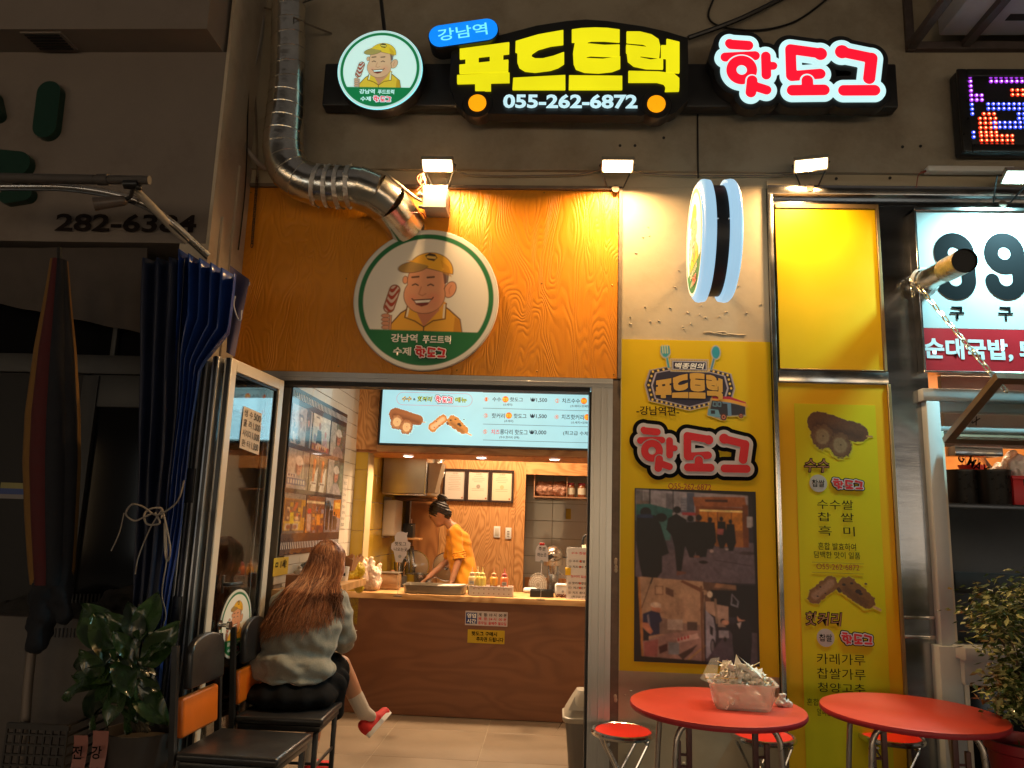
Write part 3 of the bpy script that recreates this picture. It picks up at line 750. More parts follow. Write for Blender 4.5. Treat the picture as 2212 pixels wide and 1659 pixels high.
def round_badge(parent,center,U,V,ru,rv,off,m,m_white,m_red,m_dark,n=150,tint=(1,1,1),name='printed_face',words_=True):
    disc_print(name,parent,center,U,V,ru,rv,cook_paint(tint),n=n,m=m,off=off)
    if words_:
        C=Vector(center)
        kw=dict(off=off+.0015)
        text(parent,'강남역',C,U,V,(-.45*ru,-.625*rv,-.08*ru,-.505*rv),m_white,bold=.03,**kw)
        text(parent,'푸드트럭',C,U,V,(-.01*ru,-.635*rv,.38*ru,-.515*rv),m_white,bold=.03,**kw)
        text(parent,'수제',C,U,V,(-.41*ru,-.81*rv,-.16*ru,-.69*rv),m_white,bold=.03,**kw)
        hotdog_logo(parent,C,U,V,(-.12*ru,-.85*rv,.33*ru,-.66*rv),(m_red,m_white,m_dark),offs=(off+.0045,off+.003,off+.0015),layers=(0,44,70),n=90)
UX=Vector((1,0,0)); UZ=Vector((0,0,1))
# large badge on the orange plywood
c=W(919.5,646,y=-.03); rb=(W(1077,646,y=-.03).x-W(763,646,y=-.03).x)/2
t=thing('round_sign','large round green and white cook badge on the orange plywood','sign',(c.x,0,c.z))
MB().lathe([(0.001,-.005),(rb,-.005),(rb,-.028),(rb-.004,-.031),(0.001,-.031)],c=(c.x,0,c.z),n=96,axis='y').out('board',mat('badge_board',(.62,.58,.50),.4,var=.03),t)
round_badge(t,(c.x,-.0315,c.z),UX,UZ,rb*.985,rb*.985,.001,vcol_mat('printed_sheet'),M_txt_white,M_txt_red,M_txt_dark,n=210)
# lit sign band ------------------------------------------------------------------
YS=-.24
G_white=glow('sign_white',(196,236,238),1.1); G_yellow=glow('sign_yellow',(232,222,20),1.05); G_red=glow('sign_red',(252,22,48),1.1)
G_orange=glow('sign_orange',(255,160,10),1.15); G_blue=glow('sign_blue',(12,132,240),1.1); G_cyan=glow('sign_cyan',(120,238,236),1.1); G_num=glow('sign_number',(190,228,236),1.1)
a=W(702,136,y=-.15); b=W(1942,232,y=-.15); pass
t=thing('sign_backing','long black steel beam that carries the lit shop signs','sign beam',(a.x,0,b.z))
MB().rbox((a.x,-.15,b.z),(b.x,-.05,a.z),.012).out('box',M_lblack,t)
mb=MB()
for x in (a.x+.3,-.3,.4,1.2,b.x-.3): mb.bb((x-.02,-.05,b.z+.1),(x+.02,-.031,a.z-.1))
mb.out('bracket',M_blackmetal,t)
# round lit badge
c=W(821.5,152.5,y=YS); ru=(W(914,152,y=YS).x-W(729,152,y=YS).x)/2; rv=(W(821,67,y=YS).z-W(821,240,y=YS).z)/2
t=thing('round_light_box','lit round cook badge at the end of the sign beam beside the duct','sign',(c.x,0,c.z))
MB().lathe([(0.001,-.151),(ru*1.02,-.151),(ru*1.02,YS+.012),(ru*1.0,YS),(ru*.99,YS),(.001,YS+.002)],c=(c.x,0,c.z),n=72,axis='y').out('case',M_lblack,t)
disc=MB().lathe([(ru*.985,YS),(ru*.985,YS-.012),(.001,YS-.012)],c=(c.x,0,c.z),n=72,axis='y').out('diffuser',glow('rim_white',(150,240,245),1.15),t)
round_badge(t,(c.x,YS-.0125,c.z),UX,UZ,ru*.975,rv*.975,.001,vcol_mat('lit_print',emit=.92),glow('badge_text',(190,236,230),1),glow('badge_red',(230,70,90),1),glow('badge_dark',(20,60,50),1),n=190,tint=(.62,.98,1.02))
MB().cyl(W(823,0,y=-.18),W(831,69,y=-.18),.012,n=10).out('hanger_rod',M_blackmetal,t)
# blue pill
c=W(1001,72,y=YS-.04); U=(W(1070,62,y=YS-.04)-W(932,82,y=YS-.04)).normalized(); V=Vector((-U.z,0,U.x)); Ls=(W(1076,72,y=YS-.04)-W(926,72,y=YS-.04)).length
t=thing('pill_sign','small lit blue pill shaped sign tilted over the yellow lettering','sign',(c.x,0,c.z))
def pill(L_,H_,n=14):
    r=H_/2; a=L_/2-r
    return [(a+r*math.cos(-PI/2+PI*i/n),r*math.sin(-PI/2+PI*i/n)) for i in range(n+1)]+[(-a+r*math.cos(PI/2+PI*i/n),r*math.sin(PI/2+PI*i/n)) for i in range(n+1)]
hp=.135
MB().prism(pill(Ls*1.02,hp*1.14),(c.x,-.16,c.z),U,V,.12).out('case',M_lblack,t)
MB().prism(pill(Ls*.99,hp*1.02),(c.x,-.2805,c.z),U,V,.012).out('diffuser',G_blue,t)
text(t,'강남역',(c.x,-.293,c.z),U,V,(-Ls*.365,-hp*.30,Ls*.345,hp*.30),G_cyan,bold=.01,off=.002)
# main food truck sign
t=thing('lit_sign','black truck shaped sign case with lit yellow block letters','sign',(W(1230,150,y=-.15).x,0,W(1230,150,y=-.15).z))
def at(px,py,y): p=W(px,py,y=y); return (p.x,p.z)
outl=[(975,112),(1010,96),(1080,76),(1160,55),(1225,45),(1265,42),(1310,45),(1390,57),(1440,68),(1486,82),(1488,214),(1462,240),(1450,247),(1395,247),(1385,250),(1058,246),(1045,243),(1000,240),(985,225),(970,180)]
poly=[at(x,y,YS) for x,y in outl][::-1]
MB().prism(poly,(0,-.151,0),UX,UZ,abs(YS)-.151).out('case',M_lblack,t)
for px,py in ((1031,224),(1418,226)):
    w_=W(px,py,y=YS); MB().lathe([(.001,-.151),(.094,-.151),(.094,YS+.002),(.090,YS-.006),(.001,YS-.006)],c=(w_.x,0,w_.z),n=40,axis='y').out('wheel_case',M_lblack,t)
    w_=W(px,py-2,y=YS-.012); MB().lathe([(.054,YS-.006),(.054,YS-.014),(.001,YS-.015)],c=(w_.x,0,w_.z),n=36,axis='y').out('headlight',G_orange,t)
xs,ys,X,Y=grid(980,1480,40,205,420); D=ft_sdf(X,Y)
iso_mesh(D,xs,ys,lambda u,v:W(u,v,y=YS-.014),(0,.013,0)).out('block_lettering',G_yellow,t)
text_px(t,'055-262-6872',1087,204,1377,235,YS-.012,G_num,bold=.035,off=.003)
# hot dog sign
t=thing('rounded_sign','lit sign with puffy red letters outlined in white at the end of the sign beam','sign',(W(1725,150,y=-.15).x,0,W(1725,150,y=-.15).z))
A=W(1545,152,y=YS); B=W(1909,152,y=YS); Tt=W(1727,78,y=YS); Bb=W(1727,226,y=YS)
hotdog_logo(t,(0,YS,0),UX,UZ,(A.x,Bb.z-.005,B.x,Tt.z),(G_red,G_white,M_lblack),layers=(0,46,92),offs=(.016,.012,.0),depths=(.003,.011,.085),n=230)
# lit projecting sign -------------------------------------------------------------
c=W(1541,522,y=-.42); th0=math.radians(-2)
t=thing('projecting_sign','double sided glowing disc sign sticking out from the pillar','sign',(c.x,-.42,c.z),rz=th0)
Rr=.335; G_soft=glow('soft_white',(172,214,240),.86)
for s in (-1,1):
    k=s
    MB().lathe([(.001,k*.106),(Rr*.86,k*.104),(Rr*.95,k*.096),(Rr*.99,k*.084),(Rr,k*.070),(Rr*.985,k*.040),(Rr*.93,k*.034),(.001,k*.034)],n=80,axis='x').out('light_dome',G_soft,t,local=True)
MB().lathe([(.001,-.033),(Rr*.90,-.033),(Rr*.90,.033),(.001,.033)],n=72,axis='x').out('drum',M_lblack,t,local=True)
q=disc_print('printed_face',t,(-.1065,0,0),Vector((0,-1,0)),UZ,Rr*.9,Rr*.9,cook_paint((.8,.9,.95)),n=130,m=vcol_mat('soft_lit_print',emit=.45),off=.0); q.location=(0,0,0)
def local_text(body,box,m,bold=.03): pass
mb=MB()
for s in (-1,1): mb.sphere((s*.027,-Rr*.90,.01),.006,8,6)
mb.out('screw',M_chrome,t,local=True)
MB().cyl((0,Rr*.85,0),(0,.40,0),.018,n=12).out('arm',M_blackmetal,t,local=True)
MB().bb((-.05,.395,-.07),(.05,.415,.07)).out('wall_plate',M_blackmetal,t,local=True)
# lettering of its side face, in place on the turned disc
Rz=Matrix.Rotation(th0,3,'Z'); Uf=Rz@Vector((0,-1,0)); Cf=Vector((c.x,-.42,c.z))+Rz@Vector((-.1070,0,0))
tl=thing  # (frame handled by text(): parent carries a rotation, so the pieces are parented with the inverse)
BACKROT=[]
def face_text(body,box,m,bold=.03): text(t,body,Rz.inverted()@(Cf-Vector(t.location))+Vector(t.location),Vector((0,-1,0)),UZ,box,m,bold=bold,off=.002)
face_text('강남역',(-.45*.30,-.625*.30,-.08*.30,-.505*.30),M_txt_white); face_text('푸드트럭',(-.01*.3,-.635*.3,.38*.3,-.515*.3),M_txt_white); face_text('수제',(-.41*.3,-.81*.3,-.16*.3,-.69*.3),M_txt_white)
hotdog_logo(t,Vector(t.location)+Vector((-.107,0,0)),Vector((0,-1,0)),UZ,(-.12*.3,-.85*.3,.33*.3,-.66*.3),(M_txt_red,M_txt_white,M_txt_dark),offs=(.0045,.003,.0015),layers=(0,44,70),n=80)
# thin wire that drops to the projecting sign and the cable along the wall
t=thing('wall_cable','thin grey cable sagging along the wall between the three floodlights','cable',(0,-.04,3.62))
pts=[]
for px,py in ((975,365),(1010,378),(1080,380),(1180,379),(1250,377),(1300,366),(1345,362),(1390,375),(1450,378),(1520,380),(1600,379),(1680,380),(1710,376),(1745,362)): pts.append(W(px,py,y=-.036))
MB().tube(pts,.0045,6).out('cable',M_wire,t)
t2=[W(1507,232,y=-.04),W(1507,300,y=-.04),W(1508,385,y=-.05)]
tagp(MB().tube(t2,.005,6).out('drop_wire',M_blackmetal),'thin black wire dropping from the sign beam to the glowing disc sign','wire')
# yellow poster on the pillar ------------------------------------------------------
a=W(1343,733,y=0); b=W(1662,1462,y=0); ya=-.008
px0_=a.x; px1_=1.266
t=thing('pillar_poster','tall yellow poster on the pillar with black and white street photos','poster',(px0_,0,b.z))
MB().bb((px0_,ya,b.z),(px1_,-.001,a.z)).out('board',M_postery,t)
MB().bb((px0_-.004,ya-.002,b.z),(px0_-.0005,0,a.z)).out('edge_strip',mat('pale_yellow_edge',(.6,.5,.2),.5),t)
Y1=ya-.0015
def pp(x,y): # crop (2480,1320)/2.765 -> display px
    return ((2480+x/2.765)*.54,(1320+y/2.765)*.54)
def rr_(px,py,y): p=W(px,py,y=y); return p
# logo plate painted as a sheet
def plate_paint(X,Y):
    P=Paint(X,Y,(200,150,20)); oct_=[(325,458),(520,415),(1010,425),(1235,480),(1275,640),(1235,770),(770,895),(320,800),(272,625)]
    P.C[:]=np.array(M_postery.node_tree.nodes['Principled BSDF'].inputs['Base Color'].default_value[:3])
    P.poly(oct_,(150,140,150)); 
    def sh(k): cx_,cy_=775,640; return [(cx_+(x-cx_)*k,cy_+(y-cy_)*k) for x,y in oct_]
    P.poly(sh(.965),(24,18,34)); P.poly(sh(.855),(172,160,176)); P.poly(sh(.82),(34,28,52))
    pr=sh(.91); per=[]
    for i in range(len(pr)):
        a_,b_=pr[i],pr[(i+1)%len(pr)]; L_=math.hypot(b_[0]-a_[0],b_[1]-a_[1]); n=max(1,int(L_/50))
        for k in range(n): per.append((a_[0]+(b_[0]-a_[0])*k/n,a_[1]+(b_[1]-a_[1])*k/n))
    for x,y in per: P.ell(x,y,12,13,(226,190,90))
    # fork and spoon
    P.line([(520,300),(540,420)],16,(150,160,165)); P.line([(520,300),(540,420)],9,(40,140,150))
    P.ell(505,250,58,72,(150,160,165)); P.poly([(450,190),(550,180),(555,265),(515,310),(480,300),(455,250)],(40,140,150))
    for k in range(3): P.line([(470+k*28,180),(478+k*26,262)],8,(170,180,150))
    P.line([(1050,300),(1015,430)],16,(150,160,165)); P.line([(1050,300),(1015,430)],9,(60,120,150)); P.ell(1067,245,55,80,(150,160,165)); P.ell(1067,245,43,68,(30,140,160))
    P.rect(560,325,985,470,(170,160,150)); P.rect(570,335,975,460,(40,30,30))
    for k in range(22):
        P.rect(575+k*18.4,333,586+k*18.4,345,(214,180,90)); P.rect(575+k*18.4,452,586+k*18.4,464,(214,180,90))
    for k in range(7): P.rect(566,345+k*17,576,355+k*17,(214,180,90)); P.rect(970,345+k*17,980,355+k*17,(214,180,90))
    P.rect(582,348,965,448,(180,176,186)); P.rect(592,358,953,438,(28,26,58))
    # little truck
    P.poly([(1015,740),(1385,800),(1385,940),(1180,950),(1165,990),(1110,990),(960,935),(1000,760)],(150,140,120)); P.poly([(1020,770),(1380,830),(1380,925),(1180,940),(985,920)],(38,34,44))
    P.poly([(1015,735),(1200,735),(1385,790),(1410,845),(1250,800),(1010,775)],(214,150,50)); P.poly([(1022,733),(1210,730),(1388,788),(1388,803),(1210,762),(1022,757)],(176,30,56))
    for k in range(2): P.poly([(1030+k*50,790),(1068+k*50,792),(1066+k*50,845),(1024+k*50,840)],(110,150,170)); P.poly([(1036+k*50,797),(1062+k*50,799),(1060+k*50,838),(1031+k*50,834)],(44,44,60))
    P.poly([(975,870),(1085,880),(1110,965),(968,945)],(100,146,166)); P.rect(1003,885,1050,925,(32,30,40)); P.poly([(1130,790),(1225,800),(1228,940),(1190,940),(1185,810),(1135,806)],(96,130,160))
    for x,y,r in ((1142,955,36),(1332,938,27)): P.ell(x,y,r,r*1.1,(70,30,26)); P.ell(x,y,r*.6,r*.66,(190,110,80)); P.ell(x,y,r*.3,r*.33,(50,24,22))
    return P
def sheet_px(name,parent,x0,y0,x1,y1,nx,ny,painter,y,m=None,conv=pp,bg=None):
    xs=np.linspace(x0,x1,nx); ys=np.linspace(y0,y1,ny); X,Y=np.meshgrid(xs,ys); P=painter(X,Y); C=P.C if hasattr(P,'C') else P
    if name=='street_photo': C=photo_finish(C,5)
    tl=W(*conv(x0,(y0+y1)/2),y=y); tr_=W(*conv(x1,(y0+y1)/2),y=y); tp=W(*conv((x0+x1)/2,y0),y=y); bt=W(*conv((x0+x1)/2,y1),y=y)
    mask=None
    if bg is not None:
        k_=np.abs(C-np.array(bg)).sum(-1)>.012; mask=k_[:-1,:-1]|k_[1:,:-1]|k_[:-1,1:]|k_[1:,1:]
    return print_sheet(name,parent,lambda u,v:(tl.x+(tr_.x-tl.x)*u,y,tp.z+(bt.z-tp.z)*v),C,mask=mask,m=m)
def basecol(m): return np.array(m.node_tree.nodes['Principled BSDF'].inputs['Base Color'].default_value[:3])
sheet_px('logo_plate',t,255,160,1430,1010,235,170,plate_paint,Y1,bg=basecol(M_postery))
text_px(t,'백종원의',*pp(606,365),*pp(936,432),Y1,M_txt_white,bold=.03,off=.0015,shear=.2)
# small copy of the block letters in ochre
xs,ys,X,Y=grid(980,1480,40,205,170); D=ft_sdf(X,Y)-1.0
A=W(*pp(396,620),y=Y1); B=W(*pp(1142,640),y=Y1); Tt=W(*pp(770,478),y=Y1); Bb=W(*pp(770,760),y=Y1)
iso_mesh(D,xs,ys,lambda u,v:Vector((A.x+(u-989)/(1473-989)*(B.x-A.x),Y1-.0015,Tt.z+(v-60)/(196-60)*(Bb.z-Tt.z)))).out('block_lettering',mat('print_ochre',(.58,.33,.06),.5),t)
text_px(t,'-강남역편-',*pp(182,845),*pp(655,945),Y1,M_txt_dark,bold=.015,off=.0015)
A=W(*pp(148,1345),y=Y1); B=W(*pp(1484,1345),y=Y1); Tt=W(*pp(770,1046),y=Y1); Bb=W(*pp(770,1638),y=Y1)
hotdog_logo(t,(0,Y1,0),UX,UZ,(A.x,Bb.z,B.x,Tt.z),(M_txt_red,mat('print_lilac_white',(.52,.48,.5),.5),M_txt_black),layers=(0,42,86),offs=(.0045,.003,.0015),n=220)
text_px(t,'O55-262-6872',(2480+400/2.073)*.54,(1900+72/2.073)*.54,(2480+757/2.073)*.54,(1900+122/2.073)*.54,Y1,M_txt_brown,bold=.008,off=.0015)
def street_photo(X,Y): # crop (2480,1900)/2.073 coordinates
    P=Paint(X,Y,(40,36,48)); P.aa=1.6
    sky=(150,140,148); P.rect(120,130,1120,420,sky); P.grain(.12,.02,3)
    for k,(x0,x1,y0,c_) in enumerate(((130,190,140,(96,88,92)),(196,250,150,(120,112,116)),(385,440,160,(104,98,108)),(445,500,150,(134,128,138)),(510,560,195,(90,90,110)),(560,625,150,(70,76,96)),(130,240,230,(110,90,84)))): P.rect(x0,y0,x1,330,c_)
    for k in range(9): P.rect(514,200+k*12,558,204+k*12,(160,156,166))
    P.rect(242,135,256,300,(30,26,30)); P.rect(440,140,450,330,(50,46,54))
    P.rect(120,560,1120,900,(92,80,92)); P.poly([(120,400),(620,360),(620,640),(120,640)],(78,70,84)); P.grain(.08,.05,5)
    P.poly([(130,262),(250,255),(440,300),(440,420),(130,420)],(36,92,92)); P.poly([(310,390),(430,395),(420,560),(330,560)],(60,108,108)); P.ell(345,370,50,38,(14,14,20))
    P.rect(520,320,640,345,(150,50,60)); P.rect(520,345,630,380,(126,120,128))
    P.poly([(612,185),(1050,172),(1062,262),(628,268)],(150,86,48)); P.poly([(715,205),(905,200),(905,222),(715,225)],(60,30,24))
    P.rect(632,265,1055,590,(120,62,26)); P.rect(668,300,1025,590,(196,124,38)); P.rect(668,292,1028,306,(255,226,150)); P.grain(.25,.03,8)
    for x in (735,815,930): P.rect(x,305,x+9,470,(120,64,24))
    P.rect(800,460,1040,600,(150,92,40)); P.rect(1028,240,1075,600,(110,58,28)); P.rect(1064,340,1100,430,(170,166,172)); P.rect(1075,150,1110,340,(34,26,30))
    BK=(13,12,19)
    P.ell(213,330,48,45,BK); P.poly([(135,360),(290,350),(340,430),(410,670),(350,700),(350,830),(310,880),(185,875),(160,760),(130,560)],BK); P.poly([(140,350),(265,345),(280,375),(140,378)],(24,36,70))
    P.ell(480,300,33,32,BK); P.poly([(400,375),(470,330),(555,380),(575,520),(540,620),(510,830),(475,850),(455,620),(430,520),(385,470)],BK); P.poly([(475,815),(550,820),(550,835),(470,855)],(110,70,60))
    P.ell(590,370,28,28,BK); P.poly([(560,400),(640,400),(640,600),(620,700),(580,700),(545,600)],BK); P.ell(662,362,27,28,(34,22,24)); P.poly([(620,395),(715,390),(750,520),(720,690),(640,700),(610,560)],BK); P.ell(640,690,25,10,(120,80,70)); P.ell(695,735,40,14,(24,18,20))
    for x,y,w in ((755,375,40),(850,365,34),(925,385,34)):
        P.ell(x,y,w*.5,w*.6,BK); P.poly([(x-w,y+20),(x+w,y+20),(x+w+12,y+180),(x+w*.5,y+250),(x-w*.5,y+250),(x-w-6,y+170)],BK)
    P.poly([(815,450),(870,450),(860,500),(815,495)],(150,80,80)); P.ell(765,640,16,14,(170,150,150)); P.ell(890,620,14,8,(150,140,140))
    P.ell(1060,648,70,14,(60,46,52)); P.line([(800,715),(1090,752)],3,(56,44,54))
    P.grain(.10,.09,11)
    # lower photo
    P.rect(118,868,1125,1570,(16,14,16)) if False else None
    P.poly([(122,870),(150,880),(180,1540),(122,1530)],(18,14,16)); P.poly([(148,878),(172,880),(205,1530),(182,1530)],(176,120,60))
    P.poly([(165,875),(700,898),(700,1545),(205,1530)],(170,140,112)); P.grain(.06,.02,14)
    P.rect(290,945,360,1020,(120,90,70)); P.rect(297,952,353,1012,(176,146,118)); P.poly([(378,950),(445,975),(445,1035),(380,1010)],(96,66,50)); P.poly([(520,890),(700,960),(700,1000),(500,905)],(110,70,48))
    for k in range(16): P.rect(510+k*10,1030,512+k*10,1200,(150,122,100))
    P.poly([(330,1200),(520,1240),(660,1250),(660,1330),(330,1340)],(130,108,96)); P.rect(395,1215,520,1300,(176,160,146)); P.rect(555,1230,640,1300,(70,56,50))
    P.poly([(190,1400),(400,1330),(700,1290),(700,1545),(200,1530)],(150,120,112)); P.poly([(320,1440),(395,1410),(395,1470),(330,1500)],(60,24,30)); P.poly([(200,1410),(320,1380),(310,1520),(205,1525)],(150,86,84)); P.rect(400,1400,490,1500,(120,128,136))
    P.poly([(465,1370),(640,1320),(655,1360),(480,1405)],(196,170,160)); 
    for k in range(4): P.ell(485+k*26,1378-k*8,9,14,(170,40,44))
    P.poly([(480,1500),(640,1410),(600,1470),(520,1540)],(60,46,44)); P.line([(560,1540),(700,1420)],7,(176,140,90))
    P.ell(300,1130,38,45,(186,128,98)); P.ell(297,1103,44,22,(206,190,170)); P.poly([(300,1108),(345,1118),(340,1126),(300,1122)],(200,180,160))
    P.poly([(190,1180),(260,1150),(330,1165),(352,1230),(330,1250),(330,1340),(240,1360),(240,1260),(190,1250)],(22,32,72)); P.poly([(225,1190),(240,1180),(255,1300),(240,1300)],(120,116,130)); P.poly([(188,1250),(235,1255),(275,1320),(255,1345),(195,1290)],(180,120,90)); P.poly([(190,1290),(245,1340),(240,1395),(195,1400)],(20,20,30))
    P.line([(268,885),(182,1130)],3,(36,26,26)); P.line([(270,885),(255,925)],7,(20,16,18))
    P.poly([(690,896),(965,918),(965,1060),(880,1080),(800,1100),(700,1060)],(92,66,52)); P.poly([(780,940),(960,950),(960,920),(800,905)],(140,104,76)); P.rect(752,960,1124,1180,(14,12,16)); P.rect(965,915,1124,1565,(15,13,18))
    P.ell(745,1000,22,26,(220,200,176)); P.ell(700,985,26,20,(160,130,104)); P.poly([(710,1060),(780,1060),(790,1180),(710,1140)],(168,140,120)); P.poly([(800,1080),(895,1095),(895,1260),(810,1260)],(160,134,118))
    P.poly([(710,1130),(770,1190),(790,1300),(785,1400),(740,1510),(708,1520)],(150,150,166)); P.ell(765,1420,22,62,(24,20,24)); P.ell(762,1420,12,44,(110,108,116)); P.poly([(740,1250),(770,1270),(765,1340),(742,1320)],(30,28,36))
    P.poly([(700,1545),(790,1420),(900,1290),(1124,1300),(1124,1565),(720,1550)],(78,68,80)); P.rect(815,1290,895,1350,(150,146,156)); P.ell(865,1360,13,20,(20,18,20)); P.poly([(925,985),(985,1050),(975,1100),(915,1080)],(110,110,122)); P.poly([(932,1002),(972,1050),(966,1084),(925,1070)],(18,18,24))
    P.line([(790,1040),(800,1230)],9,(130,108,90)); P.line([(675,940),(680,1540)],9,(110,76,52)); P.line([(690,980),(700,1540)],5,(70,46,36))
    P.ell(1010,1185,42,50,(186,136,112)); P.ell(1020,1158,52,42,(16,12,14)); P.ell(1048,1190,18,40,(16,12,14)); P.poly([(960,1215),(1050,1200),(1085,1250),(1085,1380),(1065,1565),(945,1565),(925,1400),(925,1320),(900,1280)],(17,17,25)); P.line([(850,1215),(900,1250),(960,1290)],22,(22,20,28)); P.ell(868,1225,30,20,(196,146,120)); P.poly([(965,1230),(1000,1215),(985,1270)],(190,180,178)); P.rect(1085,1290,1125,1560,(84,74,90)) if False else None
    P.grain(.08,.08,21)
    d=np.maximum(np.maximum(128-X,X-(1108+ (Y-160)*.018)),np.maximum(134+(X-120)*.027-Y,Y-(1520+(X-120)*.038)))
    P.fill(-d,(14,10,10))
    return P
def pq(x,y): return ((2480+x/2.073)*.54,(1900+y/2.073)*.54)
sheet_px('street_photo',t,119,124,1142,1568,215,300,street_photo,Y1,conv=pq)
# ================================================================ floodlights, duct, junction box
def floodlight(px,py,label,yaw_=0,col=(1,.60,.26),glowc=(255,236,190),power=30,group='floodlights over the shopfront',y=-.17,es=14):
    p=W(px,py,y=y)
    t=thing('floodlight',label,'floodlight',p,rz=yaw_,group=group)
    tilt=Matrix.Rotation(math.radians(56),3,'X')       # face looks down and out
    def T(v): return tilt@Vector(v)
    # housing: shallow tray, open side = lens. local lens normal -y tilted down
    mb=MB(); w,h,d=.098,.046,.028
    for a,b in (((-w,-.004,-h),(w,d,-h+.008)),((-w,-.004,h-.008),(w,d,h)),((-w,-.004,-h),(-w+.008,d,h)),((w-.008,-.004,-h),(w,d,h)),((-w,d-.006,-h),(w,d,h))):
        mb.rbox(a,b,.002,seg=1,rot=tilt,piv=(0,0,0))
    for k in range(9): mb.rbox((-w+.012+k*.0205,d,-h+.012),(-w+.016+k*.0205,d+.018,h-.012),.001,seg=1,rot=tilt,piv=(0,0,0))
    mb.out('housing',mat('flood_housing',(.42,.36,.28),.45,metal=.4,var=.1,vscale=20),t,local=True)
    V=[T(v) for v in ((-w+.010,.001,-h+.012),(w-.010,.001,-h+.012),(w-.010,.001,h-.012),(-w+.010,.001,h-.012))]
    MB().quad(*V).out('lens',glow('flood_'+('cool' if col[2]>.5 else 'warm'),glowc,es),t,local=True)
    mb=MB(); pts=[T((-w-.004,.015,0)),T((-w-.006,.05,-.02)),Vector((-w*.5,-y-.02,-.07)),Vector((w*.5,-y-.02,-.07)),T((w+.006,.05,-.02)),T((w+.004,.015,0))]
    mb.tube(pts,.005,6); mb.out('bracket',M_blackmetal,t,local=True)
    MB().lathe([(.001,-.002),(.024,-.002),(.023,.001),(.001,.002)],c=(0,0,0),n=24,axis='y').out('mount_base',M_trimb,t,local=True,loc=(0,-y-.03,-.082)).rotation_euler=(0,0,PI)
    n=Matrix.Rotation(yaw_,3,'Z')@T((0,-1,0)); lp=Vector(p)+n*.016
    area_lamp('floodlight_lamp',lp,n+Vector((0,.32,-.35)),.17,.08,power,col,165)
    return t
floodlight(945,357,'warm floodlight above the white junction box, nearest the duct',power=34)
floodlight(1334,358,'warm floodlight above the top corner of the orange panel',power=34)
floodlight(1752,356,'warm floodlight above the plain yellow panel, slightly turned',yaw_=-.25,power=30)
floodlight(2205,382,'cool white floodlight over the number sign, cut by the picture edge',col=(.45,.95,1),glowc=(210,255,255),power=85,group=None,y=-.22,es=10)
# junction box
a=W(916,402,y=-.16); b=W(963,448,y=-.16)
t=thing('junction_box','white square electrical box under the floodlight on the orange plywood','electrical box',((a.x+b.x)/2,0,b.z))
MB().rbox((a.x,-.16,b.z),(b.x,.004,a.z),.006).out('box',M_white,t)
MB().rbox((a.x-.003,-.168,b.z-.003),(b.x+.003,-.1605,a.z+.003),.003,seg=1).out('cover',M_white,t)
mb=MB(); mb.cyl((a.x-.002,-.09,a.z-.03),(a.x-.05,-.09,a.z-.025),.016); mb.cyl((a.x-.03,-.09,a.z-.027),(a.x-.045,-.09,a.z-.026),.021); mb.cyl((a.x-.002,-.09,b.z+.03),(a.x-.04,-.09,b.z+.035),.012)
mb.out('cable_gland',M_grey,t)
mb=MB(); 
pts=[W(912,435,y=-.10),W(895,425,y=-.11),W(870,405,y=-.12),W(845,385,y=-.12),W(825,372,y=-.08),W(800,370,y=-.03)]
def smooth(pts,n=6):
    out=[]; P=[Vector(p) for p in pts]
    for i in range(len(P)-1):
        p0=P[max(i-1,0)];p1=P[i];p2=P[i+1];p3=P[min(i+2,len(P)-1)]
        for k in range(n):
            t_=k/n; out.append(.5*((2*p1)+(p2-p0)*t_+(2*p0-5*p1+4*p2-p3)*t_*t_+(-p0+3*p1-3*p2+p3)*t_**3))
    out.append(P[-1]); return out
sp=smooth(pts,14); mb.tube(sp,[.011 if k%2 else .0092 for k in range(len(sp))],8)
mb.out('conduit',mat('flex_conduit',(.5,.42,.3),.5),t)
mb=MB()
for k in range(3):
    pts=[Vector((a.x+.01,-.10,a.z)),Vector((a.x-.03,-.12,a.z+.03)),Vector((a.x-.05+k*.02,-.13,a.z+.07+.01*k)),Vector((a.x-.02,-.13,a.z+.09)),Vector((a.x+.0,-.12,a.z+.05-.02*k)),Vector((a.x-.05,-.12,a.z-.01-.02*k))]
    mb.tube(smooth(pts),.003,5)
mb.out('loose_wires',mat('red_grey_wire',(.4,.10,.06),.5),t)
MB().tube([Vector((b.x-.02,-.05,a.z)),Vector((b.x-.015,-.045,a.z+.05)),Vector((b.x-.02,-.04,a.z+.1))],.004,6).out('power_wire',M_grey,t)

# ventilation duct: spiral pipe coming down, elbow, segmented run into the plywood
M_duct=mat('galvanised_duct',(.74,.70,.62),.22,metal=1,var=.25,vscale=5,bump=.5,bscale=9,bdist=.01)
M_duct2=mat('shiny_duct',(.72,.66,.58),.2,metal=1,var=.15,vscale=4,bump=.5,bscale=6,bdist=.01)
yd=-.24
path=[W(624,-20,y=yd),W(623,60,y=yd),W(621,160,y=yd),W(616,250,y=yd),W(612,318,y=yd),W(622,360,y=yd),W(645,385,y=yd),W(680,399,y=yd),W(725,404,y=yd),W(770,405,y=yd-.0),W(808,418,y=yd+.03),W(838,440,y=yd+.08),W(862,468,y=yd+.17),W(878,492,y=.01)]
t=thing('ventilation_duct','silver ventilation duct bending from above down into the orange plywood','duct',path[5])
sp=smooth(path,10); R0=.103
cum=[0]
for i in range(1,len(sp)): cum.append(cum[-1]+(sp[i]-sp[i-1]).length)
def rad(s): return R0+.020*max(0,min(1,(s-.6)/.5))
mb=MB(); mb.tube(sp[:93],[rad(c_) for c_ in cum[:93]],28,caps=False); mb.out('spiral_pipe',M_duct,t)
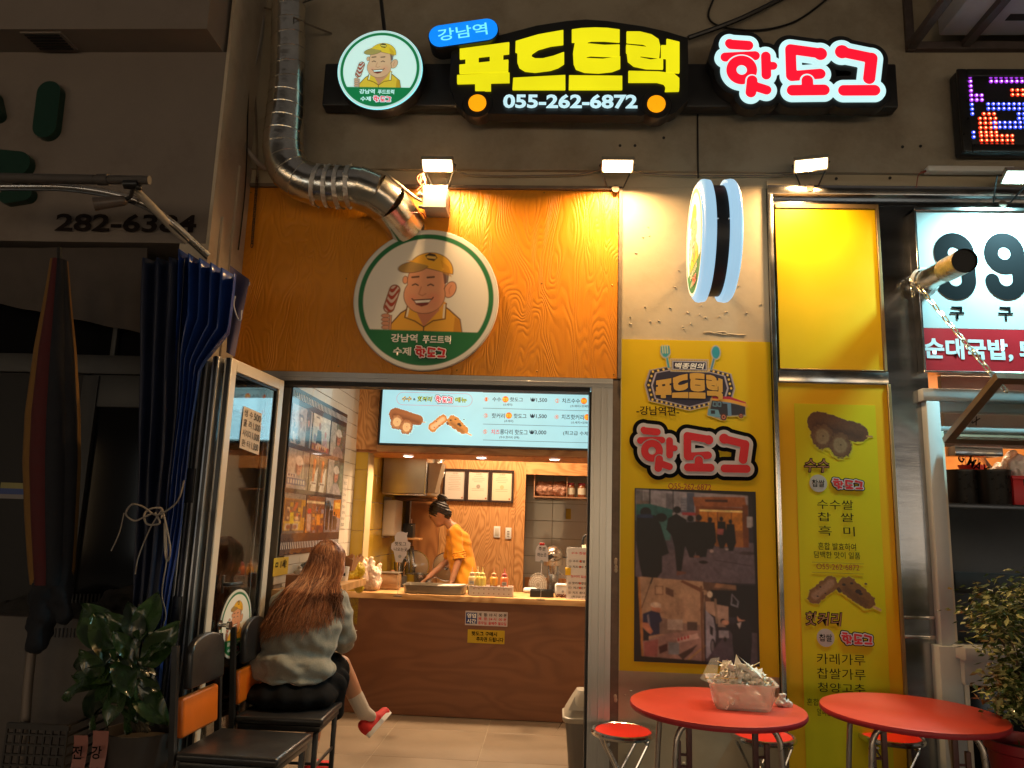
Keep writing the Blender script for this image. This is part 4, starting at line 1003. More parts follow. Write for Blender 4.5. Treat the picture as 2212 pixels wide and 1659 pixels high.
# spiral seams
def frame_at(s):
    for i in range(1,len(cum)):
        if cum[i]>=s:
            q=(s-cum[i-1])/(cum[i]-cum[i-1]+1e-9); return sp[i-1].lerp(sp[i],q),(sp[i]-sp[i-1]).normalized()
    return sp[-1],(sp[-1]-sp[-2]).normalized()
def ring(mb,s,r,w=.004,tiltv=None,n=32,rt=.0035):
    p,ax=frame_at(s); a_=ax.orthogonal().normalized(); b_=ax.cross(a_)
    pts=[p+(a_*math.cos(2*PI*k/n)+b_*math.sin(2*PI*k/n))*r+ax*(w*math.cos(2*PI*k/n)) for k in range(n)]
    mb.tube(pts,rt,6,closed=True)
s=.03
while s<cum[70]-.02:
    mb=MB(); ring(mb,s,rad(s),.022 if s<.72 else .0,rt=.0028); mb.out('seam',M_duct,t); s+=.10 if s<.72 else .085
# silver tape collars near the straight run
for s in (cum[72],cum[77],cum[82],cum[87]):
    p,ax=frame_at(s); mb=MB(); mb.cyl(p-ax*.013,p+ax*.013,rad(s)+.004,n=30,caps=False); 
    for k in range(26):
        an=rnd.uniform(0,2*PI); a_=ax.orthogonal().normalized(); b_=ax.cross(a_); q=p+(a_*math.cos(an)+b_*math.sin(an))*(rad(s)+.005)+ax*rnd.uniform(-.014,.014)
        mb.box(q,(.012,.003,.010),rot=euler(rnd.random()*3,rnd.random()*3,0))
    mb.out('foil_tape',mat('foil_tape',(.75,.72,.68),.3,metal=1,bump=1,bscale=90,bdist=.01),t)
# stepped collars of the last segments
s0=cum[91]; smax=cum[-1]; segs=4; 
for k in range(segs):
    a_=s0+(smax-s0)*k/segs; b_=s0+(smax-s0)*(k+1)/segs
    pa,ax=frame_at(a_); pb,_=frame_at(min(b_,smax)); d=(pb-pa).normalized(); r_=rad(9)+.004-.0025*k
    MB().cyl(pa-d*.012,pb+d*.004,r_+.0035,r_,32,caps=False).out('duct_segment',M_duct2 if k in(1,3) else M_duct,t)
p,ax=frame_at(smax-.01)
MB().lathe([(.098,.0),(.108,-.012),(.118,.0)],c=(p.x,.002,p.z),n=36,axis='y').out('foam_seal',mat('dark_seal',(.07,.035,.01),.7,bump=.5,bscale=80),t)
mb=MB(); mb.tube(smooth([p+Vector((.02,-.14,.05)),p+Vector((.07,-.15,.03)),p+Vector((.12,-.12,.04)),p+Vector((.14,-.08,.02))]),.003,5); mb.out('red_tie',mat('red_wire',(.6,.03,.02),.5),t)
# wall strap of the duct at the top
mb=MB(); mb.tube([W(566,15,y=-.03),W(590,22,y=-.16),W(640,40,y=-.34),W(664,52,y=-.2),W(716,72,y=-.04)],.006,6); mb.out('strap',M_trimb,t)
# cables in the corner left of the duct
M_pvc=mat('grey_pvc',(.33,.29,.25),.5)
t=thing('corner_cables','grey pvc pipe and dark cables running down the wall corner left of the duct','pipe',W(545,150,y=-.05))
MB().tube(smooth([W(562,-30,y=-.05),W(565,60,y=-.06),W(548,140,y=-.10),W(524,200,y=-.14),W(519,262,y=-.14),W(530,315,y=-.12),W(556,350,y=-.08),W(575,365,y=-.04)]),.016,10).out('pipe',M_pvc,t)
MB().tube(smooth([W(470,-10,y=-.45),W(505,60,y=-.4),W(535,120,y=-.2),W(535,250,y=-.15),W(530,400,y=-.13),W(515,540,y=-.12)]),.005,6).out('cable',M_blackmetal,t)
MB().tube(smooth([W(552,-20,y=-.04),W(546,100,y=-.05),W(553,250,y=-.05),W(556,380,y=-.05)]),.008,6).out('cable',M_trimb,t)
MB().tube(smooth([W(585,-10,y=-.1),W(600,20,y=-.3),W(640,10,y=-.3),W(700,-10,y=-.1)]),.006,6).out('cable',M_blackmetal,t)
# chain hanging at the panel edge
def chain(name,label,A_,B_,n,sag,m,r=.013,wr=.0028,elong=1.5):
    t=thing(name,label,'chain',A_)
    link=MB(); pts=[]
    for k in range(16):
        an=2*PI*k/16; x=math.cos(an)*r*.6; z=math.sin(an)*r*elong*.8+ (r*.35 if math.sin(an)>0 else -r*.35); pts.append((x,0,z))
    link.tube(pts,wr,6,closed=True); me=link.mesh('chain_link',m)
    A_,B_=Vector(A_),Vector(B_)
    def cp(u): return A_.lerp(B_,u)+Vector((0,0,-sag*4*u*(1-u)))
    for k in range(n):
        u=(k+.5)/n; p=cp(u); d=(cp(min(1,u+.01))-cp(max(0,u-.01))).normalized()
        o=link_mesh('chain_link',me,t,local=True); q=d.to_track_quat('Z','Y').to_matrix(); q=q@Matrix.Rotation(PI/2*(k%2)+.3,3,'Z')
        M4=q.to_4x4(); M4.translation=p-A_; o.matrix_local=M4
    return t
chain('hanging_chain','rusty chain hanging down the left edge of the orange plywood',W(556,378,y=-.04),W(544,532,y=-.04),20,0,mat('rusty_iron',(.09,.05,.03),.7,metal=.4,var=.3,vscale=60),r=.013)

# ================================================================ shop on the right
def R(px,py,y): p=W(px,py,y=y); return p.x,p.z
SX0=1.270
st=thing('shopfront_surround','stainless steel frame and cladding round the neighbouring shopfront','steel frame',(SX0,0,0))
ztop=W(1800,404,y=0).z
# plaster ledge above
S(MB().bb((SX0,-.022,ztop+.0),(9,.35,ztop+.03)).out('ledge_wall',M_plaster))
S(MB().bb((SX0,-.001,ztop+.0305),(9,.35,3.5745)).out('lintel_wall',M_plaster)) if ztop+.03<3.57 else None
zb_=W(1800,424,y=0).z
MB().rbox((SX0+.001,-.03,zb_),(9,.2,ztop-.001),.004).out('head_rail',M_steel2,st)
MB().bb((SX0+.001,.02,W(1800,442,y=.02).z),(9,.2,zb_-.001)).out('head_recess',M_steel,st)
# verticals
xl1=R(1676,800,0)[0]
MB().rbox((SX0+.001,-.03,0),(SX0+.028,.2,zb_-.001),.003).out('stile',M_steel2,st)
MB().bb((SX0+.029,.0,0),(xl1-.002,.2,zb_-.002)).out('stile_recess',M_steel,st)
# steel cladding behind everything right of the posters
MB().bb((xl1-.001,.03,0),(R(2010,900,.03)[0],.2,W(1800,442,y=.02).z-.001)).out('cladding',M_steel,st)
# upper plain yellow panel
x0,_=R(1679,620,-.0); x1,_=R(1906,620,-.0); _,z1=R(1800,452,-.0); _,z0=R(1800,798,0)
t=thing('yellow_sign','plain yellow acrylic panel at the top of the steel frame','sign panel',((x0+x1)/2,0,z0))
MB().rbox((x0,-.004,z0),(x1-.02,.029,z1),.002,seg=1).out('panel',M_yel,t)
mb=MB(); mb.rbox((x1-.019,-.012,z0-.006),(x1,.029,z1+.03),.002,seg=1); mb.rbox((x0,-.012,z1+.001),(x1-.02,.029,z1+.03),.002,seg=1); mb.rbox((x0,-.012,z0-.008),(x1-.02,.029,z0-.001),.002,seg=1)
mb.out('frame',mat('bronze_trim',(.30,.2,.09),.45,metal=.6),t)
zt1=z0-.012
# steel bar between
_,zl1=R(1800,829,0)
MB().rbox((x0-.01,-.01,zl1+.004),(x1+.004,.029,zt1),.003).out('mid_rail',M_steel2,st)
# lower poster
t=thing('menu_poster','tall yellow menu poster with two pictures of fried hot dogs in the steel frame','poster',((x0+x1)/2,0,0))
x1b=R(1934,1100,0)[0]; x0b=R(1686,1100,0)[0]
x0b=xl1+.002; x1b=x1+.012
MB().rbox((x0b,-.004,.15),(x1b-.02,.029,zl1),.002,seg=1).out('panel',mat('poster_orange_yellow',(.74,.40,.003),.5,spec=.3,var=.04,vscale=2),t)
MB().rbox((x1b-.019,-.014,.10),(x1b,.029,zl1+.002),.002,seg=1).out('side_trim',MATS['bronze_trim'],t)
YP=-.0055
def sp_(px,py): return R(px,py,YP)
def c4(x,y): return ((3072+x/1.62)*.54,(1024+y/1.62)*.54)
def c5(x,y): return ((3072+x/1.62)*.54,(2048+y/1.62)*.54)
gx0,gz1=sp_(*c4(170,955)); gx1,_=sp_(*c4(672,970)); 
MB().bb((gx0,YP,.17),(gx1+.02,-.0041,gz1)).out('green_field',mat('poster_green_yellow',(.60,.50,.006),.5,spec=.25,var=.05,vscale=3),t)
Y2=YP-.0012
def hotdogs_a(P,ox,oy,s,dark=1.0):
    """one whole sausage bun and two cut ones; local units: 0..420 x 0..300"""
    def q(p): return [(ox+x*s,oy+y*s) for x,y in p]
    c1=tuple(int(v*dark) for v in (138,84,48)); c2=tuple(int(v*dark) for v in (92,52,30)); c3=tuple(int(v*dark) for v in (206,168,116)); c4_=tuple(int(v*dark) for v in (170,122,78))
    n=(vnoise(P.X/s*.06,P.Y/s*.06,4)-.5)*16*s
    def rough(d,rgb,**k): P.fill(d+n,rgb,**k)
    rough(seg_d(P.X,P.Y,(ox+72*s,oy+72*s),(ox+330*s,oy+130*s),76*s,60*s),c1); rough(seg_d(P.X,P.Y,(ox+60*s,oy+85*s),(ox+330*s,oy+155*s),28*s,24*s),c2,op=.7,aa=20*s)
    P.line([(ox+380*s,oy+150*s),(ox+412*s,oy+152*s)],6*s,(170,120,70))
    for x,y in ((92,158),(204,212)):
        dd=np.hypot((P.X-ox-x*s),(P.Y-oy-y*s)*.88); P.fill(dd-76*s+n*1.8,c2,aa=5*s,op=.6); P.fill(dd-72*s+n*1.8,c1); P.fill(dd-60*s+n*2.2,c4_,op=.7,aa=9*s); P.fill(dd-43*s+n*.8,c3,aa=6*s); P.fill(dd-30*s+n*.6,c4_,op=.25,aa=10*s); P.ell(ox+(x+4)*s,oy+(y-2)*s,6*s,4*s,c2)
        P.fill(np.abs(dd-26*s)-1.5*s,c4_,op=.5)
def hotdogs_b(P,ox,oy,s,dark=1.0):
    c1=tuple(int(v*dark) for v in (170,112,52)); c2=tuple(int(v*dark) for v in (104,62,34)); c3=tuple(int(v*dark) for v in (214,158,116))
    n=(vnoise(P.X/s*.05,P.Y/s*.05,9)-.5)*26*s
    d=seg_d(P.X,P.Y,(ox+55*s,oy+150*s),(ox+160*s,oy+60*s),48*s,46*s); P.fill(d+n,c1); P.fill(d+24*s+n*.5,c3,aa=8*s)
    P.fill(seg_d(P.X,P.Y,(ox+260*s,oy+75*s),(ox+385*s,oy+170*s),58*s,48*s)+n,c1); P.fill(seg_d(P.X,P.Y,(ox+250*s,oy+100*s),(ox+370*s,oy+190*s),22*s,20*s)+n,c2,op=.6,aa=14*s)
    for x,y,r in ((330,110,20),(345,125,13),(290,60,10),(240,70,12),(90,90,7),(120,130,6),(70,150,7),(380,60,9)): P.ell(ox+x*s,oy+y*s,r*s,r*.7*s,(50,34,26))
    P.fill(seg_d(P.X,P.Y,(ox+205*s,oy+100*s),(ox+212*s,oy+112*s),12*s),c2); P.line([(ox+425*s,oy+205*s),(ox+462*s,oy+222*s)],8*s,(200,150,100))
def food(fn,bgm):
    bgc=np.array(bgm.node_tree.nodes['Principled BSDF'].inputs['Base Color'].default_value[:3])
    def f(X,Y):
        P=Paint(X,Y,(0,0,0)); P.C[:]=bgc; fn(P); P.C=np.clip(P.C*(1+.5*(vnoise(X*.11,Y*.11,3,5)-.5)[...,None]*(np.abs(P.C-bgc).sum(-1)>.03)[...,None]),0,1); return P
    return f
GM=MATS['poster_green_yellow']
def stretchP(fn,kx,ky,ox,oy):
    def g(P):
        X0,Y0=P.X,P.Y; P.X=(X0-ox)/kx; P.Y=(Y0-oy)/ky; fn(P); P.X,P.Y=X0,Y0
    return g
sheet_px('food_picture',t,250,1000,690,1350,150,115,food(lambda P:hotdogs_a(P,262,1015,1.0,.66),GM),Y2,conv=c4,bg=basecol(GM))
sheet_px('food_picture',t,240,392,735,660,160,90,food(lambda P:hotdogs_b(P,250,400,1.02,.7),GM),Y2,conv=c5,bg=basecol(GM))
tp=lambda body,x0,y0,x1,y1,conv,m,**k: text_px(t,body,*conv(x0,y0),*conv(x1,y1),Y2,m,**{**dict(off=.0012),**k})
tp('수수',230,1310,400,1405,c4,M_txt_dark,bold=.06,shear=.15); tp('수수',235,1315,395,1400,c4,mat('print_tan',(.36,.16,.07),.5),bold=.0,shear=.15,off=.0026)
def disc_px(parent,x,y,r,conv,m,body,mt):
    p=W(*conv(x,y),y=Y2); q=W(*conv(x+r,y),y=Y2); rr=q.x-p.x
    MB().lathe([(rr,0),(rr,-.0008),(.0005,-.0008)],c=(p.x,Y2,p.z),n=36,axis='y').out('white_disc',m,parent)
    text_px(parent,body,*conv(x-r*.72,y-r*.42),*conv(x+r*.72,y+r*.42),Y2-.001,mt,off=.001,bold=.01)
disc_px(t,326,1473,57,c4,mat('print_grey_white',(.42,.38,.34),.5),'찹쌀',M_txt_dark)
def logo_px(parent,x0,y0,x1,y1,conv,y,n=90,mw=None):
    A=W(*conv(x0,(y0+y1)/2),y=y); B=W(*conv(x1,(y0+y1)/2),y=y); T_=W(*conv((x0+x1)/2,y0),y=y); B2=W(*conv((x0+x1)/2,y1),y=y)
    hotdog_logo(parent,(0,y,0),UX,UZ,(A.x,B2.z,B.x,T_.z),(M_txt_red,mw or MATS['print_lilac_white'],M_txt_black),layers=(0,46,84),offs=(.0036,.0024,.0012),n=n)
logo_px(t,412,1438,622,1520,c4,Y2)
tp('수수쌀',318,1580,552,1642,c4,M_txt_dark)
tp('찹  쌀',322,5,556,62,c5,M_txt_dark); tp('흑  미',326,92,562,155,c5,M_txt_dark)
tp('혼합 발효하여',325,200,570,248,c5,M_txt_dark,bold=.005); tp('담백한 맛이 일품',298,258,598,302,c5,M_txt_dark,bold=.005)
tp('O55-262-6872',314,338,592,375,c5,M_txt_brown)
tp('핫커리',240,645,484,742,c5,M_txt_dark,bold=.06,shear=.15); tp('핫커리',245,650,479,737,c5,mat('print_tan'),bold=.0,shear=.15,off=.0026)
disc_px(t,374,815,57,c5,MATS['print_grey_white'],'찹쌀',M_txt_dark); logo_px(t,468,775,682,868,c5,Y2)
tp('카레가루',316,920,630,990,c5,M_txt_dark); tp('찹쌀가루',318,1015,632,1085,c5,M_txt_dark); tp('청양고추',322,1110,630,1172,c5,M_txt_dark)
tp('혼합 발효하여',252,1212,505,1258,c5,M_txt_dark); tp('알싸한 맛이 일품',318,1278,560,1325,c5,M_txt_dark)
mb=MB()
for y_ in (325,390): a_=W(*c5(285,y_),y=Y2); b_=W(*c5(620,y_),y=Y2); mb.bb((a_.x,Y2-.0008,a_.z-.0015),(b_.x,Y2,a_.z+.0015))
mb.out('rule_line',mat('print_olive',(.30,.24,.01),.5),t)
# number sign -----------------------------------------------------------------------
x0,z1=R(1978,456,-.04); _,z0=R(2000,800,-.04); zr=R(1996,709,-.04)[1]
t=thing('number_sign','white restaurant sign with big black nines above a red band','sign',(x0,0,z0))
MB().rbox((x0,-.04,zr),(5.5,.029,z1),.003,seg=1).out('board',mat('white_banner',(.44,.49,.50),.4,var=.03,vscale=2),t)
MB().bb((x0,-.041,z0),(5.5,.029,zr-.0005)).out('red_band',mat('red_banner',(.40,.010,.018),.4,var=.04,vscale=3),t)
mb=MB(); mb.rbox((x0-.014,-.05,z0),(x0-.0005,.029,z1+.02),.002,seg=1); mb.rbox((x0-.014,-.055,z1+.0005),(5.5,.029,z1+.022),.002,seg=1); mb.rbox((x0-.014,-.05,z0-.014),(5.5,.029,z0-.0005),.002,seg=1); mb.out('frame',M_steel2,t)
def nine(cx0,wpx):
    # bold numeral 9 as distance field, box 0..1 x 0..1.62, y down
    def f(X,Y):
        o=np.abs(np.hypot((X-.5)/.30,(Y-.50)/.30)*.30-.30)-.17
        ring=np.abs(np.hypot((X-.5)*1.0,(Y-.48)*.95)-.31)-.165
        arm=np.maximum(np.abs(X-.81)-.165,np.maximum(.46-Y,Y-1.12))
        hook=np.maximum(np.abs(np.hypot(X-.49,Y-1.12)-.32)-.165,1.12-Y); tip=np.hypot(X-.17,Y-1.14)-.165
        return np.minimum(np.minimum(ring,arm),np.minimum(hook,tip))
    return f
for k,(pa,pb) in enumerate(((2018,2110),(2127,2219))):
    A=W(pa,590,y=-.042); B=W(pb,590,y=-.042); T_=W((pa+pb)/2,505,y=-.042); B2=W((pa+pb)/2,648,y=-.042)
    xs=np.linspace(-.05,1.05,70); ys=np.linspace(-.05,1.7,110); X,Y=np.meshgrid(xs,ys)
    iso_mesh(nine(0,0)(X,Y),xs,ys,lambda u,v:Vector((A.x+u*(B.x-A.x),-.0425,T_.z+v/1.61*(B2.z-T_.z)))).out('numeral',M_txt_black,t)
text_px(t,'구',2052,662,2083,690,-.0415,M_txt_black,bold=.03,off=.001); text_px(t,'구',2156,663,2188,692,-.0415,M_txt_black,bold=.03,off=.001)
text_px(t,'순대국밥, 돼',1996,732,2244,780,-.042,mat('print_cool_white',(.62,.68,.72),.5),bold=.035,off=.001)
# vent pipe through the sign
A=W(1998,607,y=-.04); B=W(2084,563,y=-.60)
t=thing('vent_pipe','foil wrapped exhaust pipe sticking out through the number sign','pipe',A)
d=(B-A).normalized()
MB().cyl(A+d*-.05,B,.062,.062,28,caps=False).out('pipe',M_duct2,t)
mb=MB(); mb.cyl(B-d*.24,B-d*.001,.064,.064,28,caps=False); mb.out('foil_sleeve',mat('foil_sleeve',(.5,.42,.3),.35,metal=.9,bump=1,bscale=40,bdist=.01,var=.25,vscale=20),t)
MB().cyl(B-d*.02,B-d*.018,.060,n=28).out('dark_mouth',M_black,t)
MB().lathe([(.063,0),(.085,.0),(.07,-.012)],c=(A.x,-.043,A.z),n=28,axis='y').out('collar',mat('clear_tape',(.6,.6,.58),.2,alpha=.6),t)
mb=MB(); a_=d.orthogonal().normalized(); b_=d.cross(a_)
for i in range(5):
    for j in range(6):
        an=1.8+i*.16; p=B-d*(.05+.022*j)+(a_*math.cos(an)+b_*math.sin(an))*.0652; mb.box(p,(.004,.004,.010),rot=euler(.4,.2,.3))
mb.out('printed_marks',M_txt_black,t)
# chain from the hook to the flap
H=W(1968,600,y=-.03); 
flap_h0=W(2037,952,y=-.06); 
FA=W(2174,846,y=-.52)
chain('support_chain','steel chain from the wall hook down to the tilted window sash',H,FA,19,.0,mat('galv_chain',(.75,.68,.55),.25,metal=1),r=.020,wr=.0042)
t=thing('wall_hook','small wall hook with a short spare end of chain beside the number sign','hook',H)
MB().tube(smooth([H+Vector((0,.05,.01)),H+Vector((0,.01,.015)),H+Vector((.0,-.01,.0)),H+Vector((0,.0,-.02))]),.006,8).out('hook',M_chrome,t)
link=MB(); link.tube([(math.cos(2*PI*k/12)*.01,0,math.sin(2*PI*k/12)*.018) for k in range(12)],.004,6,closed=True); me=link.mesh('chain_link',MATS['galv_chain'])
for k in range(4):
    o=link_mesh('chain_link',me,t,local=True); o.location=(-.004+.002*k,-.01,-.02-.028*k); o.rotation_euler=(0,0,PI/2*(k%2)+.3)
# window opening of the right shop -------------------------------------------------
xw0=R(2001,900,-.02)[0]
zw1=R(2050,840,-.02)[1]; 
wf=thing('window_frame','white painted window frame of the neighbouring kitchen','window frame',(xw0,0,0))
M_wf=mat('white_painted_frame',(.50,.53,.55),.45,var=.06,vscale=8,bump=.1,bscale=30)
zr1=R(2050,867,-.02)[1]; zr2=R(2050,887,-.02)[1]; zr3=R(2050,941,-.02)[1]; zr4=R(2050,928,-.02)[1]
xw1=R(2030,900,-.02)[0]
MB().rbox((xw0-.015,-.03,zr1),(5.5,.10,zw1),.004).out('top_rail',M_wf,wf)
MB().rbox((xw0,-.03,.70),(xw1,.10,zr1-.001),.004).out('stile',M_wf,wf)
MB().rbox((xw1+.001,-.01,.70),(xw1+.022,.09,zr4-.001),.003).out('inner_stile',M_alu_white,wf)
mb=MB(); mb.rbox((xw1+.001,-.01,zr2),(5.5,.08,zr1-.001),.003); mb.rbox((xw1+.001,-.01,zr4-.01),(5.5,.08,zr4+.02),.003); mb.rbox((xw1+.001,-.0,R(2050,955,-.02)[1]),(5.5,.08,zr4-.011),.003)
mb.out('transom',M_wf,wf)
MB().bb((xw1+.023,.03,zr4+.02),(5.5,.034,zr2)).out('pane',M_glass,wf)
# tilted sash held by the chain
t=thing('tilted_sash','brown aluminium window sash tilted outwards and hung on a chain','window sash',flap_h0)
M_br=mat('bronze_aluminium',(.25,.17,.11),.4,metal=.5,var=.1,vscale=20)
P0=W(2037,952,y=-.05); P1=W(2214,812,y=-.62)
up=P1-P0; up.x=0; Ls_=up.length; upn=up.normalized(); nrm=Vector((1,0,0)).cross(upn)
wS=2.2
def bar(mb,o,a,b,w1,w2):
    pass
RM=Matrix(((1,upn.x,nrm.x),(0,upn.y,nrm.y),(0,upn.z,nrm.z)))
def sbar(name,u0,u1,v0,v1,th=.035,m=M_br):
    bm=MB(); c_=P0+Vector((1,0,0))*((u0+u1)/2)+upn*((v0+v1)/2)
    bm.box(c_,(u1-u0,v1-v0,th),rot=RM); return bm.out(name,m,t)
sbar('side_rail',0,.045,0,Ls_); sbar('bottom_rail',.046,wS,0,.05); sbar('top_rail',.046,wS,Ls_-.05,Ls_)
sbar('glass_bead',.046,.058,.051,Ls_-.051,.015,M_wf)
sbar('pane',.058,wS-.02,.051,Ls_-.051,.005,M_glass)
# kitchen of the right shop
YW=.11
rk=MB(); rk.bb((xw1-.05,1.6,0),(5.5,1.7,2.9)); S(rk.out('neighbour_back_wall',mat('orange_board_wall',(.50,.20,.05),.5,var=.25,vscale=4,dirt=.3)))
S(MB().bb((1.96,YW,0),(2.06,1.6,2.9)).out('neighbour_side_wall',M_grout)); S(MB().bb((2.06,YW,2.9),(5.5,1.7,3.0)).out('neighbour_ceiling',M_grout))
area_lamp('neighbour_kitchen_lamp',(3.0,.9,2.85),(0,0,-1),.8,.4,45,(1,.66,.38))
t=thing('ceiling_strip_light','flat lit ceiling panel in the neighbouring kitchen','ceiling light',(3.0,.9,2.88)); MB().bb((-.4,-.2,0),(.4,.2,.015)).out('diffuser',MATS['lit_diffuser'],t,local=True)
t=thing('insulation_board','grey foil insulation boards with black printing inside the kitchen window','insulation board',(3.0,.9,2.0))
a=W(2038,893,y=.55); b=W(2230,1010,y=.55)
mb=MB(); mb.rbox((a.x,.55,b.z+.12),(4.2,.60,a.z+.25),.003); mb.out('board',mat('insulation_foil',(.33,.34,.33),.4,metal=.2,var=.1,vscale=4),t)
text(t,'MAX',(0,.549,0),UX,UZ,(W(2083,905,y=.55).x,W(2083,912,y=.55).z,W(2115,905,y=.55).x,W(2083,893,y=.55).z),M_txt_black,rot=-.55,off=.001,bold=.02)
text(t,'G MAX',(0,.549,0),UX,UZ,(W(2068,1010,y=.55).x,W(2083,1012,y=.55).z,W(2130,905,y=.55).x,W(2083,990,y=.55).z),M_txt_black,rot=-.5,off=.001,bold=.02)
MB().rbox((a.x-.02,.40,b.z+.05),(W(2150,1010,y=.5).x,.52,b.z+.11),.005).out('shelf_lip',M_steel,t)
# black pots, crate, bags on a dark bench
zc=W(2100,1090,y=.28).z
t=thing('kitchen_bench','dark cooker bench under the neighbouring kitchen window','bench',(3.4,.5,0))
MB().rbox((xw1+.024,.13,.70),(5.4,.80,zc),.008).out('bench_body',mat('dark_bench',(.03,.032,.036),.35,metal=.3,var=.3,vscale=3),t)
MB().rbox((xw1+.024,.12,zc-.03),(5.4,.129,zc),.003).out('front_lip',mat('dark_lip',(.08,.08,.085),.3,metal=.8),t)
MB().rbox((R(2060,1225,.12)[0],.112,R(2060,1280,.12)[1]),(5.4,.1195,R(2060,1235,.12)[1]),.003).out('grill_panel',M_black,t)
M_pot=mat('black_pot',(.02,.018,.017),.3,var=.3,vscale=20)
def pot(name,label,pxl,pxr,ztop_px,y,group=None):
    A=W(pxl,1050,y=y); B=W(pxr,1050,y=y); r=(B.x-A.x)/2; cx_=(A.x+B.x)/2; zt_=W((pxl+pxr)/2,ztop_px,y=y).z
    t=thing(name,label,'pot',(cx_,y,zc),group=group)
    h=zt_-zc
    MB().lathe([(.001,0),(r*.93,0),(r*.97,.01),(r,h-.01),(r*1.04,h),(r*1.02,h+.006),(r*.97,h),(r*.95,.02),(.001,.02)],n=40).out('body',M_pot,t,local=True)
    mb=MB()
    for k in range(3): mb.tube([(r*1.0*math.cos(-.5+.1*i),r*1.0*math.sin(-.5+.1*i),h*(.25+.25*k)) for i in range(6)],.003,5)
    mb.out('rib',M_steel2,t,local=True); return t
pot('stock_pot','black stock pot beside the window frame of the neighbouring kitchen',2044,2112,1018,.50)
pot('stock_pot','black stock pot next to the red crate in the neighbouring kitchen',2112,2181,1018,.42)
t=thing('red_bowl','small red bowl with wires behind the black pots','bowl',W(2100,1012,y=.75))
MB().lathe([(.001,0),(.06,0),(.085,.06),(.08,.06),(.055,.01),(.001,.01)],n=24).out('bowl',mat('red_plastic',(.5,.02,.02),.4),t,local=True,loc=(0,0,-.04))
mb=MB()
for k in range(5): mb.tube(smooth([Vector((-.05+.02*k,0,.0)),Vector((-.07+.03*k,0,.07)),Vector((.0+.02*k,0,.09+.01*k)),Vector((.09,0,.03+.01*k)),Vector((.12+.01*k,0,-.03))]),.0025,5)
mb.out('wires',M_wire,t,local=True)
a=W(2183,1028,y=.36); z0_=zc
t=thing('red_crate','red plastic crate on the bench in the neighbouring kitchen','crate',(a.x+.2,.36,z0_))
h=a.z-z0_; M_rc=mat('red_crate_plastic',(.60,.015,.02),.4)
mb=MB(); mb.rbox((a.x,.34,z0_+.001),(a.x+.5,.352,z0_+h),.003); mb.rbox((a.x,.352,z0_+.001),(a.x+.012,.62,z0_+h),.003); mb.rbox((a.x,.61,z0_),(a.x+.5,.62,z0_+h),.003); mb.bb((a.x,.34,z0_+.001),(a.x+.5,.62,z0_+.01)); mb.rbox((a.x-.008,.33,z0_+h-.02),(a.x+.5,.339,z0_+h),.002)
mb.out('crate_body',M_rc,t)
mb=MB()
for r_ in range(2):
    for k in range(12): mb.bb((a.x+.06+.018*k,.3385,z0_+.04+r_*.085),(a.x+.069+.018*k,.3398,z0_+.10+r_*.085))
mb.out('slots',M_black,t,kind='stuff')
M_bag=mat('clear_bag',(.75,.72,.66),.25,trans=.35,alpha=.75,bump=.8,bscale=30,bdist=.02); M_bagw=mat('white_bag',(.72,.70,.68),.45,bump=.6,bscale=22,bdist=.02,sss=.1)
def lump(seed,amp,freq=14):
    def w(co,n): return co+n*(mnoise.noise(Vector(co)*freq+Vector((seed,0,0)))*amp+abs(mnoise.noise(Vector(co)*freq*2.3))*amp*.6)
    return w
for k,(px,py,r,y,lb,m) in enumerate(((2160,1018,.07,.62,'crumpled clear bag lying flat behind the second black pot',M_bag),(2186,995,.075,.60,'round knotted clear bag standing behind the red crate',M_bag),(2206,1008,.085,.45,'white knotted plastic bag on the red crate at the picture edge',M_bagw))):
    p=W(px,py,y=y); blob('plastic_bag',[(p+Vector((0,0,-.02)),r*.9,p+Vector((0,0,r*.4)),r*.45)],.008,m,smooth=2,warp=lump(k*3.1,.02),label=lb,cat='bag')
# lower part: sill, lower window
zs1=W(2100,1397,y=-.10).z; zs0=W(2100,1425,y=-.10).z
t=thing('lower_cabinet','white framed lower cabinet window under the kitchen sill','cabinet',(xw0,0,0))
xs0=W(2072,1400,y=-.10).x
MB().rbox((xs0,-.16,zs0),(5.5,.05,zs1),.004).out('sill',M_wf,t)
MB().rbox((xs0+.02,-.10,zs0-.13),(5.5,.05,zs0-.001),.004).out('upper_rail',M_wf,t)
MB().rbox((xw0-.03,-.06,0),(xs0+.03,.05,zs1-.01),.004).out('stile',M_wf,t)
MB().rbox((xs0+.032,-.06,.0),(xs0+.06,.05,zs0-.131),.003).out('inner_stile',M_alu_white,t)
MB().rbox((xs0+.061,-.05,.22),(5.5,-.04,zs0-.131),.003).out('pane',M_darkglass,t)
MB().rbox((xs0+.061,-.055,.0),(5.5,.03,.2195),.003).out('bottom_panel',mat('cool_white_panel',(.38,.42,.43),.5,var=.06),t)
a=W(2131,1638,y=-.055); text(t,'UPNG',(0,-.0555,0),UX,UZ,(a.x,a.z-.02,a.x+.11,a.z+.02),mat('print_blue',(.04,.10,.30),.5),off=.002,bold=.02,shear=.2)
mb=MB()
p=W(2000,1376,y=.02); mb.rbox((R(1945,1376,.02)[0],.018,p.z-.012),(xw0-.002,.0295,p.z+.01),.003); mb.rbox((R(1945,1376,.02)[0],.015,W(2000,1330,y=.02).z-.02),(xw0-.002,.0295,W(2000,1330,y=.02).z),.003)
mb.out('cross_strip',M_steel2,st)
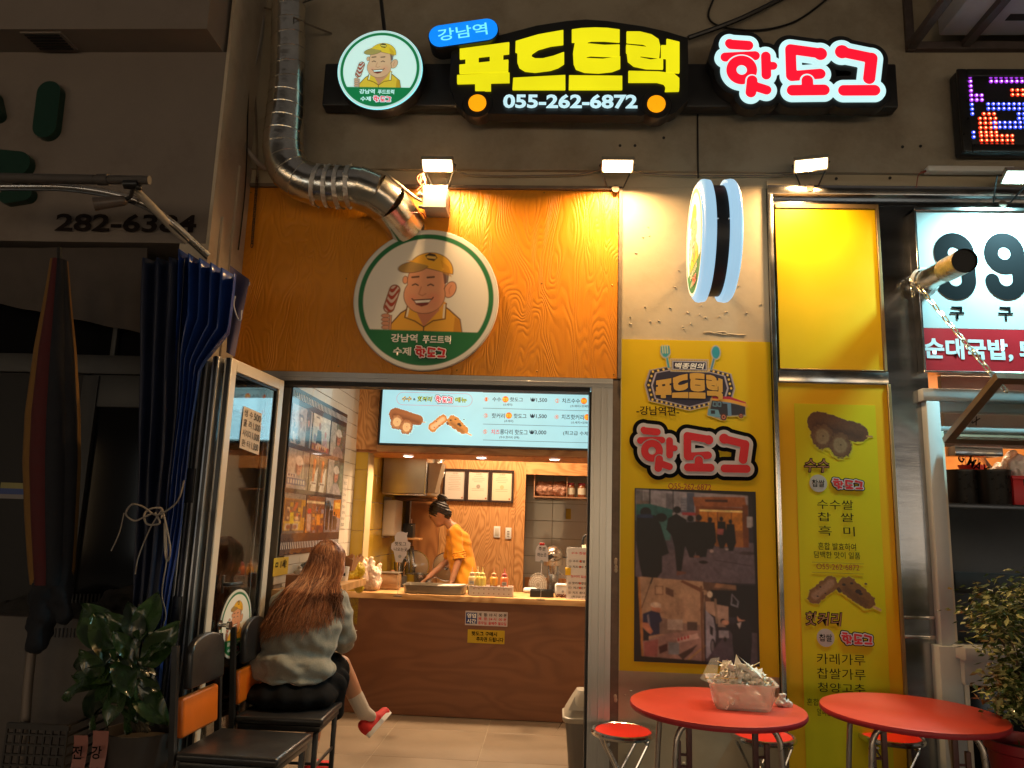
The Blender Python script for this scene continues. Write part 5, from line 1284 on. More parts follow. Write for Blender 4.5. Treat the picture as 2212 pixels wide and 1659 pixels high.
# strip lamp bar above
a=W(2000,362,y=-.06); b=W(2178,371,y=-.06)
t=thing('strip_lamp','unlit white strip lamp housing above the steel frame','strip lamp',(a.x,0,b.z))
MB().rbox((a.x,-.09,b.z-.01),(b.x+.02,-.031,a.z),.004).out('housing',M_white,t)
mb=MB(); mb.cyl((a.x-.002,-.06,b.z),(a.x-.03,-.06,b.z-.01),.007); mb.tube(smooth([Vector((a.x-.03,-.06,b.z-.01)),Vector((a.x-.045,-.05,b.z-.03)),Vector((a.x-.05,-.035,b.z-.09))]),.003,6); mb.out('lead',mat('red_lead',(.25,.05,.03),.5),t)
# LED matrix sign
a=W(2064,152,y=-.13); b=W(2076,330,y=-.13)
lx=a.x; lz1=a.z; lz0=b.z
t=thing('led_sign','black framed dot matrix sign glowing blue and red at the top corner','led sign',(lx,0,lz0))
MB().rbox((lx,-.13,lz0),(lx+1.4,-.04,lz1),.02).out('case',M_lblack,t)
mb=MB(); mb.rbox((lx,-.15,lz0),(lx+.055,-.129,lz1),.006); mb.rbox((lx+.056,-.15,lz0),(lx+1.4,-.129,lz0+.05),.006); mb.rbox((lx+.056,-.15,lz1-.05),(lx+1.4,-.129,lz1),.006); mb.out('bezel',M_blackmetal,t)
def pd(X,Y): return ((3450+X/2.37)*.54,(Y/2.37)*.54)
led={'blue':[], 'red':[], 'violet':[]}
colx=[975+48.5*k for k in range(13)]; rowy=[725+44.5*k for k in range(16)]
def add(kind,cols,rows,dx=0,dy=0):
    for c_ in cols:
        for r_ in rows: led[kind].append((975+48.8*c_+r_*2.6+dx,725+44.0*r_+dy))
add('violet',(0,1),range(0,4)); add('violet',range(0,4),(4,5)); add('blue',(0,1),(6,7,8)); add('violet',range(5,13),(0,1)); add('red',(9,10,11,12),(3,4),dy=-5)
add('blue',range(4,13),(6,7),dx=8,dy=-5); add('blue',(10,11,12),(8,9)); add('blue',range(5,13),(10,11),dx=8,dy=-5)
add('red',(3,4,5,),(8,),dx=10); add('red',(2,3,4,5),(9,10,11,12),dx=20); add('red',range(2,9),(13,14,15),dx=22,dy=-12); add('blue',(0,),(11,12,13,14),dx=5); add('blue',(1,),(12,13))
for kind,rgb in (('blue',(60,90,255)),('red',(255,60,30)),('violet',(190,70,255))):
    mb=MB(); mc=MB()
    for X_,Y_ in led[kind]:
        p=W(*pd(X_,Y_),y=-.135); mb.lathe([(.0125,0),(.011,-.004),(.0001,-.006)],c=(p.x,-.131,p.z),n=8,axis='y'); mc.lathe([(.0055,0),(.0001,-.004)],c=(p.x,-.1365,p.z),n=6,axis='y')
    o=mb.out(kind+'_diodes',glow('led_'+kind,rgb,1.1),t); o['kind']='stuff'; o=mc.out(kind+'_diode_cores',glow('ledc_'+kind,(255,215,255) if kind!='red' else (255,225,150),2.2),t); o['kind']='stuff'
# steel cage with the outdoor unit
t=thing('unit_cage','rusty angle iron cage carrying an outdoor air conditioner at the top corner','cage',W(1955,110,y=-.04))
M_ang=mat('angle_iron',(.10,.075,.07),.55,metal=.3,var=.3,vscale=12)
c0=W(1957,112,y=-.04); zc_=c0.z; xr=c0.x+2.6; yo=-.95
mb=MB(); mb.rbox((c0.x,-.06,zc_),(c0.x+.05,-.031,zc_+2.2),.002,seg=1); mb.out('wall_post',M_ang,t)
mb=MB(); mb.rbox((c0.x+.051,-.075,zc_),(xr,-.031,zc_+.05),.002,seg=1); mb.out('wall_rail',M_ang,t)
mb=MB(); mb.rbox((c0.x,yo,zc_+.005),(c0.x+.05,-.061,zc_+.05),.002,seg=1); mb.out('side_rail',M_ang,t)
for k in range(4):
    x=c0.x+.32+k*.62; MB().rbox((x,yo,zc_+.008),(x+.05,-.076,zc_+.05),.002,seg=1).out('cross_rail',M_ang,t)
MB().rbox((c0.x,yo-.05,zc_),(xr,yo-.001,zc_+.05),.002,seg=1).out('front_rail',M_ang,t)
t=thing('air_conditioner','pale outdoor air conditioner lying in the cage at the top corner','air conditioner',(c0.x+1.2,-.5,zc_+.06))
MB().rbox((c0.x+.16,-.80,zc_+.052),(xr-.1,-.12,zc_+.9),.015).out('casing',mat('ac_casing',(.45,.45,.50),.5,var=.1,vscale=5,dirt=.3),t)
mb=MB()
for k,(x,y) in enumerate(((.40,-.62),(.55,-.30),(1.9,-.5))): mb.rbox((c0.x+x-.08,y-.03,zc_+.049),(c0.x+x+.08,y+.03,zc_+.0518),.001,seg=1)
mb.out('drain_slots',M_black,t,kind='stuff')
MB().rbox((c0.x+.5,-.76,zc_+.0440),(xr-.3,-.70,zc_+.0515),.001,seg=1).out('foot_rail',mat('olive_strip',(.26,.27,.22),.5),t)
# dark cables across the beam at the top
t=thing('overhead_cable','thick dark cable slanting across the upper wall to the truck shaped sign','cable',W(1600,40,y=-.06))
MB().tube(smooth([W(1487,82,y=-.10),W(1600,40,y=-.08),W(1720,-20,y=-.05)]),.016,8).out('cable',M_blackmetal,t)
MB().tube(smooth([W(1545,-10,y=-.05),W(1530,35,y=-.05),W(1560,58,y=-.05),W(1640,65,y=-.05),W(1720,45,y=-.05),W(1790,-5,y=-.05)]),.007,6).out('thin_cable',M_blackmetal,t)

# variegated ficus in a red pot at the picture edge
c_=W(2205,1420,y=-.62); t=thing('potted_ficus','bushy small leaved variegated ficus in a red pot beside the second red table','plant',(c_.x,-.62,0))
rf=random.Random(5); mbf=[MB(),MB()]; ms=MB(); top=W(2190,1238,y=-.62).z; bot=W(2190,1545,y=-.62).z
ctr=[]
for k in range(15):
    an=rf.uniform(0,6.28); rr=rf.uniform(.03,.24); z=rf.uniform(bot+.06,top-.06); rr*=math.sin(PI*(.18+.7*(top-z)/(top-bot)))
    p=Vector((rr*math.cos(an),rr*math.sin(an)*.8,z)); ctr.append(p); ms.tube(smooth([Vector((0,0,.62)),Vector((p.x*.3,p.y*.3,.62+(z-.62)*.6)),p]),[.007]*6+[.0045]*6+[.003],5)
for k in range(4200):
    cc=ctr[rf.randrange(15)]; q=cc+Vector((rf.gauss(0,.062),rf.gauss(0,.055),rf.gauss(0,.055)))
    L_=rf.uniform(.028,.050); x=Vector((rf.gauss(q.x*3,1),rf.gauss(q.y*3,1),-.7+rf.random()*.6)).normalized(); y=x.cross(Vector((rf.gauss(0,.5),rf.gauss(0,.5),1))).normalized(); z=x.cross(y); w_=L_*.26
    V=[q,q+x*L_*.45+y*w_-z*.003,q+x*L_,q+x*L_*.45-y*w_-z*.003,q+x*L_*.5+z*.002]; mbf[rf.random()<.42].add(V,[(0,1,4),(1,2,4),(2,3,4),(3,0,4)],0,True)
mbf[0].out('foliage',mat('ficus_leaf',(.06,.10,.02),.3,var=.4,vscale=25,coat=.2),t,local=True,kind='stuff'); mbf[1].out('pale_foliage',mat('ficus_pale_leaf',(.45,.46,.20),.35,var=.3,vscale=25),t,local=True,kind='stuff')
ms.out('stem',mat('ficus_bark',(.12,.09,.06),.8,var=.2),t,local=True)
pz=W(2190,1447,y=-.62).z
MB().lathe([(.001,.06),(.11,.06),(.165,.55),(.18,.56),(.18,.60),(.165,.60),(.155,.54),(.001,.54)],n=36).out('pot',mat('red_pot',(.30,.012,.02),.4,var=.1),t,local=True)
MB().lathe([(.156,.545),(.001,.55)],n=24).out('soil',mat('ficus_soil',(.04,.03,.02),.95,bump=1,bscale=40),t,local=True)
MB().lathe([(.001,.0),(.13,.0),(.14,.055),(.001,.055)],n=30).out('saucer',MATS['red_pot'],t,local=True)
# ================================================================ folding door
DA=Vector((-1.642,-.02,0)); Dd=Vector((-.048,-.64,0)).normalized(); Dn=Vector((-Dd.y,Dd.x,0)); DU=-Dd
Dn=Vector((.64,-.048,0)).normalized()
def leafM(o): # local x along the leaf outwards, y = thickness (towards +n), z up
    return Matrix(((Dd.x,Dn.x,0,o.x),(Dd.y,Dn.y,0,o.y),(0,0,1,0),(0,0,0,1)))
def door_leaf(o,label,detail,w=.655,light=True,th=.042):
    t=thing('folding_door_leaf',label,'door',(o.x,o.y,0),group='folded leaves of the glass door')
    M=leafM(Vector((0,0,0)))
    def pb(name,a,b,m,r=.003,parent=None):
        mb=MB(); mb.rbox(a,b,r,seg=1); me=mb.mesh(name,m); me.transform(M); return link_mesh(name,me,parent or t,local=True)
    m=M_alu_white if light else M_alu; h=2.30
    pb('far_stile',(0,-th/2,.02),(.062,th/2,h),m); pb('near_stile',(w-.058,-th/2,.02),(w,th/2,h),m)
    pb('top_rail',(.0625,-th/2,h-.062),(w-.0585,th/2,h),m); pb('bottom_rail',(.0625,-th/2,.02),(w-.0585,th/2,.16),m)
    g=MB(); 
    for a,b in (((.0625,-.010,.1605),(.074,.010,h-.0625)),((w-.070,-.010,.1605),(w-.0585,.010,h-.0625))): g.bb(a,b)
    g.bb((.074,-.010,h-.075),(w-.070,.010,h-.0625)); me=g.mesh('gasket',M_black); me.transform(M); link_mesh('gasket',me,t,local=True)
    pb('pane',(.0745,-.003,.161),(w-.0705,.003,h-.0755),M_glass if detail else M_darkglass,.0005)
    g=MB(); g.bb((w+.0005,-th/2+.013,.02),(w+.005,th/2-.009,h)); me=g.mesh('edge_seal',M_blackmetal); me.transform(M); link_mesh('edge_seal',me,t,local=True)
    return t
leaf=door_leaf(DA,'open glass door leaf with price note and round cook sticker, ivory frame',True)
DP=(DA,Dn)
def dw(px,py,off=.0): return W(px,py,pl=(DA+Dn*off,Dn))
# price note (slightly skewed sheet stuck on the pane)
cn=[dw(527,877,.006),dw(566,894,.006),dw(559,983,.006),dw(517,967,.006)]
t=thing('price_note','white paper price list handwritten in black, taped on the door pane','paper',cn[0])
MB().quad(cn[3],cn[2],cn[1],cn[0]).out('sheet',mat('note_paper',(.62,.55,.47),.7,var=.03),t)
O=(cn[0]+cn[3])/2+Dn*.001; U=((cn[1]-cn[0])+(cn[2]-cn[3]))/2; V=((cn[0]-cn[3])+(cn[1]-cn[2]))/2
for k,(s1,s2) in enumerate((('생 수','500'),('콜 라','1.000'),('사이다','1.000'),('환 타','1.000'))):
    y1=.44-.235*k; text(t,s1,O,U,V,(.06,y1-.17,.50,y1),M_txt_dark,off=.0012); text(t,s2,O,U,V,(.56,y1-.17,.93,y1),M_txt_dark,off=.0012)
# round sticker
c=dw(509,1347,.006); rz_=(dw(509,1275,.006)-dw(509,1418,.006)).length/2
t=thing('door_sticker','oval looking round cook sticker low on the glass door leaf','sticker',c)
MB().prism([(rz_*1.0*math.cos(2*PI*k/48),rz_*1.0*math.sin(2*PI*k/48)) for k in range(48)],c-Dn*.001,DU,UZ,.002).out('backing',mat('badge_board'),t)
round_badge(t,c+Dn*.0015,DU,UZ,rz_*.98,rz_*.98,.0005,vcol_mat('printed_sheet'),M_txt_white,M_txt_red,M_txt_dark,n=120,words_=True)
# handle and knob on the near stile
p=dw(482,1262,.022)
t2=MB(); 
t2.rbox(p+Vector((-.004,-.012,-.045)),p+Vector((.004,.012,.045)),.003); t2.tube(smooth([p,p+Dn*.03+Vector((0,0,.0)),p+Dn*.045-Dd*.03,p+Dn*.05-Dd*.10]),.010,8)
link_mesh('handle',t2.mesh('handle',M_blackmetal),leaf)
p=dw(474,1350,.022); kb=MB(); kb.cyl(p,p+Dn*.05,.010); kb.cyl(p+Dn*.045,p+Dn*.06,.021); kb.cyl(p-Dn*.001,p+Dn*.006,.024); link_mesh('knob',kb.mesh('knob',M_chrome),leaf)
for k in range(4):
    o=DA-Dn*(.052*(k+1))+Dd*(.035+.012*(k%2))
    lf=door_leaf(o,'folded grey door leaf, %s'%('right beside the open glass leaf','with lock blocks, second from the open glass leaf','third of the stack counted from the open glass leaf','outermost of the stack, touching the blue curtain')[k],False,light=(k%2==0) and False,th=.036)
    if k in (1,):
        g=MB(); g.bb((.66,-.02,1.55),(.675,.02,1.72)); g.bb((.66,-.02,.95),(.675,.02,1.1)); me=g.mesh('lock_block',M_blackmetal); me.transform(leafM(Vector((0,0,0)))); link_mesh('lock_block',me,lf,local=True)
# ================================================================ blue tarpaulin curtain
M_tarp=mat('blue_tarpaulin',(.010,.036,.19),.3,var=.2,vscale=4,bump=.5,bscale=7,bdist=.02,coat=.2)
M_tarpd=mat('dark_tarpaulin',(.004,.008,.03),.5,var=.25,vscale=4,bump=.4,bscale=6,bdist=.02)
t=thing('tarpaulin_curtain','blue tarpaulin curtain gathered in tall folds beside the folded doors','curtain',(-1.4,-.85,0))
def sheet(tl,tr,bl,br,nf,amp,m,name,ph=0,nu=120,nv=50,narrow=0):
    P=[];
    for j in range(nv):
        v=j/(nv-1)
        for i in range(nu):
            u=i/(nu-1); a=tl.lerp(tr,u).lerp(bl.lerp(br,u),v)
            w_=math.sin(2*PI*(nf*u+.25*math.sin(3*v+ph))+ph); w_=math.copysign(abs(w_)**.7,w_)
            q=a+Vector((.25*amp*math.cos(2*PI*nf*u*1.0+ph),-amp*w_*(.7+.3*math.sin(2.2*v+u*7)),0))+Vector((mnoise.noise((u*6,v*3,ph))*.012,mnoise.noise((u*5,v*4,ph+9))*.016,0))
            P.append(q)
    F=[(j*nu+i,(j+1)*nu+i,(j+1)*nu+i+1,j*nu+i+1) for j in range(nv-1) for i in range(nu-1)]
    mb=MB(); mb.add(P,F,0,True); o=mb.out(name,m,t); sm=o.modifiers.new('thick','SOLIDIFY'); sm.thickness=.003; return o
y_=-.80
def rsheet(rows,y,nf,amp,m,name,ph=0,nu=130,nv=70,rise=(0,0)):
    pys=[r[0] for r in rows]; P=[]
    for j in range(nv):
        py=pys[0]+(pys[-1]-pys[0])*j/(nv-1); a=np.interp(py,pys,[r[1] for r in rows]); b=np.interp(py,pys,[r[2] for r in rows])
        for i in range(nu):
            u=i/(nu-1); w_=math.sin(2*PI*nf*u+ph+.5*math.sin(py/300)); w_=math.copysign(abs(w_)**.7,w_)
            q=W(a+(b-a)*u,py+ (rise[0]+(rise[1]-rise[0])*u)*(1-j/(nv-1)),y=y); k=amp*min(1,(b-a)/90)
            P.append(q+Vector((0,-k*w_,0))+Vector((mnoise.noise((u*6,py/200,ph))*.008,mnoise.noise((u*5,py/160,ph+9))*.014,0)))
    mb=MB(); mb.add(P,[(j*nu+i,(j+1)*nu+i,(j+1)*nu+i+1,j*nu+i+1) for j in range(nv-1) for i in range(nu-1)],0,True)
    o=mb.out(name,m,t); sm=o.modifiers.new('thick','SOLIDIFY'); sm.thickness=.003
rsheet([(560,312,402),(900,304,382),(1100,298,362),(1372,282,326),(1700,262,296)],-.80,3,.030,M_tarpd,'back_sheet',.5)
rsheet([(560,392,512),(690,392,498),(768,384,434),(886,376,418),(1020,360,402),(1100,352,393),(1240,334,370),(1372,320,353),(1505,306,340),(1700,290,320)],-.76,5,.040,M_tarp,'front_sheet',1.2,rise=(-18,34))
P4=[W(497,573,y=-.62),W(541,606,y=-.58),W(506,770,y=-.60),W(487,760,y=-.62)]
mb=MB(); n_=14
for j in range(n_):
    for i in range(n_):
        u,v=i/(n_-1),j/(n_-1); q=P4[0].lerp(P4[1],u).lerp(P4[3].lerp(P4[2],u),v); q=q+Vector((0,.012*math.sin(5*u+2*v),0)); mb.v.append(tuple(q))
mb.f=[(j*n_+i,(j+1)*n_+i,(j+1)*n_+i+1,j*n_+i+1) for j in range(n_-1) for i in range(n_-1)]; mb.m=[0]*len(mb.f); mb.sm=[True]*len(mb.f)
mb.out('corner_flap',mat('faded_tarpaulin',(.10,.08,.14),.35,var=.2,vscale=6,bump=.4,bscale=20),t)
p=W(535,613,y=-.585); ey=MB(); ey.tube([p+Vector((math.cos(a)*.012,-.004,math.sin(a)*.012)) for a in [2*PI*k/16 for k in range(16)]],.0035,6,closed=True); ey.out('eyelet',M_chrome,t)
M_rope=mat('pale_rope',(.24,.21,.185),.8,bump=.8,bscale=120)
for pts in ([(484,612),(466,655),(458,690),(462,700),(474,696),(474,660),(476,640)],[(508,640),(505,660),(514,688),(520,690),(522,670)]):
    MB().tube(smooth([W(x,y,y=-.72) for x,y in pts]),.004,6).out('strap',mat('white_strap',(.4,.4,.45),.6),t)
t=thing('curtain_rope','pale rope knotted round the blue curtain with loose hanging ends','rope',W(338,1105,y=-.95))
mb=MB()
for pts,r in (([(398,1038),(385,1080),(360,1103),(335,1112),(310,1095),(285,1090),(272,1110),(290,1125),(310,1118),(330,1108)],.007),([(335,1108),(345,1130),(318,1132),(312,1110),(330,1098),(350,1100),(348,1120)],.008),([(352,1105),(362,1150),(368,1190),(362,1212),(356,1190),(355,1130)],.007),([(355,1112),(360,1200),(352,1260),(350,1290),(358,1330),(345,1370)],.005),([(350,1100),(325,1140),(300,1200),(292,1240)],.005),([(268,1108),(258,1150),(240,1190)],.004)):
    mb.tube(smooth([W(x,y,y=-.93-.02*math.sin(i)) for i,(x,y) in enumerate(pts)]),r*.6,7)
mb.out('rope',M_rope,t,loc=None)
# hanging thin cords at the fold top
# ================================================================ awning arm, pipe, lamp
M_awn=mat('awning_metal',(.55,.5,.45),.28,metal=.9,var=.1,vscale=10)
t=thing('awning_bracket','curved silver awning arm reaching over the dark shopfront','awning arm',W(300,430,y=-.95))
sp=smooth([W(-60,404,y=-1.05),W(60,403,y=-1.03),W(150,405,y=-1.0),W(240,418,y=-.97),W(310,440,y=-.94),W(365,475,y=-.88),W(410,515,y=-.80),W(450,552,y=-.72)],10)
mb=MB(); mb.tube(sp,.017,10); mb.out('tube',M_awn,t)
sp2=[p+Vector((0,-.012,-.022)) for p in sp]; MB().tube(sp2,.006,6).out('fabric_rail',M_blackmetal,t)
t=thing('awning_pipe','thick dark pipe of the folded awning crossing in front of the sign','pipe',W(180,388,y=-1.02))
mb=MB(); mb.cyl(W(-60,383,y=-1.06),W(205,388,y=-1.06),.024); mb.cyl(W(205,388,y=-1.06),W(323,389,y=-1.06),.022); mb.cyl(W(212,388,y=-1.06),W(235,388,y=-1.06),.028); mb.out('pipe',mat('dark_pipe',(.07,.06,.055),.6,var=.2,vscale=8),t)
sp=[W(290,408,y=-1.0),W(330,448,y=-.95),W(372,492,y=-.86),W(405,522,y=-.8)]
MB().tube(smooth(sp),.020,10).out('diagonal_strut',mat('dusty_pipe',(.35,.3,.24),.55,var=.2,vscale=10),t)
t=thing('spot_camera','small dark security camera clamped under the awning pipe','camera',W(240,437,y=-1.05))
a=W(212,440,y=-1.06); b=W(264,434,y=-1.02)
mb=MB(); mb.cyl(a,b,.030,.026,20); mb.cyl(a+(a-b).normalized()*.02,a+(b-a)*.05,.034,.032,20); mb.sphere(b,.026); mb.out('camera_body',mat('camera_shell',(.10,.08,.07),.35,var=.2,vscale=20),t)
mb=MB(); mb.tube([b,W(282,425,y=-1.03),W(287,408,y=-1.05)],.010,8); mb.cyl(W(270,398,y=-1.06),W(300,398,y=-1.06),.024); mb.sphere(W(300,405,y=-1.06),.016); mb.out('clamp',M_blackmetal,t)
# lettering and green shapes on the fascia
t=thing('fascia_lettering','dark phone number lettering with dark green shapes on the beige sign of the neighbour','sign lettering',(-2.2,NY,2.99))
a=W(118,495,y=NY-.014); b=W(412,495,y=NY-.014); zc1=W(265,462,y=NY-.014).z; zc2=W(265,501,y=NY-.014).z
text(t,'282-6384',(0,NY-.002,0),UX,UZ,(a.x,zc2,b.x+.03,zc1),M_txt_dark,bold=.025,off=.012)
M_gr=mat('dark_green_acrylic',(.006,.035,.022),.35)
def capsule(px0,py0,px1,py1,r):
    A=W(px0,py0,y=NY-.02); B=W(px1,py1,y=NY-.02); d=(B-A); L_=d.length; d.normalize(); V=Vector((-d.z,0,d.x))
    c_=(A+B)/2; MB().prism(pill(L_+2*r,2*r),(c_.x,NY-.001,c_.z),d,V,.05).out('green_shape',M_gr,t)
capsule(112,205,103,278,.071); capsule(-20,352,45,358,.075); capsule(22,428,60,422,.045); capsule(-12,215,-4,250,.04)
# ================================================================ dark shopfront of the neighbour
t=thing('neighbour_shopfront','unlit glass shopfront with grey metal frames behind the parasol','shopfront',(-3,-.12,0))
yg=-.14; M_nf=mat('dull_metal_frame',(.05,.048,.046),.55,metal=.3,var=.2,vscale=6)
for x0,x1,y0,y1,nm in ((161,196,800,1240,'frame_post'),(-300,-200,600,1300,'frame_post')):
    a=W(x0,1000,y=yg); b=W(x1,1000,y=yg); MB().rbox((a.x,yg-.03,.3),(b.x,yg+.03,W(180,812,y=yg).z),.004).out(nm,M_nf,t)
za=W(230,770,y=yg).z; zb=W(230,810,y=yg).z
MB().rbox((-6,yg-.04,zb),(-2.132,yg+.035,za),.004).out('transom',M_nf,t)
MB().rbox((W(195,855,y=yg).x,yg-.02,W(230,880,y=yg).z),(-2.132,yg+.02,zb-.002),.004).out('inner_rail',mat('dull_metal_frame2',(.04,.04,.04),.5),t)
a=W(196,1000,y=yg); MB().bb((a.x,yg,.3),(-2.132,yg+.006,zb-.03)).out('pane',M_darkglass,t)
b=W(161,1000,y=yg); MB().bb((-6,yg,.3),(b.x,yg+.006,zb-.001)).out('door_pane',mat('frosted_dark_pane',(.018,.017,.018),.5,spec=.2),t)
MB().bb((-6,yg+.01,za),(-2.132,yg+.015,zf0-.01)).out('upper_pane',M_darkglass,t)
c_=W(250,720,y=yg-.02); MB().rbox((c_.x-.015,yg-.03,za),(c_.x+.015,yg,za+.35),.003).out('hanger',M_nf,t)
for k in range(2):
    a=W(2+52*k,1042,y=yg-.005); b=W(50+52*k,1078,y=yg-.005)
    q=MB(); h=(a.z-b.z); q.bb((a.x,yg-.004,a.z-h*.36),(b.x,yg-.0005,a.z)); q.out('sticker_yellow',mat('dull_yellow',(.25,.22,.08),.6),t)
    q=MB().bb((a.x,yg-.004,a.z-h*.72),(b.x,yg-.0005,a.z-h*.365)).out('sticker_blue',mat('dull_blue',(.04,.07,.22),.6),t)
    q=MB().bb((a.x,yg-.004,b.z),(b.x,yg-.0005,a.z-h*.725)).out('sticker_pale',mat('dull_pale',(.22,.2,.2),.6),t)
# slanted valance cloth
t=thing('valance','dusty grey cloth valance hanging slanted under the beige fascia','valance',(-2.5,-.4,2.6))
P4=[W(-80,535,y=-.42),W(318,535,y=-.42),W(318,722,y=-.36),W(-80,640,y=-.36)]
mb=MB(); nu,nv=60,14
for j in range(nv):
    for i in range(nu):
        u,v=i/(nu-1),j/(nv-1); q=P4[0].lerp(P4[1],u).lerp(P4[3].lerp(P4[2],u),v); mb.v.append(tuple(q+Vector((0,.02*math.sin(u*26)*v+.01*mnoise.noise((u*9,v*4,0)),0))))
mb.f=[(j*nu+i,(j+1)*nu+i,(j+1)*nu+i+1,j*nu+i+1) for j in range(nv-1) for i in range(nu-1)]; mb.m=[0]*len(mb.f); mb.sm=[True]*len(mb.f)
o=mb.out('cloth',mat('dusty_cloth',(.075,.06,.052),.9,var=.2,vscale=5),t); 
# closed parasol
t=thing('closed_parasol','closed parasol with mustard, dark red and navy panels standing before the dark shop','parasol',W(120,1500,y=-.9)+Vector((0,0,0)))
Pc=[(W(128,562,y=-.85),.035),(W(125,640,y=-.85),.052),(W(120,760,y=-.85),.082),(W(115,900,y=-.85),.104),(W(113,1000,y=-.85),.108),(W(112,1120,y=-.85),.098),(W(112,1225,y=-.85),.085),(W(110,1262,y=-.85),.075)]
cols=[mat('mustard_cloth',(.17,.085,.02),.85,var=.1,vscale=30),mat('dark_red_cloth',(.065,.008,.010),.85,var=.1,vscale=30),mat('navy_cloth',(.006,.007,.012),.85,var=.1,vscale=30)]
seq=[0,1,2,2,0,1,2,2]; n8=8
for g in range(8):
    mb=MB(); nv=len(Pc); nu=9
    a0=3.42 + g*2*PI/8
    for j,(c_,r) in enumerate(Pc):
        for i in range(nu):
            u=i/(nu-1); an=a0+u*2*PI/8*1.06; rr=r*(1+.16*math.sin(PI*u)); mb.v.append((c_.x+rr*math.cos(an),c_.y+rr*math.sin(an),c_.z))
    mb.f=[(j*nu+i,j*nu+i+1,(j+1)*nu+i+1,(j+1)*nu+i) for j in range(nv-1) for i in range(nu-1)]; mb.m=[0]*len(mb.f); mb.sm=[True]*len(mb.f)
    o=mb.out('cloth_panel',cols[seq[g]],t)
mb=MB(); mb.tube([W(112,1240,y=-.85),W(80,1300,y=-.85),W(60,1480,y=-.85),W(45,1700,y=-.85)],.022,10); MB().cyl(W(128,535,y=-.85),W(128,563,y=-.85),.012).out('finial',M_blackmetal,t); mb.out('pole',mat('parasol_pole',(.16,.13,.11),.5,metal=.3),t)
blob('loose_skirt',[(W(104,1250,y=-.85),.070,W(84,1390,y=-.84),.050),(W(128,1250,y=-.84),.055,W(140,1330,y=-.84),.035)],.012,cols[2],parent=t,warp=lump(2.2,.02))
# beige cabinet with vents, goods on it, crate
t=thing('beige_cabinet','low beige metal cabinet with rows of vent slots behind the potted plant','cabinet',(-2,-.5,0))
a=W(20,1330,y=-.62); b=W(300,1600,y=-.62); xr_=W(335,1400,y=-.62).x
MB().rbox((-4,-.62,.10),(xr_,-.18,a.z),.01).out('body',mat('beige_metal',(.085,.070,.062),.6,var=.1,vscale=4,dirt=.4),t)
mb=MB()
for row,(py,x0) in enumerate(((1392,85),(1530,72))):
    py=(2048+ (560,783)[row]/1.62)*.54; 
    for k in range(17):
        p=W(x0-2+k*8.2,py,y=-.622); mb.rbox((p.x-.004,-.6245,p.z-.022),(p.x+.004,-.6205,p.z+.022),.001,seg=1)
mb.out('vent_slots',M_black,t,kind='stuff')
t=thing('covered_goods','dark lumpy goods under cloth on top of the beige cabinet','bundle',W(160,1300,y=-.45))
blob('cloth_heap',[(W(20,1330,y=-.42),.09,W(160,1325,y=-.42),.07),(W(160,1325,y=-.42),.07,W(300,1335,y=-.42),.06),(W(240,1290,y=-.40),.05,W(330,1300,y=-.38),.07)],.015,mat('dark_cloth_heap',(.02,.017,.015),.9,var=.3,vscale=10),parent=t,warp=lump(5.5,.05,8))
t=thing('plastic_crate','dark plastic crate with grid sides on the ground at the bottom corner','crate',W(80,1640,y=-.95))
a=W(18,1562,y=-.95); b=W(148,1562,y=-.95); mb=MB(); zt_=a.z; z0_=zt_-.30
for k in range(9): x=a.x+(b.x-a.x)*k/8; mb.bb((x-.004,-.955,z0_),(x+.004,-.945,zt_))
for k in range(8): z=z0_+.3*k/7; mb.bb((a.x,-.957,z-.004),(b.x,-.943,z+.004))
for k in range(8): z=z0_+.3*k/7; mb.bb((b.x-.005,-.95,z-.004),(b.x+.005,-.65,z+.004))
mb.bb((a.x,-.96,zt_-.02),(b.x+.01,-.94,zt_)); mb.bb((a.x,-.95,z0_),(b.x,-.65,z0_+.01)); mb.out('grid_sides',mat('dull_crate_plastic',(.028,.024,.022),.6),t)
t.location.z=t.location.z
# rubber plant in pot with congratulation ribbons
M_leaf=mat('rubber_leaf',(.020,.045,.012),.26,var=.35,vscale=9,coat=.3); M_leafd=mat('rubber_leaf_dark',(.010,.022,.009),.3,var=.35,vscale=9,coat=.3)
base=W(300,1600,y=-1.0); bx,by=base.x,-.98
def leaf_mesh(L_,Wd,m,curl=.25,seed=0):
    mb=MB(); nu,nv=9,13
    for j in range(nv):
        v=j/(nv-1); w_=Wd*math.sin(PI*min(1,v**.75))**.75*(1 if v<1 else 0)+.0005
        for i in range(nu):
            u=i/(nu-1)*2-1; x=v*L_; y=u*w_; z=-curl*L_*v*v+ .22*w_*abs(u)**1.4+.012*math.sin(v*9+u*2+seed)*abs(u)
            mb.v.append((x,y,z))
    mb.f=[(j*nu+i,(j+1)*nu+i,(j+1)*nu+i+1,j*nu+i+1) for j in range(nv-1) for i in range(nu-1)]; mb.m=[0]*len(mb.f); mb.sm=[True]*len(mb.f)
    mb.tube([(0,0,-.002),(L_*.5,0,-curl*L_*.25-.001),(L_,0,-curl*L_-.001)],[.004,.003,.001],5)
    return mb.mesh('leaf',m)
lm=[leaf_mesh(.20,.055,M_leaf,.18,1),leaf_mesh(.17,.050,M_leafd,.30,2),leaf_mesh(.22,.060,M_leaf,.08,3)]
t=thing('rubber_plant','leafy rubber plant in a dark pot with pink gift ribbons before the blue curtain','plant',(bx,by,.20))
stems=[]
tips=[(300,1305,-.98),(245,1345,-1.0),(330,1400,-1.02),(205,1400,-1.02),(270,1440,-1.06),(190,1470,-1.0),(300,1500,-1.08),(240,1520,-1.1)]
mbs=MB()
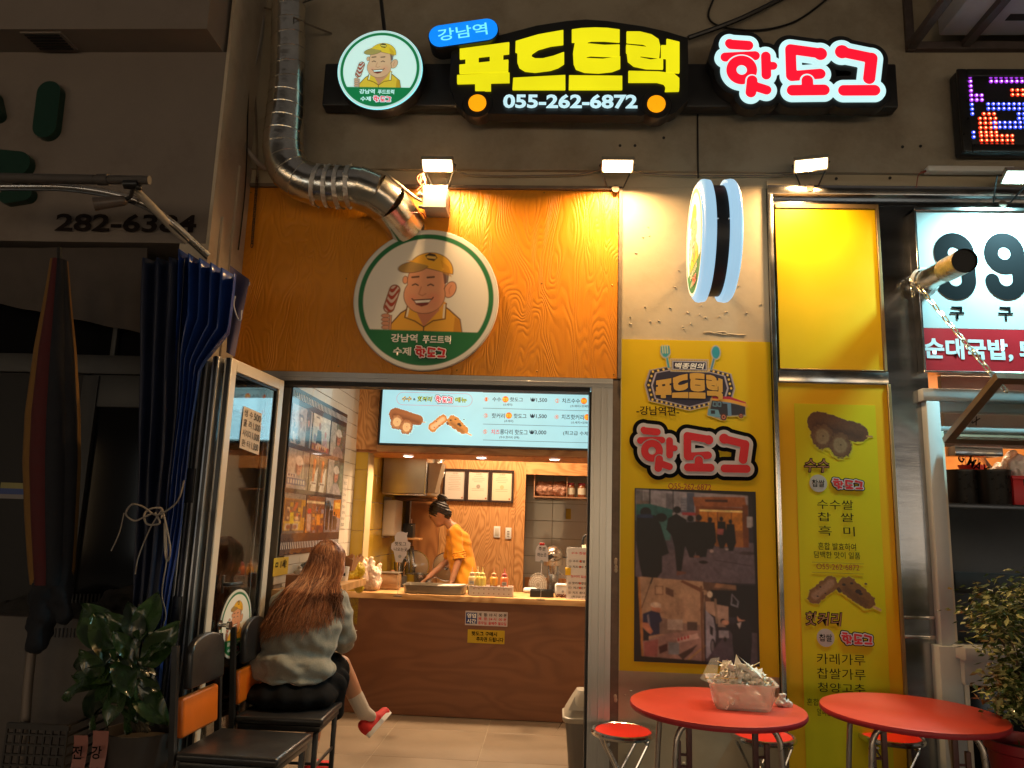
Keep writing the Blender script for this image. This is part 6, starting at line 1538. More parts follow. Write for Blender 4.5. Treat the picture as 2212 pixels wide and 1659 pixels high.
for k,(px,py,yy) in enumerate(tips):
    p=W(px,py,y=yy); s0_=Vector((bx+(k-4)*.01,by,.55)); mid=s0_.lerp(p,.55)+Vector((0,0,.03)); cv=smooth([s0_,mid,p]); mbs.tube(cv,[.010-.006*i/len(cv) for i in range(len(cv))],6)
    stems.append(p)
mbs.out('stem',mat('plant_stem',(.06,.05,.03),.7),t)
targets=[((300,1385),(338,1275)),((300,1380),(268,1288)),((285,1370),(232,1330)),((250,1400),(163,1300)),((240,1420),(128,1425)),((300,1420),(350,1395)),((310,1440),(380,1345)),((300,1400),(310,1330)),((250,1430),(205,1330)),((240,1450),(122,1500)),((250,1470),(135,1560)),((290,1470),(350,1520)),((300,1490),(357,1585-25)),((270,1440),(355,1450)),((250,1460),(160,1455)),((260,1420),(280,1500)),((230,1440),(215,1520)),((280,1450),(230,1560)),((240,1480),(180,1575)),((300,1460),(330,1480)),((290,1420),(250,1370)),((265,1480),(290,1560)),((255,1400),(300,1440)),((220,1460),(175,1410)),((290,1500),(262,1590)),((300,1520),(318,1545))]
for k,(a,b) in enumerate(targets):
    ya_=-1.02-.05*rnd.random(); A=W(*a,y=ya_); B=W(*b,y=ya_-.10+.16*rnd.random()); d=B-A; L_=d.length
    o=link_mesh('leaf',lm[k%3],t,local=True); x=d.normalized(); up=Vector((rnd.uniform(-.5,.5),-.75,.6)); z=(up-x*up.dot(x)).normalized(); y=z.cross(x); s_=max(.7,L_/.20)
    M4=Matrix(((x.x,y.x,z.x,0),(x.y,y.y,z.y,0),(x.z,y.z,z.z,0),(0,0,0,1)))@Matrix.Diagonal((s_,s_*.95,s_,1)); M4.translation=A-Vector((bx,by,.20)); o.matrix_local=M4
MB().lathe([(.001,-.20),(.11,-.20),(.15,.33),(.155,.36),(.145,.36),(.14,.31),(.001,.31)],n=32).out('pot',mat('dark_pot',(.035,.028,.025),.5,var=.2,vscale=8),t,local=True)
MB().lathe([(.139,.312),(.001,.318)],n=24).out('soil',mat('soil',(.04,.03,.02),.95,bump=1,bscale=40),t,local=True)
M_rib=mat('pink_ribbon',(.26,.10,.08),.5,var=.05,vscale=10)
for k,(x0,x1,lt) in enumerate(((160,190,'전 원'),(201,233,'강 남'))):
    yy=-1.12; a=W(x0,1588-10*k,y=yy); b=W(x1,1588,y=yy)
    mb=MB(); nv=12
    for j in range(nv):
        z=a.z-.5*j/(nv-1); mb.v+= [(a.x-.0,yy+.010*math.sin(j*.9),z),(b.x-.0,yy+.010*math.sin(j*.9+.3),z)]
    mb.f=[(2*j,2*j+2,2*j+3,2*j+1) for j in range(nv-1)]; mb.m=[0]*(nv-1); mb.sm=[True]*(nv-1)
    o=mb.out('ribbon',M_rib,t)
    q=W((x0+x1)/2,1628,y=yy-.012)
    for i,ch in enumerate(lt.split()): text(t,ch,(0,yy-.013,0),UX,UZ,((a.x+b.x)/2-.022,q.z-.022-.085*i,(a.x+b.x)/2+.022,q.z+.03-.085*i),M_txt_black,bold=.02,off=.001)
# ================================================================ chairs
# the group at the door was measured on a floor turned by 6.4 degrees about the viewpoint; TRN turns it square with the shop
RT=Matrix.Rotation(math.radians(6.4),3,'Z')
def TRN(p): return RT@(Vector(p)-CAM)+CAM
def WO(px,py,y):
    d=RT.transposed()@ray(px,py); return CAM+d*((y-CAM.y)/d.y)
M_vinyl=mat('black_vinyl',(.018,.017,.018),.33,var=.2,vscale=12,bump=.15,bscale=60,coat=.1)
M_org=mat('orange_vinyl',(.62,.13,.008),.36,var=.08,vscale=10,bump=.1,bscale=60)
def make_chair(label,loc,rz):
    t=thing('bar_chair',label,'chair',TRN(loc),rz+math.radians(6.4),group='black chairs with orange backrest pads at the door')
    MB().rbox((-.215,-.205,.445),(.225,.205,.482),.014,seg=3).out('seat',M_vinyl,t,local=True)
    mb=MB(); mb.rbox((-.20,-.195,.415),(.21,.195,.444),.004); mb.out('seat_frame',M_blackmetal,t,local=True)
    def leg(a,b): return MB().cyl(a,b,.0125,.0125,10)
    for x,y in ((.19,-.185),(.19,.185)):
        MB().rbox((x-.012,y-.012,0),(x+.012,y+.012,.414),.003).out('leg',M_blackmetal,t,local=True)
    for y in (-.2,.2):
        mb=MB(); 
        for a,b in (((-.23,y,0),(-.225,y,.45)),((-.225,y,.45),(-.262,y,.90))):
            a_,b_=Vector(a),Vector(b); d=b_-a_; ang=math.atan2(d.x,d.z); mb.box((a_+b_)/2,(.024,.024,d.length),rot=euler(0,ang,0))
        mb.out('rear_leg',M_blackmetal,t,local=True)
    mb=MB()
    for y in (-.185,.185): mb.cyl((-.22,y,.16),(.19,y,.16),.008,n=8)
    mb.cyl((.19,-.185,.25),(.19,.185,.25),.008,n=8); mb.out('stretcher',M_blackmetal,t,local=True)
    # rounded head pad and orange lower pad
    prof=[]; n=20
    for k in range(n+1):
        an=PI*k/n; prof.append((.155*math.cos(an),.13+.085*math.sin(an)**.8))
    poly=[(.158,.0),]+[(p[0],p[1]) for p in prof]+[(-.158,.0)]
    mb=MB(); mb.prism(poly,(-.235,0,.715),(0,1,0),(-.06,0,1),.036); me=clean(mb.mesh('head_pad',M_vinyl)); o=link_mesh('head_pad',me,t,local=True)
    bv=o.modifiers.new('b','BEVEL'); bv.width=.012; bv.segments=3; bv.limit_method='ANGLE'
    for p in me.polygons: p.use_smooth=True
    rot=euler(0,-.085,0); t.scale=(1.03,1.03,1.03)
    MB().rbox((-.252,-.160,.520),(-.216,.160,.685),.014,seg=3,rot=rot).out('back_pad',M_org,t,local=True)
    return t
ch1=make_chair('empty black chair nearest the camera with a bright orange lower back pad',(-.932,-.745,0),math.radians(-9))
ch2=make_chair('x',(-.880,-.085,0),math.radians(-5)); ch2['label']='black chair in the doorway on which the long haired woman sits'
# ================================================================ seated woman
M_skin=mat('skin',(.50,.25,.15),.5,var=.06,vscale=8,sss=.15); M_skin2=mat('tanned_skin',(.42,.20,.11),.5,var=.06,vscale=8,sss=.1)
M_sweat=mat('grey_sweatshirt',(.265,.248,.205),.95,var=.14,vscale=110,bump=.5,bscale=170,sheen=.2,bdist=.004)
M_skirt=mat('black_skirt',(.007,.007,.008),.95,var=.3,vscale=20,spec=.1)
M_sock=mat('cream_sock',(.58,.50,.42),.9,bump=.6,bscale=200,stretch=(1,1,.2),bdist=.002); M_shoe=mat('red_canvas',(.60,.022,.02),.75,bump=.3,bscale=250,bdist=.001); M_sole=mat('white_rubber',(.65,.6,.55),.5)
V3=Vector
wt=thing('person','woman seen from behind with long auburn hair, grey sweatshirt, black skirt and red sneakers, seated','person',(-.9,.02,0))
def hand(base,direc,palm_n,curl=.5,s=1.0):
    """capsules of a relaxed hand: palm, four fingers of different lengths, thumb from the side"""
    d=direc.normalized(); n=palm_n.normalized(); side=d.cross(n).normalized(); caps=[]
    for k in range(-1,2): caps.append((base+side*(.018*k)*s,.014*s,base+d*.075*s+side*(.022*k)*s,.013*s))
    for k,L_ in enumerate((.066,.076,.072,.056)):
        o=base+d*.080*s+side*((k-1.5)*.020)*s; a=o; dd=d
        for j in range(3):
            dd=(dd+n*curl*(.35+.25*j)).normalized(); b=a+dd*L_*s*(.45,.32,.23)[j]; caps.append((a,(.0092-.001*j)*s,b,(.0085-.001*j)*s)); a=b
    o=base+side*(-.026)*s+d*.015*s; b=o+(d*.6-side*.7+n*.3).normalized()*.035*s; c_=b+(d*.9-side*.25+n*.4).normalized()*.028*s
    caps+= [(o,.012*s,b,.010*s),(b,.010*s,c_,.008*s)]
    return caps
hc=V3((-.795,.215,1.235))
rk,ra=V3((-.690,.33,.640)),V3((-.552,.36,.395)); lk,la=V3((-.815,.42,.530)),V3((-.835,.36,.105))
rs,re,rh=V3((-.715,.15,1.03)),V3((-.672,.235,.81)),V3((-.745,.42,.745)); ls,le,lh=V3((-1.01,.14,1.01)),V3((-1.06,.24,.81)),V3((-.90,.42,.74))
caps=[(V3((-.96,.02,.58)),.115,V3((-.84,.02,.58)),.115),(V3((-.90,.02,.60)),.12,V3((-.88,.08,.80)),.105),(V3((-.88,.08,.80)),.105,V3((-.86,.14,.98)),.11),
 (rs,.05,ls,.05),(V3((-.855,.15,1.02)),.055,V3((-.82,.19,1.13)),.047),
 (rs,.048,re,.038),(re,.038,rh,.026),(ls,.048,le,.038),(le,.038,lh,.026),
 (V3((-.83,.05,.57)),.085,rk,.062),(rk,.060,rk.lerp(ra,.35),.056),(rk.lerp(ra,.35),.056,ra,.036),(V3((-.95,.05,.57)),.085,lk,.060),(lk,.058,lk.lerp(la,.35),.054),(lk.lerp(la,.35),.054,la,.036),
 (ra,.036,ra+V3((.05,.03,-.045)),.024),(la,.036,V3((-.81,.47,.04)),.030)]
caps+=hand(rh,V3((-.3,.6,-.2)),V3((0,-.2,-1)),.5)+hand(lh,V3((.3,.6,-.2)),V3((0,-.2,-1)),.5)
heads=[(hc,(.078,.098,.112),euler(-.45,.18,0)),(hc+V3((.01,.05,-.05)),(.055,.06,.07),euler(-.4,.1,0)),(hc+V3((.012,.115,-.045)),(.012,.02,.018)),(hc+V3((.08,.02,-.02)),(.012,.02,.03)),(hc+V3((-.08,.02,-.02)),(.012,.02,.03))]
blob('body',caps,.0075,M_skin,parent=wt,smooth=3,spheres=heads)
for s in (-1,1): MB().sphere(hc+V3((.012+.03*s,.128,-.01)),(.010,.006,.006),10,8).out('eye',M_txt_black,wt)
MB().sphere(hc+V3((.012,.118,-.085)),(.020,.008,.006),10,8).out('mouth',mat('lips',(.4,.10,.09),.5),wt)
# sweatshirt
def sweat_warp(co,n):
    c=V3(co); d=0
    # diagonal pull folds over the small of the back and round the sleeve
    q=(c.x+.90)*.75+(c.z-.62)*1.0
    d+=.015*math.sin(q*46+4*mnoise.noise(c*5))*max(0,1-abs(c.z-.70)/.17)*(.5+.5*mnoise.noise(c*6+V3((3,0,0)))*2)
    d+=.012*math.sin((c.z*1.0+c.x*.5)*60+3*mnoise.noise(c*7))*max(0,1-abs(c.x+.69)/.10)*max(0,1-abs(c.z-.92)/.2)
    d+=.018*mnoise.noise(c*9)+.008*mnoise.noise(c*21)
    if c.z<.625: d-=.012*min(1,(.625-c.z)/.02)
    return c+V3(n)*d
sp_el=[(V3((-.905,.015,.690)),(.232,.165,.110),euler(-.1,.06,0)),(V3((-.885,.055,.84)),(.225,.155,.19),euler(-.2,.0,0)),(V3((-.86,.12,.985)),(.195,.13,.10),euler(-.3,0,0)),(V3((-.915,.0,.635)),(.205,.155,.045),euler(0,.08,0))]
scaps=[(V3((-.96,.13,1.0)),.085,V3((-.75,.14,1.015)),.088),(rs+V3((.0,-.01,-.01)),.080,re+V3((.003,.0,.02)),.070),(re+V3((.003,0,.02)),.072,re+V3((.0,.03,-.02)),.066),(re+V3((0,.02,0)),.066,rh+V3((0,-.03,.005)),.044),(ls,.082,le,.068),(le,.068,lh+V3((0,-.03,.005)),.044),(V3((-.83,.17,1.08)),.060,V3((-.83,.17,1.085)),.058)]
blob('sweatshirt',scaps,.0085,M_sweat,parent=wt,smooth=5,spheres=sp_el,warp=sweat_warp)
# stitched arm seam and hem band
mb=MB(); mb.tube(smooth([re+V3((-.03,-.062,.055)),re+V3((.02,-.060,.05)),re+V3((.062,-.03,.048)),re+V3((.076,.0,.046))]),.0025,6); mb.out('sleeve_seam',M_sweat,wt)
# skirt
def sk_w(co,n): c=V3(co); return c+V3(n)*(.012*mnoise.noise(c*8)+.006*math.sin(c.x*60+c.z*10))
blob('skirt',[(V3((-.97,.02,.555)),.115,V3((-.82,.02,.555)),.115),(V3((-.82,.03,.57)),.11,rk+V3((-.02,-.05,-.01)),.088),(V3((-.96,.05,.56)),.105,lk+V3((0,-.03,-.0)),.085),(V3((-.675,.18,.60)),.058,V3((-.668,.20,.46)),.040),(V3((-.68,.08,.58)),.070,V3((-.665,.17,.43)),.042)],.009,M_skirt,parent=wt,smooth=4,spheres=[(V3((-.895,-.01,.550)),(.262,.20,.075))],warp=sk_w)
# socks and shoes
def sock(a,b,r0_,r1_,c_): return blob('sock',[(a,r0_,b,r1_),(b,r1_,c_,.034)],.005,M_sock,parent=wt,smooth=2)
sdir=(rk-ra).normalized(); toe=V3((-.415,.42,.365))
sock(ra+sdir*.085,ra-sdir*.02,.047,.044,ra+V3((.05,.03,-.045)))
lup=V3((0,0,1)); sock(la+V3((0,0,.10)),la,.046,.042,la+V3((.01,.05,-.03)))
def shoe(heel,toe_,up,name='shoe'):
    d=(toe_-heel).normalized(); up=(up-d*up.dot(d)).normalized(); sd=d.cross(up); L_=(toe_-heel).length
    def P(a,b,c_): return heel+d*a*L_+sd*b+up*c_
    s=blob(name,[(P(.12,0,.052),.036,P(.12,0,.068),.034),(P(.12,0,.038),.034,P(.55,0,.038),.036),(P(.35,0,.062),.032,P(.60,0,.045),.030),(P(.55,.004,.030),.038,P(.86,.004,.026),.034)],.005,M_shoe,parent=wt,smooth=3)
    pts=[]; 
    for k in range(28):
        an=2*PI*k/28; x=.5+.52*math.cos(an); w_=(.040 if x>.4 else .034)*math.sin(an); pts.append((x,w_+.003))
    Pd=[P(x,w_,-.006) for x,w_ in pts]; Pu=[P(x,w_*1.0,.020) for x,w_ in pts]; n=len(Pd)
    mb=MB(); mb.add(Pd+Pu,[tuple(reversed(range(n))),tuple(range(n,2*n))]+[(i,(i+1)%n,n+(i+1)%n,n+i) for i in range(n)],0,False)
    me=clean(mb.mesh('sole',M_sole)); link_mesh('sole',me,s,local=True)
    lc=MB()
    for k in range(4):
        x=.42+.09*k; lc.tube([P(x,-.022,.070-.010*k),P(x+.02,0,.083-.013*k),P(x,.022,.070-.010*k)],.0032,6)
    link_mesh('laces',lc.mesh('laces',M_sole),s,local=True)
    mb=MB()
    for x in (.42,.47): mb.sphere(P(x,-.036,.045),.004,8,6)
    link_mesh('eyelets',mb.mesh('eyelets',M_sole),s,local=True)
    return s
shoe(WO(797,1592,.33),WO(842,1541,.55),V3((-.55,-.15,.35)))
shoe(V3((-.845,.33,.015)),V3((-.745,.52,.012)),V3((0,0,1)))
# hair
HM=[mat('auburn_hair',(.27,.095,.038),.42,var=.3,vscale=30,stretch=(1,1,.1)),mat('auburn_hair_light',(.50,.22,.10),.4,var=.3,vscale=30,stretch=(1,1,.1)),mat('auburn_hair_dark',(.12,.040,.018),.5,var=.3,vscale=30,stretch=(1,1,.1))]
mbs=[MB(),MB(),MB()]
capm=blob('hair',[(V3((-.815,.14,1.14)),.075,V3((-.875,.065,1.02)),.085),(V3((-.875,.065,1.02)),.085,V3((-.93,.02,.97)),.055)],.009,HM[0],parent=wt,smooth=4,spheres=[(hc+V3((0,-.012,.012)),(.094,.108,.122),euler(-.4,.18,0))],warp=lambda c,n: V3(c)+V3(n)*(.004*mnoise.noise(V3(c)*30)))
def back_y(x,z):
    y=1e9
    for c_,r,_ in sp_el:
        q=1-((x-c_.x)/r[0])**2-((z-c_.z)/r[2])**2
        if q>0: y=min(y,c_.y-r[1]*math.sqrt(q))
    return y if y<1e8 else .05
NH=1900
for k in range(NH):
    u=rnd.random()
    an=-.1*PI+1.2*PI*u            # across the skull from left ear to right ear seen from behind
    el=rnd.uniform(.0,1.45)
    x=-math.cos(an)*.092*math.cos(el*.75); 
    cc=hc+V3((0,-.012,.012)); q_=lambda e,f: cc+V3((-math.cos(an)*math.cos(e)*.097*f,-math.sin(an)*math.cos(e)*.111*f,math.sin(e)*.126*f))
    root=q_(el,1.0); mid_=q_(el*.35-.05,1.07)
    if k<150: root=hc+V3((.085+.01*rnd.random(),rnd.uniform(-.02,.05),rnd.uniform(-.03,.08))); mid_=root+V3((.006,-.01,-.03))
    ue=u+rnd.gauss(0,.16)
    ex=-1.075+.375*max(-.05,min(1.1,ue)); ez=.885+.075*max(0,ue)+rnd.uniform(-.05,.05)-(.03 if ue<.15 else 0)
    if rnd.random()<.10: ez-=.04; ex-=.01
    if k<150: ex=rnd.uniform(-.78,-.655); ez=rnd.uniform(.90,1.10)
    p1=V3((hc.x+(root.x-hc.x)*1.12-.01,min(root.y,hc.y-.06)-.045,hc.z-.06))
    zz=1.09; xx=p1.x+(ex-p1.x)*.36+rnd.uniform(-.012,.012); p2=V3((xx,min(.055,back_y(xx,1.05)-.035)+rnd.uniform(-.02,.01),zz))
    xx=p1.x+(ex-p1.x)*.68+rnd.uniform(-.014,.014); zz=.5*(1.09+ez)+.02; p3=V3((xx,back_y(xx,zz)-.028+rnd.uniform(-.015,.012),zz))
    p4=V3((ex,back_y(ex,ez)-.014+rnd.uniform(-.010,.006),ez))
    wv=[V3((.014*math.sin(i*2.3+int(k/26)*1.3+.3*rnd.random()),0,.0)) for i in range(5)]
    cv=smooth([root,mid_,p1+wv[1],p2+wv[2],p3+wv[3],p4+wv[4]*1.6],7); n=len(cv); r_=rnd.uniform(.0012,.0032)
    mi=rnd.choices([0,1,2],[.5,.24,.26])[0]
    mbs[mi].tube(cv,[r_*(.75+.25*math.sin(PI*i/n))*(1-.85*(i/n)**3) for i in range(n)],4,caps=False)
for i,(mb,nm) in enumerate(zip(mbs,('hair_strands','hair_highlights','hair_lowlights'))):
    me=mb.mesh(nm,HM[i]); o=link_mesh(nm,me,capm,local=True); o['kind']='stuff'
# hair clip (pale pink) at the side of the crown
p=WO(722,1182,.18); q=blob('hair_clip',[(p+V3((-.03,0,.004)),.014,p+V3((.03,.01,-.015)),.018)],.006,mat('pink_clip',(.55,.28,.25),.5),parent=wt,warp=lump(1.3,.008,40))

wt.location=TRN(wt.location); wt.rotation_euler=(0,0,math.radians(6.4))
# ================================================================ cook behind the counter
M_tee=mat('orange_shirt',(.68,.27,.012),.85,var=.08,vscale=20,sheen=.1); M_hairb=mat('black_hair',(.016,.010,.008),.45,var=.3,vscale=40)
ky=3.0
def K(px,py,dy=0): return V3(W(px,py,y=ky+dy))
kt=thing('person','cook in an orange shirt with a hair bun bending over the griddle behind the counter','person',(K(1000,1250).x,ky,0))
pel=K(1004,1262); chest=K(990,1172); neck=K(974,1136); hd=K(949,1108)
sh_r=K(984,1150,-.14); el_r=K(992,1205,-.17); hd_r=K(976,1256,-.18); sh_l=K(978,1150,.14); el_l=K(968,1210,.16); hd_l=K(925,1248,.05)
caps=[(pel,.12,chest,.105),(chest,.10,neck+V3((.02,0,-.02)),.06),(sh_r,.045,sh_l,.045),(neck,.045,hd+V3((.02,0,-.01)),.042),
 (sh_r,.042,el_r,.036),(el_r,.036,hd_r,.026),(sh_l,.042,el_l,.034),(el_l,.034,hd_l,.026),(pel+V3((0,-.08,-.03)),.085,pel+V3((0,-.09,-.45)),.06),(pel+V3((0,-.09,-.45)),.06,V3((pel.x,ky-.09,.08)),.04),(pel+V3((0,.08,-.03)),.085,pel+V3((0,.09,-.45)),.06),(pel+V3((0,.09,-.45)),.06,V3((pel.x,ky+.09,.08)),.04),(V3((pel.x,ky-.09,.05)),.04,V3((pel.x-.17,ky-.09,.035)),.03),(V3((pel.x,ky+.09,.05)),.04,V3((pel.x-.17,ky+.09,.035)),.03)]
caps+=hand(hd_r,V3((-.4,0,-.9)),V3((-1,0,.2)),.5)+hand(hd_l,V3((-.8,-.1,-.6)),V3((0,0,-1)),.5)
fd=V3((-.80,0,-.60)); fu=V3((-.60,0,.80))    # face direction, up direction of the bowed head
RH=Matrix(((-fd.x,0,fu.x),(0,1,0),(-fd.z,0,fu.z)))
def H(a,b,c_): return hd+fd*a+V3((0,b,0))+fu*c_
heads=[(hd,(.098,.077,.108),RH),(H(.045,0,-.055),(.050,.052,.065),RH),(H(.098,0,-.012),(.022,.010,.013),RH),(H(.075,0,-.092),(.024,.022,.018),RH),(H(.090,0,-.050),(.014,.020,.007),RH),(H(.090,0,-.063),(.013,.019,.007),RH),(H(.0,-.078,-.02),(.016,.009,.028),RH),(H(.0,.078,-.02),(.016,.009,.028),RH),(H(.085,0,.03),(.02,.04,.018),RH)]
blob('body',caps,.0085,M_skin2,parent=kt,smooth=2,spheres=heads)
for s in (-1,1):
    e=MB(); e.sphere(H(.082,s*.033,.010),(.010,.012,.005),10,8,rot=RH); e.out('eye',M_txt_black,kt)
    e=MB(); e.sphere(H(.090,s*.033,.030),(.005,.018,.004),10,8,rot=RH); e.out('eyebrow',M_hairb,kt)
hr=blob('hair',[(H(-.03,0,.02),.085,H(-.05,0,-.045),.055)],.008,M_hairb,parent=kt,smooth=3,spheres=[(H(-.012,0,.022),(.103,.086,.100),RH),(hd+V3((.015,0,.15)),(.045,.040,.036)),(hd+V3((.055,0,.135)),(.03,.025,.016)),(H(-.06,-.03,-.05),(.05,.04,.05),RH)],warp=lambda c,n: (V3(c)+V3(n)*.004*math.sin(V3(c).z*260+V3(c).x*90)) )
def kw_(co,n): c=V3(co); return c+V3(n)*(.008*mnoise.noise(c*11)+.003*math.sin((c.z+c.x*.6)*70+3*mnoise.noise(c*6)))
blob('shirt',[(pel+V3((0,-.03,.03)),.135,pel.lerp(chest,.5)+V3((.01,0,0)),.125),(pel+V3((0,.03,.03)),.135,chest,.12),(pel.lerp(chest,.5),.12,chest+V3((.0,0,0)),.125),(chest+V3((.01,0,0)),.115,neck+V3((.035,0,-.045)),.075),(sh_r,.062,sh_l,.062),(sh_r,.060,sh_r.lerp(el_r,.85),.054),(sh_l,.060,sh_l.lerp(el_l,.85),.052)],.009,M_tee,parent=kt,smooth=3,warp=kw_)
mb=MB(); c_=sh_r.lerp(el_r,.80); dd=(el_r-sh_r).normalized(); a_=dd.orthogonal().normalized(); b_=dd.cross(a_)
for k in range(4):
    q=c_+dd*(.018*k); mb.tube([q+(a_*math.cos(2*PI*i/18)+b_*math.sin(2*PI*i/18))*(.054+.004*math.sin(i*1.7+k))+dd*.006*math.sin(i*.9+k) for i in range(18)],.010,7,closed=True)
mb.out('rolled_cuff',M_tee,kt)
blob('trousers',[(pel+V3((0,-.07,-.05)),.11,pel+V3((0,-.09,-.45)),.078),(pel+V3((0,.07,-.05)),.11,pel+V3((0,.09,-.45)),.078),(pel+V3((0,-.09,-.45)),.078,V3((pel.x,ky-.09,.12)),.06),(pel+V3((0,.09,-.45)),.078,V3((pel.x,ky+.09,.12)),.06)],.014,M_skirt,parent=kt,smooth=3)
# ================================================================ tables and stools
M_red=mat('red_table_plastic',(.58,.062,.036),.38,var=.12,vscale=5,bump=.25,bscale=120,bdist=.001,dirt=.18)
M_rede=mat('red_table_edge',(.36,.02,.03),.4,var=.1,vscale=10); M_seat=mat('red_stool_vinyl',(.74,.028,.012),.42,var=.04,vscale=20)
M_ltube=mat('leg_tube',(.42,.36,.32),.3,metal=.9,var=.2,vscale=20); M_bracket=mat('folding_bracket',(.10,.035,.035),.45,var=.2,vscale=20)
def table(loc,label,rz=0):
    t=thing('round_table',label,'table',loc,rz,group='round red folding tables')
    R=.402; zt_=.70
    MB().lathe([(.001,zt_),(R-.010,zt_),(R-.003,zt_-.003)],n=72).out('table_top',M_red,t,local=True)
    MB().lathe([(R-.003,zt_-.003),(R,zt_-.010),(R,zt_-.020),(R-.006,zt_-.028),(R-.03,zt_-.030),(.001,zt_-.024)],n=72).out('edge_band',M_rede,t,local=True)
    for s in (-1,1):
        x0=-.20*s; pts=[(x0,-.19,.02),(x0,-.19,.55),(x0*.92,-.185,.64),(x0*.55,-.18,.668)]
        a=[(-.26*s,-.20,.0),(-.235*s,-.195,.50),(-.22*s,-.19,.61),(-.17*s,-.185,.655),(-.05*s,-.18,.668)]
        MB().tube(smooth(a),.0135,10).out('leg',M_ltube,t,local=True)
        b=[(-.26*s,.20,.0),(-.235*s,.195,.50),(-.22*s,.19,.61),(-.17*s,.185,.655),(-.05*s,.18,.668)]
        MB().tube(smooth(b),.0135,10).out('leg',M_ltube,t,local=True)
        mb=MB(); mb.rbox((-.15*s-.012,-.10,.42),(-.15*s+.012,-.075,.665),.003); mb.rbox((-.20*s-.011,-.105,.30),(-.20*s+.011,-.08,.56),.003); mb.cyl((-.20*s,-.09,.50),(-.14*s,-.09,.50),.006); mb.cyl((-.22*s,-.09,.45),(-.14*s,-.09,.45),.006)
        mb.out('folding_bracket',M_bracket,t,local=True)
    MB().cyl((-.24,0,.30),(.24,0,.30),.009,n=10).out('cross_bar',M_ltube,t,local=True)
    return t
tb1=W(1548,1522,z=.70); tb2=W(1968,1535,z=.70)
table((tb1.x,tb1.y,0),'round red table carrying the plastic tub of used paper, nearer the doorway',.05)
table((tb2.x,tb2.y,0),'empty round red table in front of the yellow menu poster',-.12)
def stool(loc,label,rz):
    t=thing('round_stool',label,'stool',loc,rz,group='red round stools with chrome rims')
    MB().lathe([(.001,.463),(.10,.461),(.142,.456),(.147,.450)],n=48).out('seat',M_seat,t,local=True)
    MB().lathe([(.146,.452),(.153,.458),(.163,.455),(.168,.445),(.165,.434),(.155,.430),(.001,.430)],n=48).out('rim',M_chrome,t,local=True)
    for s in (-1,1):
        for y in (-.085,.085):
            mb=MB(); mb.tube([(.115*s,y,.432),(.105*s,y,.40),(-.115*s,y*1.25,.0)],.0085,8); mb.out('leg',M_chrome,t,local=True)
    for z,x in ((.412,.10),): 
        for a_,z_ in ((x,z),(-x,z),(0,.215),(.102,.03),(-.102,.03)): MB().cyl((a_,-.104,z_),(a_,.104,z_),.0075,n=8).out('cross_bar',M_chrome,t,local=True)
    return t
for (px,py),lb,rz in (((1346,1577),'red stool beside the aluminium door jamb, fully in view',.15),((1649,1587),'red stool half hidden behind the table with the tub',.3),((1925,1589),'red stool under the empty red table before the menu poster',-.1)):
    p=W(px,py,z=.455); stool((p.x,p.y,0),lb,rz)
# plastic tub with used napkins
M_tub=mat('milky_tub',(.80,.68,.60),.3,trans=.0,alpha=.42,sss=.1,var=.03)
M_paper=mat('crumpled_paper',(.82,.76,.66),.85,bump=.3,bscale=30); M_stick=mat('bamboo_stick',(.58,.40,.16),.6)
c_=W(1603,1500,z=.76); tc_=V3((c_.x,c_.y+.02,.701)); rzt=-.10
t=thing('plastic_tub','milky plastic tub heaped with used napkins and skewers on the red table','tub',tc_,rzt)
def rrect(w,d,r,n=6):
    out=[]
    for cx_,cy_,a0 in ((w/2-r,d/2-r,0),(-w/2+r,d/2-r,PI/2),(-w/2+r,-d/2+r,PI),(w/2-r,-d/2+r,3*PI/2)):
        out+=[(cx_+r*math.cos(a0+PI/2*k/n),cy_+r*math.sin(a0+PI/2*k/n)) for k in range(n+1)]
    return out
def loft(mb,rings):
    n=len(rings[0]); V=[p for r in rings for p in r]; F=[(i*n+k,i*n+(k+1)%n,(i+1)*n+(k+1)%n,(i+1)*n+k) for i in range(len(rings)-1) for k in range(n)]
    mb.add(V,F,0,True); return mb
Lv=[(.235,.165,.0,.02),(.25,.18,.012,.025),(.285,.205,.105,.03),(.290,.210,.112,.03),(.312,.232,.113,.032),(.312,.232,.120,.032),(.285,.205,.118,.03),(.245,.175,.014,.025)]
mb=MB(); rings=[[(x,y,z) for x,y in rrect(w,d,r)] for w,d,z,r in Lv]; loft(mb,rings); n=len(rings[0]); mb.add(rings[0],[tuple(reversed(range(n)))]); mb.add(rings[-1],[tuple(range(n))])
mb.out('tub',M_tub,t,local=True)
def crumple(seed,s,flat=.5):
    r=random.Random(seed); mb=MB(); n=6; g=[[None]*n for _ in range(n)]
    for i in range(n):
        for j in range(n): g[i][j]=V3(((i/(n-1)-.5)*s+r.uniform(-.2,.2)*s,(j/(n-1)-.5)*s*.8+r.uniform(-.2,.2)*s,r.uniform(-flat,flat)*s))
    mb.add([g[i][j] for i in range(n) for j in range(n)],[(i*n+j,i*n+j+1,(i+1)*n+j+1,(i+1)*n+j) for i in range(n-1) for j in range(n-1)],0,False); return mb
pm=[crumple(k,.075,.30).mesh('paper',M_paper) for k in range(6)]
NT=thing('used_napkins','heap of crumpled used napkins and sauce stained paper filling the tub','napkins',(tc_.x,tc_.y,.72),rzt)
for k in range(70):
    lay=k/70; o=link_mesh('paper',pm[k%6],NT,local=True); z=.0+.150*lay; sp__=.115-(.055*max(0,lay-.55)/.45)
    o.location=(rnd.uniform(-sp__,sp__),rnd.uniform(-.07,.07)*(1-.4*lay),z); o.rotation_euler=(rnd.uniform(0,6),rnd.uniform(0,6),rnd.uniform(0,6)); s_=rnd.uniform(.6,.95); o.scale=(s_,s_,s_)
mb=MB()
